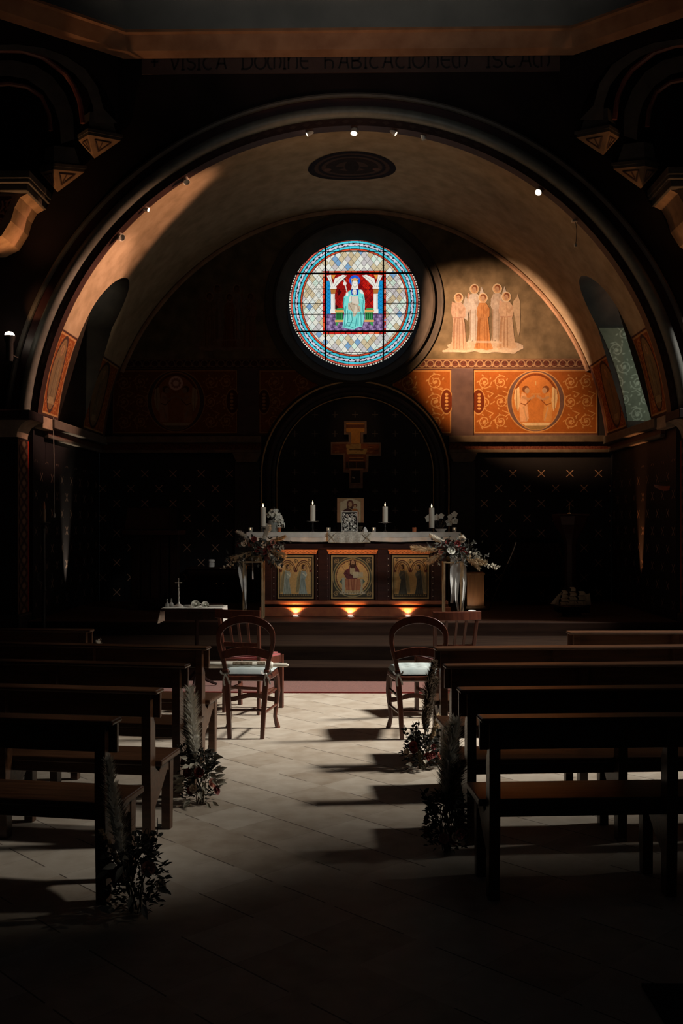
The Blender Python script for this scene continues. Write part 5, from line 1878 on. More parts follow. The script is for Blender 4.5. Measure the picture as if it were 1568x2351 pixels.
t = thing('prayer_book', 'thin dark book on the right of the side table', 'book', (at(493, 1388, YT).x, YT + 0.08, tz), ra(8))
MB().bx(-0.07, 0.07, -0.05, 0.05, 0.0, 0.003).bx(-0.07, 0.07, -0.05, 0.05, 0.015, 0.018).bx(-0.07, -0.066, -.05, .05, 0, .018).build('cover', DARKW, t, False)
MB().bx(-0.066, 0.067, -0.048, 0.048, 0.003, 0.015).build('pages', LINEN, t, False)

# ================================================================== ALTAR
YA = 11.8


def AX(px, Y=YA):
    return at(px, 1200, Y).x


def AZ(py, Y=YA):
    return at(800, py, Y).z


axc = AX(809)
t = thing('altar', 'dark red wooden altar with three painted panels on the raised platform', 'altar', (axc, YA + 0.4, Z_P))


def lx(px):
    return AX(px) - axc


def lz(py):
    return AZ(py) - Z_P


x0, x1 = lx(606), lx(1024)
MB().bx(x0, x1, -0.36, 0.36, 0.10, lz(1244)).build('altar_body', ALTARW, t, False, 0.006)
MB().bx(lx(570), lx(1054), -0.42, 0.42, lz(1240), lz(1222) - 0.006).build('altar_top', ALTARW, t, False, 0.008)
MB().bx(x0 - 0.02, x1 + 0.02, -0.40, 0.38, lz(1262), lz(1247)).build('top_moulding', ALTARW, t, False, 0.012)
MB().bx(x0 - 0.05, x1 + 0.05, -0.43, 0.40, 0.0, lz(1394)).build('plinth', ALTARL, t, False, 0.004)
MB().bx(x0 - 0.02, x1 + 0.02, -0.445, 0.38, lz(1387), lz(1379)).build('base_moulding', ALTARL, t, False, 0.006)
for pa, pb in ((606, 624), (730, 752), (866, 890), (996, 1024)):
    MB().bx(lx(pa), lx(pb), -0.395, -0.35, lz(1379), lz(1262)).build('pilaster', ALTARW, t, False, 0.006)
pan = [(637, 720), (760, 858), (900, 985)]
STUD = noisy('mother_of_pearl_stud', (0.7, 0.6, 0.5), (0.8, 0.7, 0.6), 9, 0.3)


def altar_panel(k, pa, pb):
    c = Canvas(0, 100, 0, 100, 170, (0.16, 0.115, 0.05))
    Gd, Gd2, Dk, Rd = (0.55, 0.34, 0.13), (0.34, 0.20, 0.06), (0.03, 0.022, 0.016), (0.10, 0.025, 0.018)
    Bl, Bl2, Bl3 = (0.36, 0.40, 0.33), (0.13, 0.16, 0.14), (0.56, 0.56, 0.44)
    c.rect(0, 100, 0, 100, (0.38, 0.26, 0.11))
    c.rect(4, 96, 3, 96, Dk)
    c.rect(6, 94, 5, 94, Gd)
    if k == 1:
        c.rect(6, 94, 5, 94, (0.05, 0.045, 0.03))
        for sx_ in (-1, 1):
            for sy_ in (-1, 1):
                spiral(c, 50 + sx_ * 38, 49.5 + sy_ * 38, 6, (0.3, 0.2, 0.09), 1.6, 1.2, 1, sx_ * sy_)
        c.ell(50, 50, 46.5, 46.5, (0.30, 0.23, 0.11))
        c.ell(50, 50, 44.5, 44.5, (0.07, 0.07, 0.045))
        c.ell(50, 50, 41.5, 41.5, (0.36, 0.24, 0.09))
        c.ell(50, 50, 38.5, 38.5, Rd)
        c.ell(50, 50, 37, 37, Gd)
        for i in range(48):
            a = 2 * PI * i / 48
            c.ell(50 + 37.5 * math.cos(a), 50 + 37.5 * math.sin(a), 1.3, 1.3, Rd)
        # throne
        c.rect(26, 32, 16, 48, (0.40, 0.38, 0.28))
        c.rect(68, 74, 16, 46, (0.40, 0.34, 0.22))
        c.poly([(20, 40), (26, 46), (26, 33)], (0.10, 0.13, 0.10))
        c.poly([(80, 40), (74, 46), (74, 33)], (0.10, 0.13, 0.10))
        c.rect(20, 80, 11, 16, (0.46, 0.40, 0.28))
        for i in range(10):
            c.rect(22 + i * 6, 25 + i * 6, 13, 14.5, (0.16, 0.12, 0.07))
        c.ell(51, 82, 11.5, 11.5, Gd2, inner=0.9)
        c.line([(51, 95), (51, 84)], 1, Rd)
        Pu, Re = (0.13, 0.035, 0.035), (0.38, 0.14, 0.07)
        c.poly([(45, 80), (57, 80), (66, 66), (69, 52), (60, 46), (36, 46), (29, 58), (34, 66), (42, 70)], Pu)
        c.poly([(30, 66), (34, 62), (26, 76), (22, 80), (23, 77)], (0.32, 0.17, 0.09))
        c.poly([(44, 72), (56, 72), (57, 58), (50, 54), (44, 58)], (0.42, 0.34, 0.20))
        c.poly([(33, 46), (68, 46), (70, 30), (66, 16), (36, 16), (33, 30)], Re)
        c.poly([(36, 20), (66, 20), (66, 14), (34, 14)], (0.44, 0.32, 0.17))
        for xs_ in ((40, 42), (47, 50), (54, 53), (61, 60)):
            c.line([(xs_[0], 45), (xs_[1], 18)], 1.6, (0.20, 0.06, 0.035), .8)
        for xs_ in ((44, 46), (58, 57)):
            c.line([(xs_[0], 44), (xs_[1], 20)], 1.8, (0.50, 0.24, 0.12), .7)
        for xs_ in (((31, 60), (42, 54), (52, 52)), ((33, 64), (40, 58))):
            c.line(xs_, 1.3, (0.05, 0.015, 0.015))
        c.poly([(45, 90), (57, 90), (59, 78), (55, 70), (47, 70), (43, 78)], (0.05, 0.02, 0.012))
        c.ell(51, 83, 4, 6, (0.40, 0.24, 0.13))
        c.poly([(48, 80), (54, 80), (51, 74)], (0.07, 0.03, 0.015))
        for dx in (-1.6, 1.6):
            c.ell(51 + dx, 84, 0.8, 0.6, Dk)
        c.poly([(52, 48), (63, 48), (63, 62), (52, 62)], (0.56, 0.48, 0.31))
        c.poly([(63, 49), (75, 49), (75, 61), (63, 61.5)], (0.50, 0.42, 0.26))
        for y in (51, 54, 57, 60):
            c.line([(54, y), (61, y)], .6, (0.3, 0.22, 0.13), .6)
            c.line([(65, y), (73, y)], .6, (0.3, 0.22, 0.13), .6)
    else:
        # twin arches on slim columns
        for cx in (28, 72):
            c.poly([(cx - 22, 64)] + arc(cx, 64, 22, 25, 180, 0, 24) + [(cx + 22, 64)], Rd)
            c.poly([(cx - 20, 64)] + arc(cx, 64, 20, 23, 180, 0, 24) + [(cx + 20, 64)], (0.40, 0.27, 0.11))
            c.poly([(cx - 17.5, 64)] + arc(cx, 64, 17.5, 20, 180, 0, 24) + [(cx + 17.5, 64)], Rd)
            c.poly([(cx - 16, 64)] + arc(cx, 64, 16, 18.5, 180, 0, 24) + [(cx + 16, 64)], Gd)
        c.rect(6, 94, 5, 64, Gd)
        for cx in (8, 92):
            c.rect(cx - 2, cx + 2, 12, 62, (0.40, 0.27, 0.11))
            c.rect(cx - 4, cx + 4, 61, 66, Rd)
        c.rect(46, 54, 61, 66, Rd)
        c.rect(49, 51, 64, 72, Rd)
        spiral(c, 50, 86, 5, Dk, 1.5, 1.2, 0, 1)
        for px_, s_ in ((13, 1), (87, -1)):
            spiral(c, px_, 89, 4, Dk, 1.3, 1.2, 0, s_)

        def ang_(cx, f, rb, rb2, rb3):
            X = lambda v: cx + f * v
            c.poly([(X(-9), 66), (X(-16), 50), (X(-20), 14), (X(-12), 14), (X(-4), 40), (X(-2), 60)], (0.30, 0.25, 0.13))
            for v in (-18, -15, -12):
                c.line([(X(-8), 60), (X(v), 18)], 0.9, (0.14, 0.10, 0.05), .7)
            c.poly([(X(-4), 66), (X(6), 66), (X(11), 54), (X(6), 44), (X(9), 24), (X(13), 9), (X(-12), 9), (X(-9), 26), (X(-7), 50)], rb)
            for v in (-6, -2, 2, 6):
                c.line([(X(v * .5), 46), (X(v), 28), (X(v * 1.5), 11)], 1.4, rb2, .8)
            c.line([(X(0), 58), (X(8), 52), (X(11), 60)], 3, rb3)
            c.line([(X(-3), 62), (X(-2), 46)], 1.2, rb2)
            c.line([(X(11), 58), (X(12), 66)], 2, (0.38, 0.22, 0.12))
            c.ell(X(3), 72, 8.5, 8.5, (0.46, 0.30, 0.10))
            c.ell(X(3), 72, 8.5, 8.5, Rd, inner=0.88)
            c.ell(X(2), 73, 5, 6, (0.05, 0.022, 0.012))
            c.ell(X(4.5), 71.5, 3.2, 4.4, (0.42, 0.25, 0.14))
            c.ell(X(6), 72, .7, .6, Dk)
        if k == 0:
            ang_(26, 1, Bl, Bl2, Bl3)
            ang_(70, 1, (0.30, 0.36, 0.33), Bl2, Bl3)
        else:
            ang_(30, -1, (0.10, 0.105, 0.085), (0.05, 0.05, 0.04), (0.16, 0.16, 0.12))
            ang_(74, -1, (0.085, 0.088, 0.075), (0.04, 0.04, 0.035), (0.14, 0.13, 0.10))
        c.rect(6, 94, 5, 11, (0.05, 0.04, 0.025))
        for i in range(18):
            c.rect(8 + i * 4.8, 10.5 + i * 4.8, 6.5, 9.5, (0.20, 0.15, 0.07))
    c.C = np.clip(c.C * 1.2, 0, 0.9)
    c.grain(0.25, 70 + k)
    zl, zh = lz(1375), lz(1275)
    xa_, xb_ = lx(pa), lx(pb)
    MB().bx(xa_, xb_, -0.375, -0.36, zl, zh).build('panel_board', ALTARW, t, False)
    c.mesh('panel_painting', lambda x, y: (xa_ + (xb_ - xa_) * x / 100, -0.3775 + 0 * x, zl + (zh - zl) * y / 100), PAINTG, t)
    # sloping painted cornice
    c = Canvas(0, 100, 0, 10, 170, (0.46, 0.17, 0.08))
    c.line([(x_, 5 + 3 * math.sin(x_ / 100 * 2 * PI * 4)) for x_ in range(0, 101, 2)], 1.2, (0.10, 0.03, 0.02))
    for i in range(8):
        c.ell(6.2 + i * 12.5, 5 + (2.4 if i % 2 else -2.4), 2, 1.4, (0.18, 0.06, 0.03))
    c.mesh('panel_cornice', lambda x, y: (xa_ - 0.03 - 0.02 * y / 10 + (xb_ - xa_ + 0.06 + 0.04 * y / 10) * x / 100, -0.385 - 0.05 * y / 10, lz(1272) + (lz(1262) - lz(1272)) * y / 10), PAINTG, t)
    for pxs in (xa_ - 0.045, xb_ + 0.045):
        MB().bx(pxs - 0.03, pxs + 0.03, -0.385, -0.35, zl - 0.02, lz(1273)).build('carved_strip', ALTARW, t, False, 0.008)
        b = MB()
        for i in range(7):
            b.ball((pxs, -0.387, zl + (zh - zl) * (0.06 + i / 7.0)), 0.0055, 8, 6)
        b.build('studs', STUD, t)


for k, (pa, pb) in enumerate(pan):
    altar_panel(k, pa, pb)

# white altar cloth (front drop with a hemmed fold) and the narrower lace cloth
t = thing('altar_cloth', 'long white linen cloth covering the altar table top', 'altar cloth', (axc, YA + 0.4, AZ(1222)))
xa, xb = lx(567), lx(1057)
b = MB().bx(xa, xb, -0.432, 0.43, -0.005, 0.0)
n = 90
A, Bm, B2, Cc = [], [], [], []
for k in range(n + 1):
    x_ = xa + (xb - xa) * k / n
    w_ = 0.004 * math.sin(k * .55) + 0.003 * math.sin(k * 1.3)
    sag = 0.006 * math.sin(k / n * PI * 5)
    A.append((x_, -0.432, 0))
    Bm.append((x_, -0.436 + w_, -0.056 + sag * .4))
    B2.append((x_, -0.444 + w_, -0.060 + sag * .4))
    Cc.append((x_, -0.440 + w_ * 1.6, -0.108 + sag))
b.strip(A, Bm)
b.build('cloth_top', LINEN, t)
MB().strip(B2, Cc).build('cloth_hem', LINEN, t)
MB().strip([(xa, -0.432, 0), (xa, 0.43, 0)], [(xa - 0.02, -0.44, -0.11), (xa - 0.02, 0.43, -0.11)]).strip([(xb, -0.432, 0), (xb, 0.43, 0)], [(xb + 0.02, -0.44, -0.06), (xb + 0.02, 0.43, -0.11)]).build('cloth_side', LINEN, t)
t = thing('lace_cloth', 'short embroidered lace cloth hanging over the middle of the altar edge', 'altar cloth', (AX(802), YA - 0.06, AZ(1222) + 0.002))
xa, xb = AX(753) - AX(802), AX(852) - AX(802)
n = 40
A = [(xa + (xb - xa) * k / n, -0.005, 0.002) for k in range(n + 1)]
Bq = [(xa + (xb - xa) * k / n, 0.35, 0.002) for k in range(n + 1)]
Cq = [(xa + (xb - xa) * k / n, -0.012 - 0.006 * math.sin(k * .7), -0.06) for k in range(n + 1)]
Dq = [(xa + 0.008 + (xb - xa - 0.02) * k / n, -0.014 - 0.009 * math.sin(k * .7), -0.125 - 0.006 * math.sin(k / n * PI)) for k in range(n + 1)]
MB().strip(Bq, A).strip(A, Cq).strip(Cq, Dq).build('cloth', LACE, t)
b = MB()
for s_ in (-1, 1):
    cx = s_ * 0.205
    for a in (-1, 1):
        b.tube([(cx - 0.045, -0.024, -0.06 - a * 0.05), (cx, -0.026, -0.06), (cx + 0.045, -0.024, -0.06 + a * 0.05)], 0.004, 4)
b.tube([(p[0], p[1] - 0.003, p[2] + 0.004) for p in Dq], 0.005, 4)
b.build('embroidery', noisy('tan_embroidery', (0.3, 0.24, 0.15), (0.4, 0.33, 0.22), 30, 0.8), t)

# candles and candlesticks
ZT = AZ(1222) + 0.001


def pillar(label, px, ytop, ybot, dy=0.0):
    Y = YA + 0.12 + dy
    t = thing('pillar_candle', label, 'candle', (at(px, 1200, Y).x, Y, at(px, ybot, Y).z), 0, 'tall ivory altar candles')
    h = at(px, ytop, Y).z - at(px, ybot, Y).z
    MB().lathe([(0.0, 0), (0.031, 0), (0.032, 0.004), (0.032, h - 0.004), (0.029, h), (0.02, h - 0.006), (0.0, h - 0.008)], n=24, caps=False).build('candle_body', WAX, t)
    MB().tube([(0, 0, h - 0.01), (0.001, 0, h + 0.008)], 0.0014, 6).build('wick', IRON, t)
    MB().lathe([(0.0005, 0), (0.005, 0.007), (0.0065, 0.016), (0.0045, 0.030), (0.0015, 0.043), (0.0002, 0.05)], c=(0, 0, h + 0.002), n=12).build('flame', FLAME, t)


def stick(label, px, ybot, dy=0.0):
    Y = YA + 0.12 + dy
    zt = at(px, ybot, Y).z
    h = zt - ZT
    t = thing('candlestick', label, 'candlestick', (at(px, 1200, Y).x, Y, ZT), 0, 'wrought candlesticks on the altar')
    MB().lathe([(0.035, 0), (0.035, 0.006), (0.018, 0.012), (0.009, 0.02), (0.008, h * .5), (0.012, h * .55), (0.008, h * .62), (0.010, h - 0.012), (0.03, h - 0.006), (0.033, h)], n=16).build('stem', IRON, t)
    b = MB()
    for k in range(6):
        a = 2 * PI * k / 6
        leaf(b, (0.02 * math.cos(a), 0.02 * math.sin(a), h - 0.006), (math.cos(a), math.sin(a), 0.25), Vector((0, 0, 1)), 0.062, 0.03)
    b.build('drip_petals', noisy('pewter', (0.34, 0.33, 0.30), (0.5, 0.48, 0.44), 20, 0.5, metal=0.2), t, False)


pillar('tall lit candle second from left, on a petal candlestick', 718, 1159, 1197)
stick('petal-cupped candlestick left of the icon', 718, 1197)
pillar('tall lit candle third from left, right of the icon', 884, 1163, 1200)
stick('petal-cupped candlestick right of the icon', 884, 1200)
pillar('tall lit candle at the left end of the altar in front of white flowers', 604, 1165, 1209, -0.1)
pillar('tall lit candle at the right end of the altar in front of the orchids', 991, 1166, 1212, -0.1)
for px, yb, lb in ((604, 1209, 'low black iron candle stand at the left end of the altar'), (991, 1212, 'low black candle stand at the right end of the altar')):
    Y = YA + 0.02
    h = at(px, yb, Y).z - ZT
    t = thing('candle_stand', lb, 'candlestick', (at(px, 1200, Y).x, Y, ZT), 0, 'low candle stands on the altar')
    MB().lathe([(0.048, h - 0.006), (0.05, h - 0.002), (0.048, h), (0.0, h)], n=20, caps=False).build('plate', IRON, t)
    for k in range(3):
        a = 2 * PI * k / 3 + .5
        MB().tube([(0.04 * math.cos(a), 0.04 * math.sin(a), h - 0.005), (0.03 * math.cos(a), 0.03 * math.sin(a), h * .5), (0.046 * math.cos(a), 0.046 * math.sin(a), 0.0)], 0.004, 6).build('leg', IRON, t)

tl = None
for px, amber, lb in ((575, 0, 'clear tealight glass at the far left end of the altar'), (641, 1, 'amber tealight glass by the left white flowers'), (754, 0, 'clear tealight just left of the lace cloth'),
                      (858, 0, 'clear tealight just right of the lace cloth'), (951, 1, 'amber tealight between the two right-hand candles'), (1043, 0, 'clear tealight at the far right end of the altar')):
    Y = YA + 0.0
    t = thing('tealight', lb, 'tealight', (at(px, 1200, Y).x, Y, ZT + (0.002)), 0, 'tealights in small glasses along the altar')
    MB().lathe([(0.022, 0), (0.024, 0.003), (0.026, 0.055), (0.0245, 0.055), (0.0225, 0.006), (0.0, 0.006)], n=20, caps=False).build('glass_cup', AMBER if amber else GLASS, t)
    MB().lathe([(0.0, 0.007), (0.0195, 0.007), (0.0195, 0.022), (0.0, 0.022)], n=16, caps=False).build('wax', WAX if not amber else glow('lit_wax', (0.8, 0.25, 0.10), 0.5), t)
    MB().lathe([(0.0005, 0), (0.003, 0.004), (0.0035, 0.009), (0.002, 0.017), (0.0003, 0.025)], c=(0, 0, 0.028), n=10).build('flame', FLAME, t)

# icon and silver stand on the altar
Y = YA + 0.5
pa, pb = at(774, 1200, Y), at(835, 1144, Y)
cx = (pa.x + pb.x) / 2
t = thing('icon_panel', 'square painted icon of a woman and child standing at the back of the altar', 'icon', (cx, Y, ZT))
hw, zl, zh = (pb.x - pa.x) / 2, pa.z - ZT, pb.z - ZT
MB().bx(-hw, hw, 0, 0.025, zl, zh).build('board', ALTARL, t, False, 0.003)
c = Canvas(0, 100, 0, 92, 120, (0.40, 0.20, 0.10))
c.rect(10, 90, 0, 92, (0.36, 0.22, 0.10))
c.rect(12, 88, 0, 90, (0.55, 0.44, 0.28))
c.poly([(12, 90), (40, 90), (24, 82), (12, 76)], (0.36, 0.22, 0.12))
c.poly([(88, 90), (60, 90), (80, 82), (88, 76)], (0.36, 0.22, 0.12))
c.poly([(36, 70), (40, 82), (50, 86), (58, 82), (62, 70), (58, 52), (80, 40), (80, 0), (18, 0), (20, 44), (38, 56)], (0.07, 0.025, 0.022))
c.ell(49, 72, 13, 14, (0.14, 0.045, 0.03))
c.ell(49, 69, 7, 10, (0.46, 0.28, 0.15))
c.ell(47, 71, 1.2, .8, (0.05, 0.02, 0.01))
c.ell(52, 71, 1.2, .8, (0.05, 0.02, 0.01))
c.poly([(58, 54), (74, 54), (82, 40), (80, 10), (58, 20)], (0.45, 0.15, 0.04))
c.ell(68, 64, 8, 8, (0.16, 0.05, 0.03))
c.ell(67, 61, 4.5, 6, (0.48, 0.28, 0.15))
c.line([(44, 56), (54, 50), (60, 44)], 3, (0.40, 0.24, 0.12))
c.grain(0.2, 5)
c.mesh('icon_painting', lambda x, y: (-hw + 2 * hw * x / 100, -0.002 + 0 * x, zl + (zh - zl) * y / 92), PAINTG, t)
MB().bx(-hw * .95, -hw * .8, 0.0, 0.1, 0, zl + 0.01).bx(hw * .8, hw * .95, 0, 0.1, 0, zl + 0.01).bx(-hw, hw, 0.0, 0.03, zl - 0.012, zl).build('easel_foot', DARKW, t, False)
Y = YA + 0.22
pa, pb = at(785, 1220, Y), at(820, 1175, Y)
cx = (pa.x + pb.x) / 2
t = thing('silver_missal_stand', 'ornate pierced silver stand in front of the icon on the altar', 'missal stand', (cx, Y, ZT))
hw, zh = (pb.x - pa.x) / 2, pb.z - ZT
MB().bx(-hw, hw, 0.008, 0.016, 0.012, zh).build('back_plate', IRON, t, False)
b = MB()
for xx in (-hw, hw):
    b.tube([(xx, 0, 0.01), (xx, 0, zh)], 0.005, 6)
b.tube([(-hw - .004, 0, zh), (hw + .004, 0, zh)], 0.006, 6)
b.tube([(-hw - .01, -0.01, 0.012), (hw + .01, -0.01, 0.012)], 0.006, 6)
b.build('frame', SILVER, t)
b = MB()
rng = random.Random(12)
for s_ in (-1, 1):
    for (cx_, cz_, r, h0) in ((.30, .82, .22, 0), (.62, .62, .20, 1), (.38, .42, .22, 2), (.68, .30, .2, 3), (.28, .16, .18, 4), (.75, .86, .16, 5), (.16, .60, .14, 1), (.60, .10, .14, 2)):
        pts = []
        for k in range(15):
            rr = r * (1 - .7 * k / 14)
            a = h0 + s_ * k / 14 * 2.6 * PI
            pts.append((s_ * cx_ * hw + rr * math.cos(a) * hw, -0.002, cz_ * zh + rr * math.sin(a) * hw * 1.1))
        b.tube(pts, [0.0075 - 0.003 * k / 14 for k in range(15)], 5)
    for k in range(30):
        b.ball((s_ * hw * rng.uniform(.05, .95), -0.003, zh * rng.uniform(.04, .75)), (0.006, .005, .009), 6, 5)
b.tube([(-.02, -0.004, zh * .8), (0, -.006, zh * .86), (.02, -0.004, zh * .8)], 0.006, 6)
b.ball((0, -0.004, zh * .62), (0.012, .006, 0.03), 8, 6)
b.build('pierced_scrollwork', SILVER, t)
for s_ in (-1, 1):
    MB().ball((s_ * hw * .8, -0.012, 0.008), 0.009, 8, 6).build('foot', SILVER, t)
t = thing('folded_card', 'small white folded card beside the silver stand on the altar', 'card', (at(838, 1215, YA + .2).x, YA + .2, ZT), ra(20))
MB().add([(-.03, -.03, 0), (.03, -.03, 0), (.012, 0, .06), (-.012, 0, .06), (-.03, .03, 0), (.03, .03, 0)], [(0, 1, 2, 3), (3, 2, 5, 4)]).build('card', PORCEL, t, False)
t = thing('incense_bowl', 'small dark openwork bowl right of the silver stand on the altar', 'bowl', (at(826, 1215, YA + .3).x, YA + .3, ZT))
MB().lathe([(0.022, 0), (0.024, 0.006), (0.012, 0.016), (0.03, 0.04), (0.038, 0.07), (0.034, 0.07), (0.024, 0.04), (0.0, 0.03)], n=18, caps=False).build('bowl', noisy('dark_bronze', (0.05, 0.045, 0.035), (0.2, 0.18, 0.14), 40, 0.4, metal=.7), t)
t = thing('open_booklet', 'thin white booklet lying by the right-hand candle on the altar', 'booklet', (at(978, 1218, YA + .05).x, YA + .05, ZT), ra(-6))
MB().bx(-.07, .07, -.06, .06, 0, .006).build('pages', LINEN, t, False)

# flowers on the altar
rng = random.Random(21)
Y = YA + 0.25
t = thing('hydrangea_vase', 'grey vase of white hydrangea at the left end of the altar', 'vase', (at(626, 1218, Y).x, Y, ZT))
MB().lathe([(0.05, 0), (0.062, 0.03), (0.066, 0.09), (0.058, 0.13), (0.05, 0.145), (0.045, 0.14), (0.05, 0.09), (0.0, 0.02)], n=24, caps=False).build('vase', GREYV, t)
b = MB()
for k in range(150):
    a, e = rng.uniform(0, 2 * PI), rng.uniform(-.35, 1.3)
    r = 0.085
    cx_, cz_ = rng.choice(((-.01, .19), (.06, .15), (.02, .22), (.075, .08)))
    c_ = Vector((cx_ + r * .8 * math.cos(a) * math.cos(e), r * math.sin(a) * math.cos(e), cz_ + r * .7 * math.sin(e)))
    d = Vector((math.cos(a) * math.cos(e), math.sin(a) * math.cos(e) - .3, math.sin(e)))
    for q_ in range(4):
        an = q_ * PI / 2 + k
        s1 = d.cross(Vector((0.3, .1, 1))).normalized()
        s2 = d.cross(s1).normalized()
        leaf(b, c_, s1 * math.cos(an) + s2 * math.sin(an) + d * .3, d, 0.02, 0.018)
b.build('flower_heads', PETW, t, False)
b = MB()
for k in range(7):
    sprig(b, (rng.uniform(-.03, .03), 0, .14), (rng.uniform(-.9, .5), rng.uniform(-.4, .4), 1), rng.uniform(.12, .2), 9, .016, rng)
b.build('foliage', LEAFD, t, False)
b = MB()
for k in range(4):
    sprig(b, (-.05, -.03, .08), (-1, rng.uniform(-.4, .2), rng.uniform(-.5, .3)), .09, 8, .018, rng)
b.build('white_sprigs', PETW, t, False)
Y = YA + 0.18
t = thing('orchid_bowl', 'white bowl of large white orchids at the right end of the altar', 'vase', (at(1012, 1222, Y).x, Y, ZT))
MB().lathe([(0.035, 0), (0.045, 0.006), (0.06, 0.025), (0.072, 0.04), (0.068, 0.04), (0.05, 0.02), (0.0, 0.012)], n=24, caps=False).build('bowl', PORCEL, t)
b = MB()
for (dx, dz) in ((-.1, .14), (-.02, .15), (.02, .14), (.12, .13), (.13, .17), (.07, .1)):
    b.tube([(0, 0, .02), (dx * .5, 0, dz * .75), (dx, -.01, dz)], 0.0025, 4)
b.build('stems', STEM, t)
for (px, py, r) in ((984, 1190, .05), (1003, 1188, .047), (1013, 1185, .04), (1031, 1199, .052), (1044, 1196, .045), (1043, 1181, .042), (1033, 1187, .036)):
    q_ = at(px, py, Y) - Vector((at(1012, 1222, Y).x, Y, ZT))
    b = MB()
    d = Vector((rng.uniform(-.3, .3), -1, rng.uniform(-.1, .3))).normalized()
    s1 = d.cross(Vector((0, 0, 1))).normalized()
    s2 = s1.cross(d)
    q_.y = rng.uniform(-.03, .02)
    for k in range(5):
        an = PI / 2 + k * 2 * PI / 5
        leaf(b, q_, s1 * math.cos(an) + s2 * math.sin(an) + d * .25, d, r * 1.0, r * 1.1)
    b.ball(q_ + d * .01, r * .14, 8, 6)
    b.build('orchid_flower', PETW, t, True, 0, 60)
b = MB()
for k in range(5):
    sprig(b, (0, 0, .05), (rng.uniform(-.7, .7), -.2, 1), .12, 8, .016, rng)
b.build('foliage', LEAFD, t, False)

# cross hanging behind the altar
Y = Y_B - 0.05
o_ = at(817, 1045, Y)
t = thing('painted_cross', 'gilded painted cross with stepped ends hanging on the wall behind the altar', 'cross', tuple(o_))


def cq(pts):
    r = []
    for x_, y_ in pts:
        p = at(760 + x_ / 13.07, 960 + y_ / 13.07, Y) - o_
        r.append((p.x, p.z))
    return r


outl = [(392, 100), (1066, 95), (1070, 480), (965, 485), (965, 735), (1500, 735), (1500, 1130), (1130, 1135), (1110, 1620), (955, 1630), (955, 2110), (545, 2115), (545, 1640), (372, 1630), (370, 1110), (-5, 1105), (-5, 725), (530, 715), (525, 490), (392, 490)]
pl = cq(outl)
MB().prism(pl, 'y', -0.018, 0.03).build('cross_body', noisy('cross_border', (0.16, 0.09, 0.06), (0.24, 0.14, 0.09), 20, 0.6), t, False)
inn = [(440, 140), (1010, 135), (1015, 430), (900, 440), (900, 770), (1460, 775), (1460, 1085), (1060, 1095), (1050, 1540), (890, 1560), (890, 1990), (600, 1990), (600, 1560), (425, 1545), (420, 1070), (30, 1065), (30, 765), (590, 765), (590, 440), (440, 440)]
xs_ = [p[0] for p in pl]
zs_ = [p[1] for p in pl]
c = Canvas(min(xs_), max(xs_), min(zs_), max(zs_), 130, (0.05, 0.02, 0.012))
Q2 = lambda *p: cq(p)
OrG = (0.55, 0.24, 0.05)
ip = cq(inn)
mk = Canvas(min(xs_), max(xs_), min(zs_), max(zs_), 130, (0, 0, 0))
mk.poly(ip, (1, 1, 1))
c.poly(ip, (0.16, 0.05, 0.02))
c.poly(Q2((450, 150), (1000, 150), (1000, 200), (450, 200)), OrG)
c.poly(Q2((450, 300), (1000, 300), (1000, 420), (880, 430), (880, 770), (600, 770), (600, 430), (450, 420)), OrG)
c.poly(Q2((450, 790), (900, 770), (1100, 880), (1050, 1080), (480, 1080)), (0.42, 0.26, 0.09))
c.poly(Q2((900, 780), (1450, 790), (1450, 900), (900, 920)), (0.26, 0.075, 0.025))
rng = random.Random(6)
for k in range(40):
    a_, b_ = rng.uniform(30, 1450), rng.uniform(770, 1080)
    c.line(Q2((a_, b_), (a_ + rng.uniform(30, 120), b_ + rng.uniform(-10, 10))), 0.006, rng.choice([(0.4, 0.2, 0.08), (0.06, 0.02, 0.012), (0.3, 0.1, 0.04)]), .8)
for y_, col in ((950, (0.03, 0.012, 0.008)), (1095, (0.03, 0.012, 0.008)), (1190, (0.42, 0.2, 0.07)), (1230, (0.03, .01, .01)), (1270, (0.36, .2, .08)), (1380, (0.2, .08, .03)), (1530, (0.4, 0.24, 0.14)), (1810, (0.3, .22, .16)), (1960, (.25, .16, .1))):
    c.line(Q2((560, y_), (960 if y_ < 1600 else 880, y_)), 0.012, col)
c.poly(Q2((440, 1300), (1030, 1300), (1030, 1510), (440, 1510)), (0.03, 0.016, 0.012))
c.poly(Q2((605, 1570), (885, 1570), (885, 1940), (605, 1940)), (0.022, 0.014, 0.012))
c.line(Q2((520, 1330), (540, 1500)), .008, (.14, .07, .04))
c.line(Q2((760, 1330), (760, 1500)), .008, (.14, .07, .04))
c.line(Q2((640, 1780), (700, 1800)), .012, (.5, .4, .3))
c.grain(0.3, 9)
c.mesh('cross_painting', lambda x, y: (x, -0.0205 + 0 * x, y), PAINTG, t, mk.A)
spot('cross_spotlight', (X0 + 0.35, Y_A + 0.25, 5.8), at(815, 1000, Y_B), 55, WARM, 13, 0.9, 0.03)

# ================================================================== FLOWER STANDS
GSTAND = noisy('gold_stand_metal', (0.42, 0.30, 0.17), (0.55, 0.40, 0.24), 20, 0.4, metal=0.5)


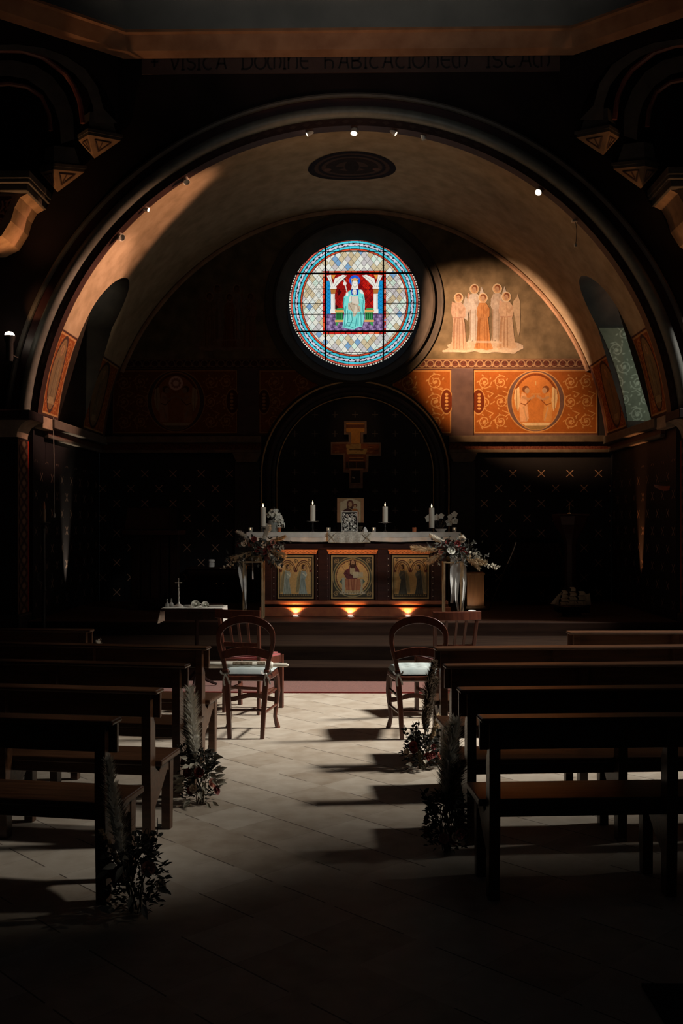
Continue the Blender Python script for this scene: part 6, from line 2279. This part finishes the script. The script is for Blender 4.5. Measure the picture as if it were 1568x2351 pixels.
def flower_stand(label, pl_, pr_, yb_, Ys, ztop):
    xa, xb = at(pl_, yb_, Ys).x, at(pr_, yb_, Ys).x
    t = thing('flower_stand', label, 'stand', ((xa + xb) / 2, Ys + (xb - xa) / 2, Z_P), 0, 'gold metal flower stands by the altar')
    h = (xb - xa) / 2
    z = ztop - Z_P
    for sx_ in (-1, 1):
        for sy_ in (-1, 1):
            MB().bx(sx_ * h - .0095, sx_ * h + .0095, sy_ * h - .0095, sy_ * h + .0095, 0, z).build('leg', GSTAND, t, False, 0.001)
    for zz in (0.007, z - 0.007):
        b = MB()
        b.bx(-h, h, -h - .007, -h + .007, zz - .007, zz + .007).bx(-h, h, h - .007, h + .007, zz - .007, zz + .007)
        b.bx(-h - .007, -h + .007, -h, h, zz - .007, zz + .007).bx(h - .007, h + .007, -h, h, zz - .007, zz + .007)
        b.build('frame_ring', GSTAND, t, False)
    MB().bx(-h, h, -h, h, z - .006, z).build('top_plate', GSTAND, t, False)
    return t, (xa + xb) / 2, Ys + h, ztop


def big_bouquet(label, x, y, z, cfg, seed, ribbons):
    rng = random.Random(seed)
    t = thing('altar_bouquet', label, 'bouquet', (x, y, z), 0, 'large dried flower arrangements by the altar')
    MB().lathe([(0.07, 0.0), (0.08, 0.03), (0.075, 0.06), (0.0, 0.06)], n=16).build('holder', STEM, t)
    o_ = Vector((x, y, z))
    Yf = y - 0.1

    def L(px, py, dy=0.0):
        return at(px, py, Yf + dy) - o_
    for (b0, t0, mat, ln, n) in cfg['plumes']:
        plume_mb(L(*b0), L(*t0), n, ln * 1.45, rng, 0.5, 0.12).build('pampas_plume', mat, t, False)
    b = MB()
    for _ in range(260):
        px, py, sp_ = rng.choice(cfg['mass'])
        c_ = L(px + rng.gauss(0, sp_), py + rng.gauss(0, sp_ * .55), rng.uniform(-.1, .1))
        a = rng.uniform(0, 2 * PI)
        leaf(b, c_, (math.cos(a), rng.uniform(-1, .2), math.sin(a)), Vector((0, -1, .5)), rng.uniform(.03, .07), rng.uniform(.015, .03))
    b.build('dark_foliage', LEAFD, t, False)
    b = MB()
    for (p0_, p1_, n_) in cfg['pale']:
        a, e = L(*p0_), L(*p1_)
        sprig(b, a, e - a, (e - a).length, n_, .028, rng)
    b.build('pale_leaf_sprays', LEAFP, t, False)
    for (px, py, r, mat) in cfg['roses']:
        b = MB()
        rose(b, L(px, py, -.06 + rng.uniform(-.04, .03)), (rng.uniform(-.4, .4), -1, rng.uniform(0, .5)), r, rng)
        b.build('rose', mat, t)
    b = MB()
    for (pts, w_) in ribbons:
        pp_ = [L(px, py, -.02 + 0.02 * math.sin(i * 1.7)) for i, (px, py) in enumerate(pts)]
        Am, Bm_ = [], []
        for i, p in enumerate(pp_):
            q_ = w_ * (0.75 + 0.35 * math.sin(i * 1.1))
            tw = 0.02 * math.sin(i * 2.0)
            Am.append(p + Vector((-q_, tw, 0)))
            Bm_.append(p + Vector((q_, -tw, 0)))
        Mm = [(p + q_) / 2 + Vector((0, 0.015, 0)) for p, q_ in zip(Am, Bm_)]
        b.strip(Am, Mm)
        b.strip(Mm, Bm_)
    b.build('hanging_ribbon', RIBBON, t, True, 0, 70)
    return t


st, sx0, sy0, sz0 = flower_stand('gold metal flower stand left of the altar', 559, 602, 1400, 11.42, 1.13)
big_bouquet('dried bouquet with a drooping leafy tail on the left flower stand', sx0, sy0, sz0, {
    'plumes': [((585, 1262), (545, 1222), PAMP, .05, 260), ((600, 1250), (616, 1210), PAMP, .06, 320), ((600, 1250), (652, 1232), PAMPT, .05, 260), ((590, 1262), (535, 1278), PAMPT, .06, 260), ((605, 1258), (650, 1276), PAMPT, .07, 360), ((612, 1262), (644, 1298), PAMP, .06, 300)],
    'mass': [(590, 1255, 18), (615, 1250, 18), (570, 1250, 14), (600, 1275, 20), (635, 1288, 9), (545, 1285, 14)],
    'pale': [((560, 1275), (505, 1305), 16), ((570, 1272), (525, 1300), 14), ((575, 1265), (535, 1285), 10), ((620, 1248), (655, 1256), 10), ((600, 1270), (590, 1290), 8)],
    'roses': [(577, 1249, .036, PETD), (560, 1248, .03, PETB), (592, 1262, .034, PETR), (604, 1252, .032, PETB), (620, 1256, .03, PETR), (548, 1252, .026, PETR), (626, 1246, .03, PETD), (583, 1238, .03, PETR), (607, 1268, .03, PETR)],
}, 31, [([(552, 1280), (551, 1300), (554, 1320), (557, 1345), (560, 1370), (563, 1397)], .026), ([(560, 1280), (563, 1310), (564, 1340), (564, 1372), (566, 1399)], .016), ([(579, 1280), (580, 1300), (581, 1330)], .008)])
st, sx0, sy0, sz0 = flower_stand('gold metal flower stand right of the altar', 1020, 1062, 1424, 11.30, 1.13)
big_bouquet('dried bouquet with a long leafy trail on the right flower stand', sx0, sy0, sz0, {
    'plumes': [((1015, 1262), (950, 1258), PAMPT, .07, 460), ((1020, 1265), (985, 1290), PAMPT, .06, 260), ((1030, 1250), (990, 1230), PAMP, .05, 300), ((1040, 1250), (1062, 1236), PAMP, .05, 240), ((1060, 1270), (1112, 1290), PAMPT, .06, 340), ((1060, 1275), (1098, 1305), PAMPT, .05, 240)],
    'mass': [(1030, 1250, 16), (1050, 1252, 16), (1015, 1258, 14), (1060, 1262, 16), (1080, 1275, 16), (1040, 1270, 14)],
    'pale': [((1070, 1265), (1105, 1275), 12), ((1080, 1275), (1122, 1296), 14), ((1100, 1290), (1132, 1298), 8), ((1125, 1294), (1148, 1302), 9), ((1018, 1270), (1005, 1298), 10), ((1045, 1270), (1044, 1292), 10), ((1055, 1245), (1066, 1238), 6)],
    'roses': [(1036, 1264, .042, PETW), (1050, 1248, .034, PETR), (1030, 1246, .034, PETR), (1060, 1240, .034, PETB), (1062, 1262, .03, PETR), (1048, 1258, .028, PETD), (1018, 1250, .03, PETR), (1012, 1268, .026, PETD), (1072, 1268, .026, PETR)],
}, 37, [([(1040, 1275), (1041, 1300), (1040, 1330), (1040, 1360), (1037, 1385)], .034), ([(1052, 1275), (1052, 1310), (1049, 1345), (1048, 1375), (1052, 1402)], .024), ([(1061, 1275), (1066, 1305), (1067, 1340), (1064, 1375), (1060, 1404)], .02)])

# ================================================================== FURNITURE ON THE PLATFORM
# ambo on the left
Y = 12.9
xc = at(352, 1300, Y).x
t = thing('wooden_ambo', 'tall dark wooden reading desk at the left rear of the platform', 'lectern', (xc, Y, Z_P))


def bz(px, py, Yq=Y):
    p = at(px, py, Yq)
    return p.x - xc, p.z - Z_P


a, b_ = bz(308, 1396), bz(395, 1228)
MB().bx(a[0], b_[0], -.22, .22, 0.05, b_[1]).build('body', DARKW, t, False, .01)
MB().bx(a[0] - .04, b_[0] + .04, -.26, .26, 0, .06).build('base', DARKW, t, False, .01)
for k in range(4):
    xx = a[0] + (b_[0] - a[0]) * (k + .5) / 4
    MB().bx(xx - .045, xx + .045, -.232, -.21, .15, b_[1] - .1).build('panel', DARKW, t, False, .006)
c0, c1 = bz(292, 1228), bz(418, 1218)
MB().bx(c0[0], c1[0], -.27, .27, c0[1], c1[1]).build('shelf', ALTARW, t, False, .006)
d0, d1 = bz(296, 1215), bz(399, 1166)
MB().prism([(-.24, d0[1]), (-.21, d0[1]), (-.05, d1[1]), (-.08, d1[1])], 'x', d0[0], d1[0]).build('book_rest', DARKW, t, False, .004)
MB().bx(d1[0] - .012, d1[0], -.25, .2, d0[1], d1[1] - .02).build('side_board', DARKW, t, False, .003)
MB().bx(bz(398, 1300)[0], bz(416, 1300)[0], -.24, -.10, 0, c0[1]).build('side_column', DARKW, t, False, .006)

# paschal candle on its tall stand
Y = 10.85
Z_STEP = 0.311
xc = at(101, 1300, Y).x
t = thing('candle_stand', 'tall dark floor candle stand with a thick candle at the far left of the platform', 'candlestick', (xc, Y, Z_STEP))
zc = at(101, 1200, Y).z - Z_STEP
MB().lathe([(0.15, 0), (0.15, .02), (0.06, .05), (0.022, .09), (0.018, .5), (0.03, .52), (0.018, .55), (0.018, zc - .1), (.035, zc - .06), (.022, zc - .03), (.07, zc - .005), (.07, zc)], n=18).build('stand', IRON, t)
for k in range(3):
    a = k * 2 * PI / 3
    MB().tube([(.02 * math.cos(a), .02 * math.sin(a), .60), (.09 * math.cos(a), .09 * math.sin(a), .64), (.09 * math.cos(a), .09 * math.sin(a), .70), (.04 * math.cos(a), .04 * math.sin(a), .72)], .006, 6).build('scroll', IRON, t)
ht = at(101, 1156, Y).z - Z_STEP
cd = thing('paschal_candle', 'thick tall candle with a reddish tip on the far left stand', 'candle', (xc, Y, Z_STEP + zc + .001))
MB().lathe([(.0, 0), (.022, 0), (.022, ht - zc - .08), (.018, ht - zc - .06), (0, ht - zc - .06)], n=18, caps=False).build('candle_body', noisy('aged_wax', (.18, .12, .08), (.3, .2, .13), 9, .5), cd)
MB().lathe([(.014, 0), (.016, .03), (.012, .06), (.004, .085)], c=(0, 0, ht - zc - .06), n=12).build('candle_tip', noisy('copper_cap', (.3, .11, .06), (.4, .16, .09), 20, .4, metal=.5), cd)

# cable with small microphone hanging on the left
Y = 11.75
p0, p1 = at(122, 958, Y), at(125, 1188, Y)
t = thing('hanging_microphone', 'thin cable with a small microphone hanging beside the left column', 'microphone', tuple(p1))
MB().tube([p0 - p1, (p0 - p1) * .5 + Vector((.004, 0, 0)), (0, 0, .03)], .0045, 6).build('cable', noisy('grey_cable', (.3, .28, .25), (.4, .37, .33), 9, .5), t)
MB().lathe([(.008, 0), (.011, .01), (.011, .04), (.005, .05)], n=12).build('capsule', SILVER, t)

# credence cabinet with white jar
Y = 13.7
xa, xb = at(430, 1303, Y).x, at(580, 1303, Y).x
zt = at(500, 1303, Y).z
t = thing('credence_cabinet', 'low dark cabinet against the back wall left of the altar', 'cabinet', ((xa + xb) / 2, Y + .2, Z_P))
hw, z = (xb - xa) / 2, zt - Z_P
MB().bx(-hw, hw, -.2, .2, .04, z - .03).build('body', DARKW, t, False, .004)
MB().bx(-hw - .02, hw + .02, -.22, .22, z - .03, z).build('top', DARKW, t, False, .006)
for s_ in (-1, 1):
    dd = MB().bx(s_ * hw * .5 - hw * .46, s_ * hw * .5 + hw * .46, -.212, -.2, .08, z - .06).build('door', DARKW, t, False, .004)
    MB().ball((s_ * hw * .1, -.222, z * .55), .012, 8, 6).build('knob', GOLD, dd)
t = thing('white_jar', 'small white lidded jar on the dark cabinet left of the altar', 'jar', (at(484, 1300, Y).x, Y + .06, zt + .001))
MB().lathe([(.03, 0), (.042, .006), (.042, .062), (.036, .068), (0, .068)], n=20).build('jar_body', PORCEL, t)
MB().lathe([(.043, .072), (.046, .078), (.046, .098), (.04, .108), (.01, .112)], n=20).build('lid', PORCEL, t)
MB().lathe([(.036, .066), (.04, .074)], n=20).build('dark_band', IRON, t)

# wooden planter lit by a floor lamp
Y = 12.7
xa, xb = at(1072, 1340, Y).x, at(1112, 1340, Y).x
t = thing('wooden_stool', 'small lit wooden block stool behind the right flower stand', 'stool', ((xa + xb) / 2, Y + .12, Z_P))
zt = at(1090, 1315, Y).z - Z_P
hw = (xb - xa) / 2
MB().bx(-hw - .01, hw + .01, -.13, .13, zt - .03, zt).build('seat', WOODL, t, False, .005)
MB().bx(-hw, hw, -.115, .115, .05, zt - .03).build('body', WOODL, t, False, .005)
MB().bx(-hw - .015, hw + .015, -.13, .13, 0, .05).build('base', WOODL, t, False, .005)

# long presider bench at the back right
Y = 13.55
xa, xb = at(1186, 1260, Y).x, at(1290, 1260, Y).x
t = thing('presider_bench', 'dark high-backed bench against the back wall on the right', 'bench', ((xa + xb) / 2, Y + .2, Z_P))
hw = (xb - xa) / 2
zt = at(1230, 1247, Y).z - Z_P
MB().bx(-hw, hw, .15, .2, .3, zt).build('backrest', DARKW, t, False, .006)
MB().bx(-hw, hw, -.22, .2, .38, .43).build('seat', DARKW, t, False, .006)
for s_ in (-1, 1):
    MB().bx(s_ * hw - .03, s_ * hw + .03, -.22, .2, 0, .40).build('end_panel', DARKW, t, False, .005)
    MB().tube([(s_ * hw, .17, zt - .02), (s_ * (hw + .02), -.05, .66), (s_ * (hw + .03), -.2, .62), (s_ * (hw + .02), -.21, .42)], .022, 8).build('armrest', DARKW, t)
t = thing('highlight_rod', 'thin pale rod added for the highlight on the right high-backed bench', 'stick', tuple(at(1166, 1292, 13.1)))  # rod added to draw the light line along the bench arm
p1 = at(1185, 1245, 13.3) - at(1166, 1292, 13.1)
b_ = Vector(t.location)
t.location = (b_.x, b_.y, Z_P)
off = b_.z - Z_P
dr_ = p1.normalized()
MB().tube([Vector((0, 0, off)) - dr_ * (off / dr_.z) * .98, Vector((0, 0, off)) - dr_ * .02], .008, 6).build('lower_shaft', DARKW, t)
MB().tube([Vector((0, 0, off)) - dr_ * .02, Vector((0, 0, off)) + p1 * .5 + Vector((.006, 0, 0)), Vector((0, 0, off)) + p1], .007, 6).build('upper_shaft', noisy('highlight_rod_pale', (.4, .37, .32), (.5, .46, .4), 20, .6), t)

# goblet-shaped pedestal on the right
Y = 12.95
xc = at(1310, 1300, Y).x
t = thing('wooden_pedestal', 'dark red goblet-shaped wooden pedestal behind the model ship', 'pedestal', (xc, Y, Z_P))
g = lambda px, py: ((at(px, py, Y).x - xc), at(px, py, Y).z - Z_P)
R0 = g(1346, 1180)
MB().bx(-R0[0], R0[0], -R0[0], R0[0], R0[1] - .025, R0[1]).build('top_slab', ALTARW, t, False, .006)
prof = [(.19, 0), (.19, .04), (.11, .08), (.075, .14), (.07, g(0, 1250)[1]), (.09, g(0, 1238)[1]), (.12, g(0, 1225)[1]), (.19, g(0, 1205)[1]), (.215, g(0, 1188)[1]), (.215, R0[1] - .025)]
MB().lathe([(r * 1.1, z_) for r, z_ in prof], n=8).build('goblet_stem', ALTARW, t, False, .004)
t = thing('brass_finial', 'slim brass ornament standing on the goblet-shaped pedestal', 'ornament', (at(1307, 1180, Y).x, Y, Z_P + R0[1] + .001))
MB().lathe([(.025, 0), (.02, .01), (.006, .02), (.006, .05), (.012, .06), (.006, .07), (.01, .09), (.005, .10), (.009, .12), (.004, .14), (.002, .16)], n=12).build('shaft', GOLD, t)

# model ship on the platform
Y = 11.95
o_ = at(1313, 1412, Y)
t = thing('model_ship', 'model sailing ship with beige sails standing on the right of the platform', 'model ship', (o_.x, Y, Z_P), ra(12))
SAIL = noisy('sail_canvas', (.42, .34, .25), (.58, .47, .35), 14, .9)
HULL = noisy('ship_hull', (.012, .009, .008), (.03, .02, .016), 8, .5)
vs, fs = [], []
n = 16
for i in range(n + 1):
    u = -1 + 2 * i / n
    x_ = u * .23
    w_ = .048 * (1 - abs(u) ** 3) ** .6 + .002
    sh = .105 + .025 * u * u
    kz = .03 + .03 * max(0, -u - .6) * 2.5
    for yy, zz in ((-w_, sh), (-w_ * .9, (sh + kz) / 2), (-.004, kz), (.004, kz), (w_ * .9, (sh + kz) / 2), (w_, sh)):
        vs.append((x_, yy, zz))
for i in range(n):
    for k in range(5):
        fs.append((i * 6 + k, (i + 1) * 6 + k, (i + 1) * 6 + k + 1, i * 6 + k + 1))
    fs.append((i * 6 + 5, (i + 1) * 6 + 5, (i + 1) * 6, i * 6))
fs += [tuple(range(6)), tuple(n * 6 + 5 - k for k in range(6))]
MB().add(vs, fs).build('hull', HULL, t, angle=50)
MB().bx(-.10, -.08, -.05, .05, 0, .06).bx(.08, .10, -.05, .05, 0, .06).bx(-.1, .1, -.008, .008, .01, .025).build('cradle', DARKW, t, False)
for k, (mx_, mh) in enumerate(((-.105, .335), (.0, .375), (.115, .325))):
    MB().tube([(mx_, 0, .09), (mx_, 0, mh)], .004, 6).build('mast', HULL, t)
    lev = 4 if k < 2 else 3
    for j in range(lev):
        zb = .125 + (mh - .15) * j / lev
        ztp = .125 + (mh - .15) * (j + .86) / lev
        wb = (.062 - .009 * j)
        b = MB()
        A = [(mx_ - wb + 2 * wb * i / 6 + .012, -.012 - .02 * math.sin(PI * i / 6), zb) for i in range(7)]
        Bq = [(mx_ - wb * .78 + 2 * wb * .78 * i / 6 - .006, -.008, ztp) for i in range(7)]
        Mq = [tuple((Vector(a) + Vector(c_)) / 2 + Vector((.006, -.016, 0))) for a, c_ in zip(A, Bq)]
        b.strip(A, Mq).strip(Mq, Bq).build('square_sail', SAIL, t)
        MB().tube([(mx_ - wb * .85, -.006, ztp + .003), (mx_ + wb * .85, -.006, ztp + .003)], .0025, 5).build('yard', HULL, t)
for a in (((-.28, 0, .14), (-.16, 0, .27), (-.17, 0, .125)), ((-.26, .004, .145), (-.13, 0, .29), (-.155, 0, .20))):
    MB().add([a[0], a[1], a[2], tuple((Vector(a[0]) + Vector(a[2])) / 2 + Vector((0, -.012, .006)))], [(0, 1, 3), (3, 1, 2)]).build('jib_sail', SAIL, t, False)
MB().add([(.15, 0, .125), (.245, 0, .125), (.225, -.006, .265), (.16, -.004, .25)], [(0, 1, 2, 3)]).build('spanker_sail', SAIL, t, False)
MB().tube([(-.2, 0, .12), (-.30, 0, .15)], .004, 6).build('bowsprit', HULL, t)
b = MB()
for mx_, mh in ((-.105, .335), (0, .375), (.115, .325)):
    for s_ in (-1, 1):
        b.tube([(mx_, 0, mh - .03), (mx_ + .02, s_ * .045, .115)], .0012, 4)
b.tube([(-.30, 0, .15), (-.105, 0, .33), (0, 0, .37), (.115, 0, .32), (.23, 0, .13)], .0012, 4)
b.build('rigging', HULL, t)
b = MB()
for mx_, mh in ((-.105, .335), (0, .375), (.115, .325)):
    for k in range(7):
        b.ball((mx_ + .028, -.034, .12 + (mh - .13) * k / 7), .0032, 6, 5)
b.ball((-.30, 0, .15), .004, 6, 5).ball((.24, 0, .125), .004, 6, 5)
b.build('beads', STUD, t)

# small boat-shaped votive hanging by the right pier
Y = 11.55
o_ = at(1527, 1120, Y)
t = thing('hanging_votive_boat', 'small dark votive boat hanging on the wall at the right edge', 'model boat', tuple(o_))
vs, fs = [], []
n = 12
for i in range(n + 1):
    u = -1 + 2 * i / n
    w_ = .028 * (1 - abs(u) ** 2.5) ** .7 + .002
    vs += [(u * .13, -w_, .02 + .02 * u * u), (u * .12, 0, -.035 + .045 * u * u), (u * .13, w_, .02 + .02 * u * u)]
for i in range(n):
    fs += [(i * 3, i * 3 + 3, i * 3 + 4, i * 3 + 1), (i * 3 + 1, i * 3 + 4, i * 3 + 5, i * 3 + 2), (i * 3 + 2, i * 3 + 5, i * 3 + 3, i * 3)]
MB().add(vs, fs).build('boat_hull', noisy('red_brown_hull', (.14, .035, .018), (.24, .06, .03), 9, .4), t)
MB().tube([(0, 0, .02), (0, 0, .10)], .003, 6).build('mast', IRON, t)
MB().tube([(-.07, 0, .06), (.07, 0, .075)], .0025, 6).build('yard', IRON, t)
zt = 2.58 - o_.z
MB().tube([(-.1, 0, .03), (0, .03, zt)], .0015, 5).tube([(.1, 0, .03), (0, .03, zt)], .0015, 5).build('hanging_wire', IRON, t)

# ================================================================== LAMPS
def clampv(p, m):
    """keep a point inside the vault by a margin m"""
    q = Vector((p.x - X0, 0, p.z - Z_S))
    if q.length > R_V - m:
        q = q.normalized() * (R_V - m)
    return Vector((X0 + q.x, p.y, Z_S + q.z))


def arch_spot(label, px, py, tgt, lit, r=.027):
    p = clampv(at(px, py, Y_A + 0.06), r + .004)
    t = thing('spotlight', label, 'spotlight', tuple(p), 0, 'small spotlights along the back of the arch')
    d = (Vector(tgt) - p).normalized()
    Mr = d.to_track_quat('Z', 'Y').to_matrix().to_4x4()
    MB().lathe([(r * .55, -.05), (r * .8, -.04), (r, .0), (r, .03), (r * .9, .03), (r * .8, .01)], n=20, M=Mr).build('housing', SILVER, t)
    MB().lathe([(0, .012), (r * .85, .012)], n=20, M=Mr, caps=False).build('lens', LAMP if lit else GLASS, t)
    rd = Vector((p.x - X0, 0, p.z - Z_S)).normalized()
    e = Vector((X0, p.y, Z_S)) + rd * (R_V - .002) - p
    MB().tube([(0, 0, 0), tuple(e)], .009, 6).build('bracket', SILVER, t)
    return p, t


arch_spot('lit spotlight left of the arch crown', 708, 294, (X0 - 3.6, 10.9, 4.2), True)
arch_spot('broad lit spotlight at the crown of the arch', 813, 289, (X0 - 0.3, 10.2, 2.6), True, .042)
arch_spot('lit spotlight just right of the arch crown', 905, 299, (3.0, 10.8, 4.0), True)
arch_spot('dark unlit spotlight right of the arch crown', 973, 312, (1.4, 11.4, 4.2), False)
arch_spot('dark round spotlight upper left on the arch', 417, 399, (-1, 10, 3), False, .04)
arch_spot('bright lit spotlight on the left flank of the arch', 326, 469, (X0 + 1.6, 10.6, 3.8), True)
arch_spot('chrome ball-like spotlight lowest on the left of the arch', 266, 534, (X0 - 1, 10, 3.4), False, .044)
arch_spot('lit round spotlight on the right flank of the arch', 1240, 436, (X0, 8.6, 2.2), True, .04)
p = clampv(at(1324, 503, Y_A + .10), .03)
t = thing('cable_bracket', 'small bracket with a dangling cable on the right of the arch', 'cable', tuple(p))
MB().bx(-.03, .03, -.02, .02, -.01, .015).build('bracket', SILVER, t, False, .003)
MB().tube([(0.01, 0, 0), (.025, 0, -.10), (.02, 0, -.2), (.012, 0, -.26)], .004, 6).build('cable', IRON, t)
MB().bx(-.003, .027, -.012, .012, -.29, -.255).build('plug', SILVER, t, False, .002)

# beams of those spotlights, and an added crown fill
def beam(nm, px, py, *q):
    return spot(nm, clampv(at(px, py, Y_A + .22), .14), *q)


beam('left_vault_beam', 905, 300, (X0 - 3.40, 11.78, 3.70), 1450, (1.0, 0.52, 0.34), 28, 0.5, .04)
beam('left_vault_beam_high', 973, 312, (X0 - 2.75, 11.66, 4.85), 860, (1.0, 0.48, 0.27), 26, 0.6, .04)
beam('mural_beam', 325, 470, at(1108, 742, Y_B), 8600, (1.0, 0.60, 0.37), 22, 1.0, .04)
beam('panel_beam', 417, 402, at(1135, 905, Y_B), 7400, (1.0, 0.56, 0.26), 20, 1.0, .04)
beam('right_vault_beam', 708, 296, (X0 + 2.9, 11.9, 4.5), 45, WARM, 42, 1.0, .04)
spot('crown_fill', (X0, 11.4, 2.4), (X0 + .2, 11.9, 6.0), 40, (1.0, .72, .48), 62, 1.0, .3)  # added fill in mid-air under the vault, no fixture there

# flood lamps that light the squinches
def flood(label, px, py, Y, mirror=False):
    p = at(px, py, Y)
    if mirror:
        p.x = 2 * X0 - p.x
    t = thing('flood_lamp', label, 'lamp', tuple(p), 0, 'flood lamps on the piers')
    MB().lathe([(.035, -.28), (.04, -.26), (.04, -.08), (.055, -.05), (.062, .0), (.055, .0)], n=20).build('housing', IRON, t)
    d = Vector((.35, -.7, .5)).normalized()
    Mr = d.to_track_quat('Z', 'Y').to_matrix().to_4x4()
    MB().lathe([(0, .02), (.045, .02), (.052, .012), (.052, -.03), (.03, -.05)], n=20, M=Mr, caps=False).build('lamp_glass', LAMP, t)
    sg = 1 if mirror else -1
    MB().tube([(0, 0, -.2), (0, .15, -.2), (0, Y_A - p.y, -.2)], .012, 6).build('bracket', IRON, t)
    return p


p = flood('bright flood lamp on a bracket at the left edge', 22, 771, 10.85)
spot('left_flood_beam', p + Vector((0.03, -.08, .1)), p + Vector((.55, -.05, 2.6)), 60, (1.0, .52, .22), 60, 0.9, .05)
spot('left_flood_glint', p + Vector((0.06, -.06, .03)), at(86, 700, Y_A), 9, (1.0, .5, .2), 34, .8, .02)
spot('right_flood_beam', Vector((2 * X0 - p.x + .25, p.y - .1, p.z + .1)), Vector((2 * X0 - p.x - .4, p.y - .1, p.z + 2.6)), 36, (1.0, .52, .22), 60, .9, .05)
spot('cornice_beam', (X0 - .3, 9.9, 4.6), (X0 - .3, 11.0, 7.05), 22, (1.0, .50, .22), 70, .9, .2)

# floor lamps
def floor_lamp(label, x, y, power=0, tgt=None, ang_=70, col=(1.0, .44, .13), r=.045):
    t = thing('floor_spotlight', label, 'floor light', (x, y, Z_P + .001), 0, 'round lights sunk in the platform floor')
    MB().lathe([(r + .012, 0), (r + .012, .008), (r, .01), (r, .004)], n=24, caps=False).build('bezel', SILVER, t)
    MB().lathe([(0, .009), (r, .009)], n=24, caps=False).build('lens', LAMP, t)
    if power:
        spot('floor_beam', (x, y, Z_P + .03), tgt, power, col, ang_, .3, .015)


for px, lb in ((677, 'floor light below the left altar panel'), (804, 'floor light below the centre altar panel'), (938, 'floor light below the right altar panel')):
    x = at(px, 1419, 11.22).x
    x = at(px, 1419, 11.60).x
    floor_lamp(lb, x, YA + .4 - .464, 15 if px < 900 else 11, (x, YA + .4 - .462, Z_P + .8), 122, r=.03)
p = at(190, 1373, 13.7)
floor_lamp('floor light shining up the left apse wall', p.x, 13.0, 0)
floor_lamp('floor light in front of the small lit stool', at(1085, 1366, 12.45).x, 12.5, 0.8, (at(1088, 1340, 12.7).x, 12.72, .75), 90, (1.0, .62, .36))
x_ = X0 - 3.651
q_ = at(158, 1355, 12.55)
spot('left_wall_beam', (x_ + .10, 12.55, Z_P + .05), (x_ + .02, 12.6, 2.0), 230, (1.0, .82, .58), 26, .9, .02)
spot('right_wall_beam', (-x_ + 2 * X0 - .10, 12.7, Z_P + .15), (-x_ + 2 * X0 - .02, 12.7, 1.9), 260, (1.0, .36, .12), 24, .9, .02)
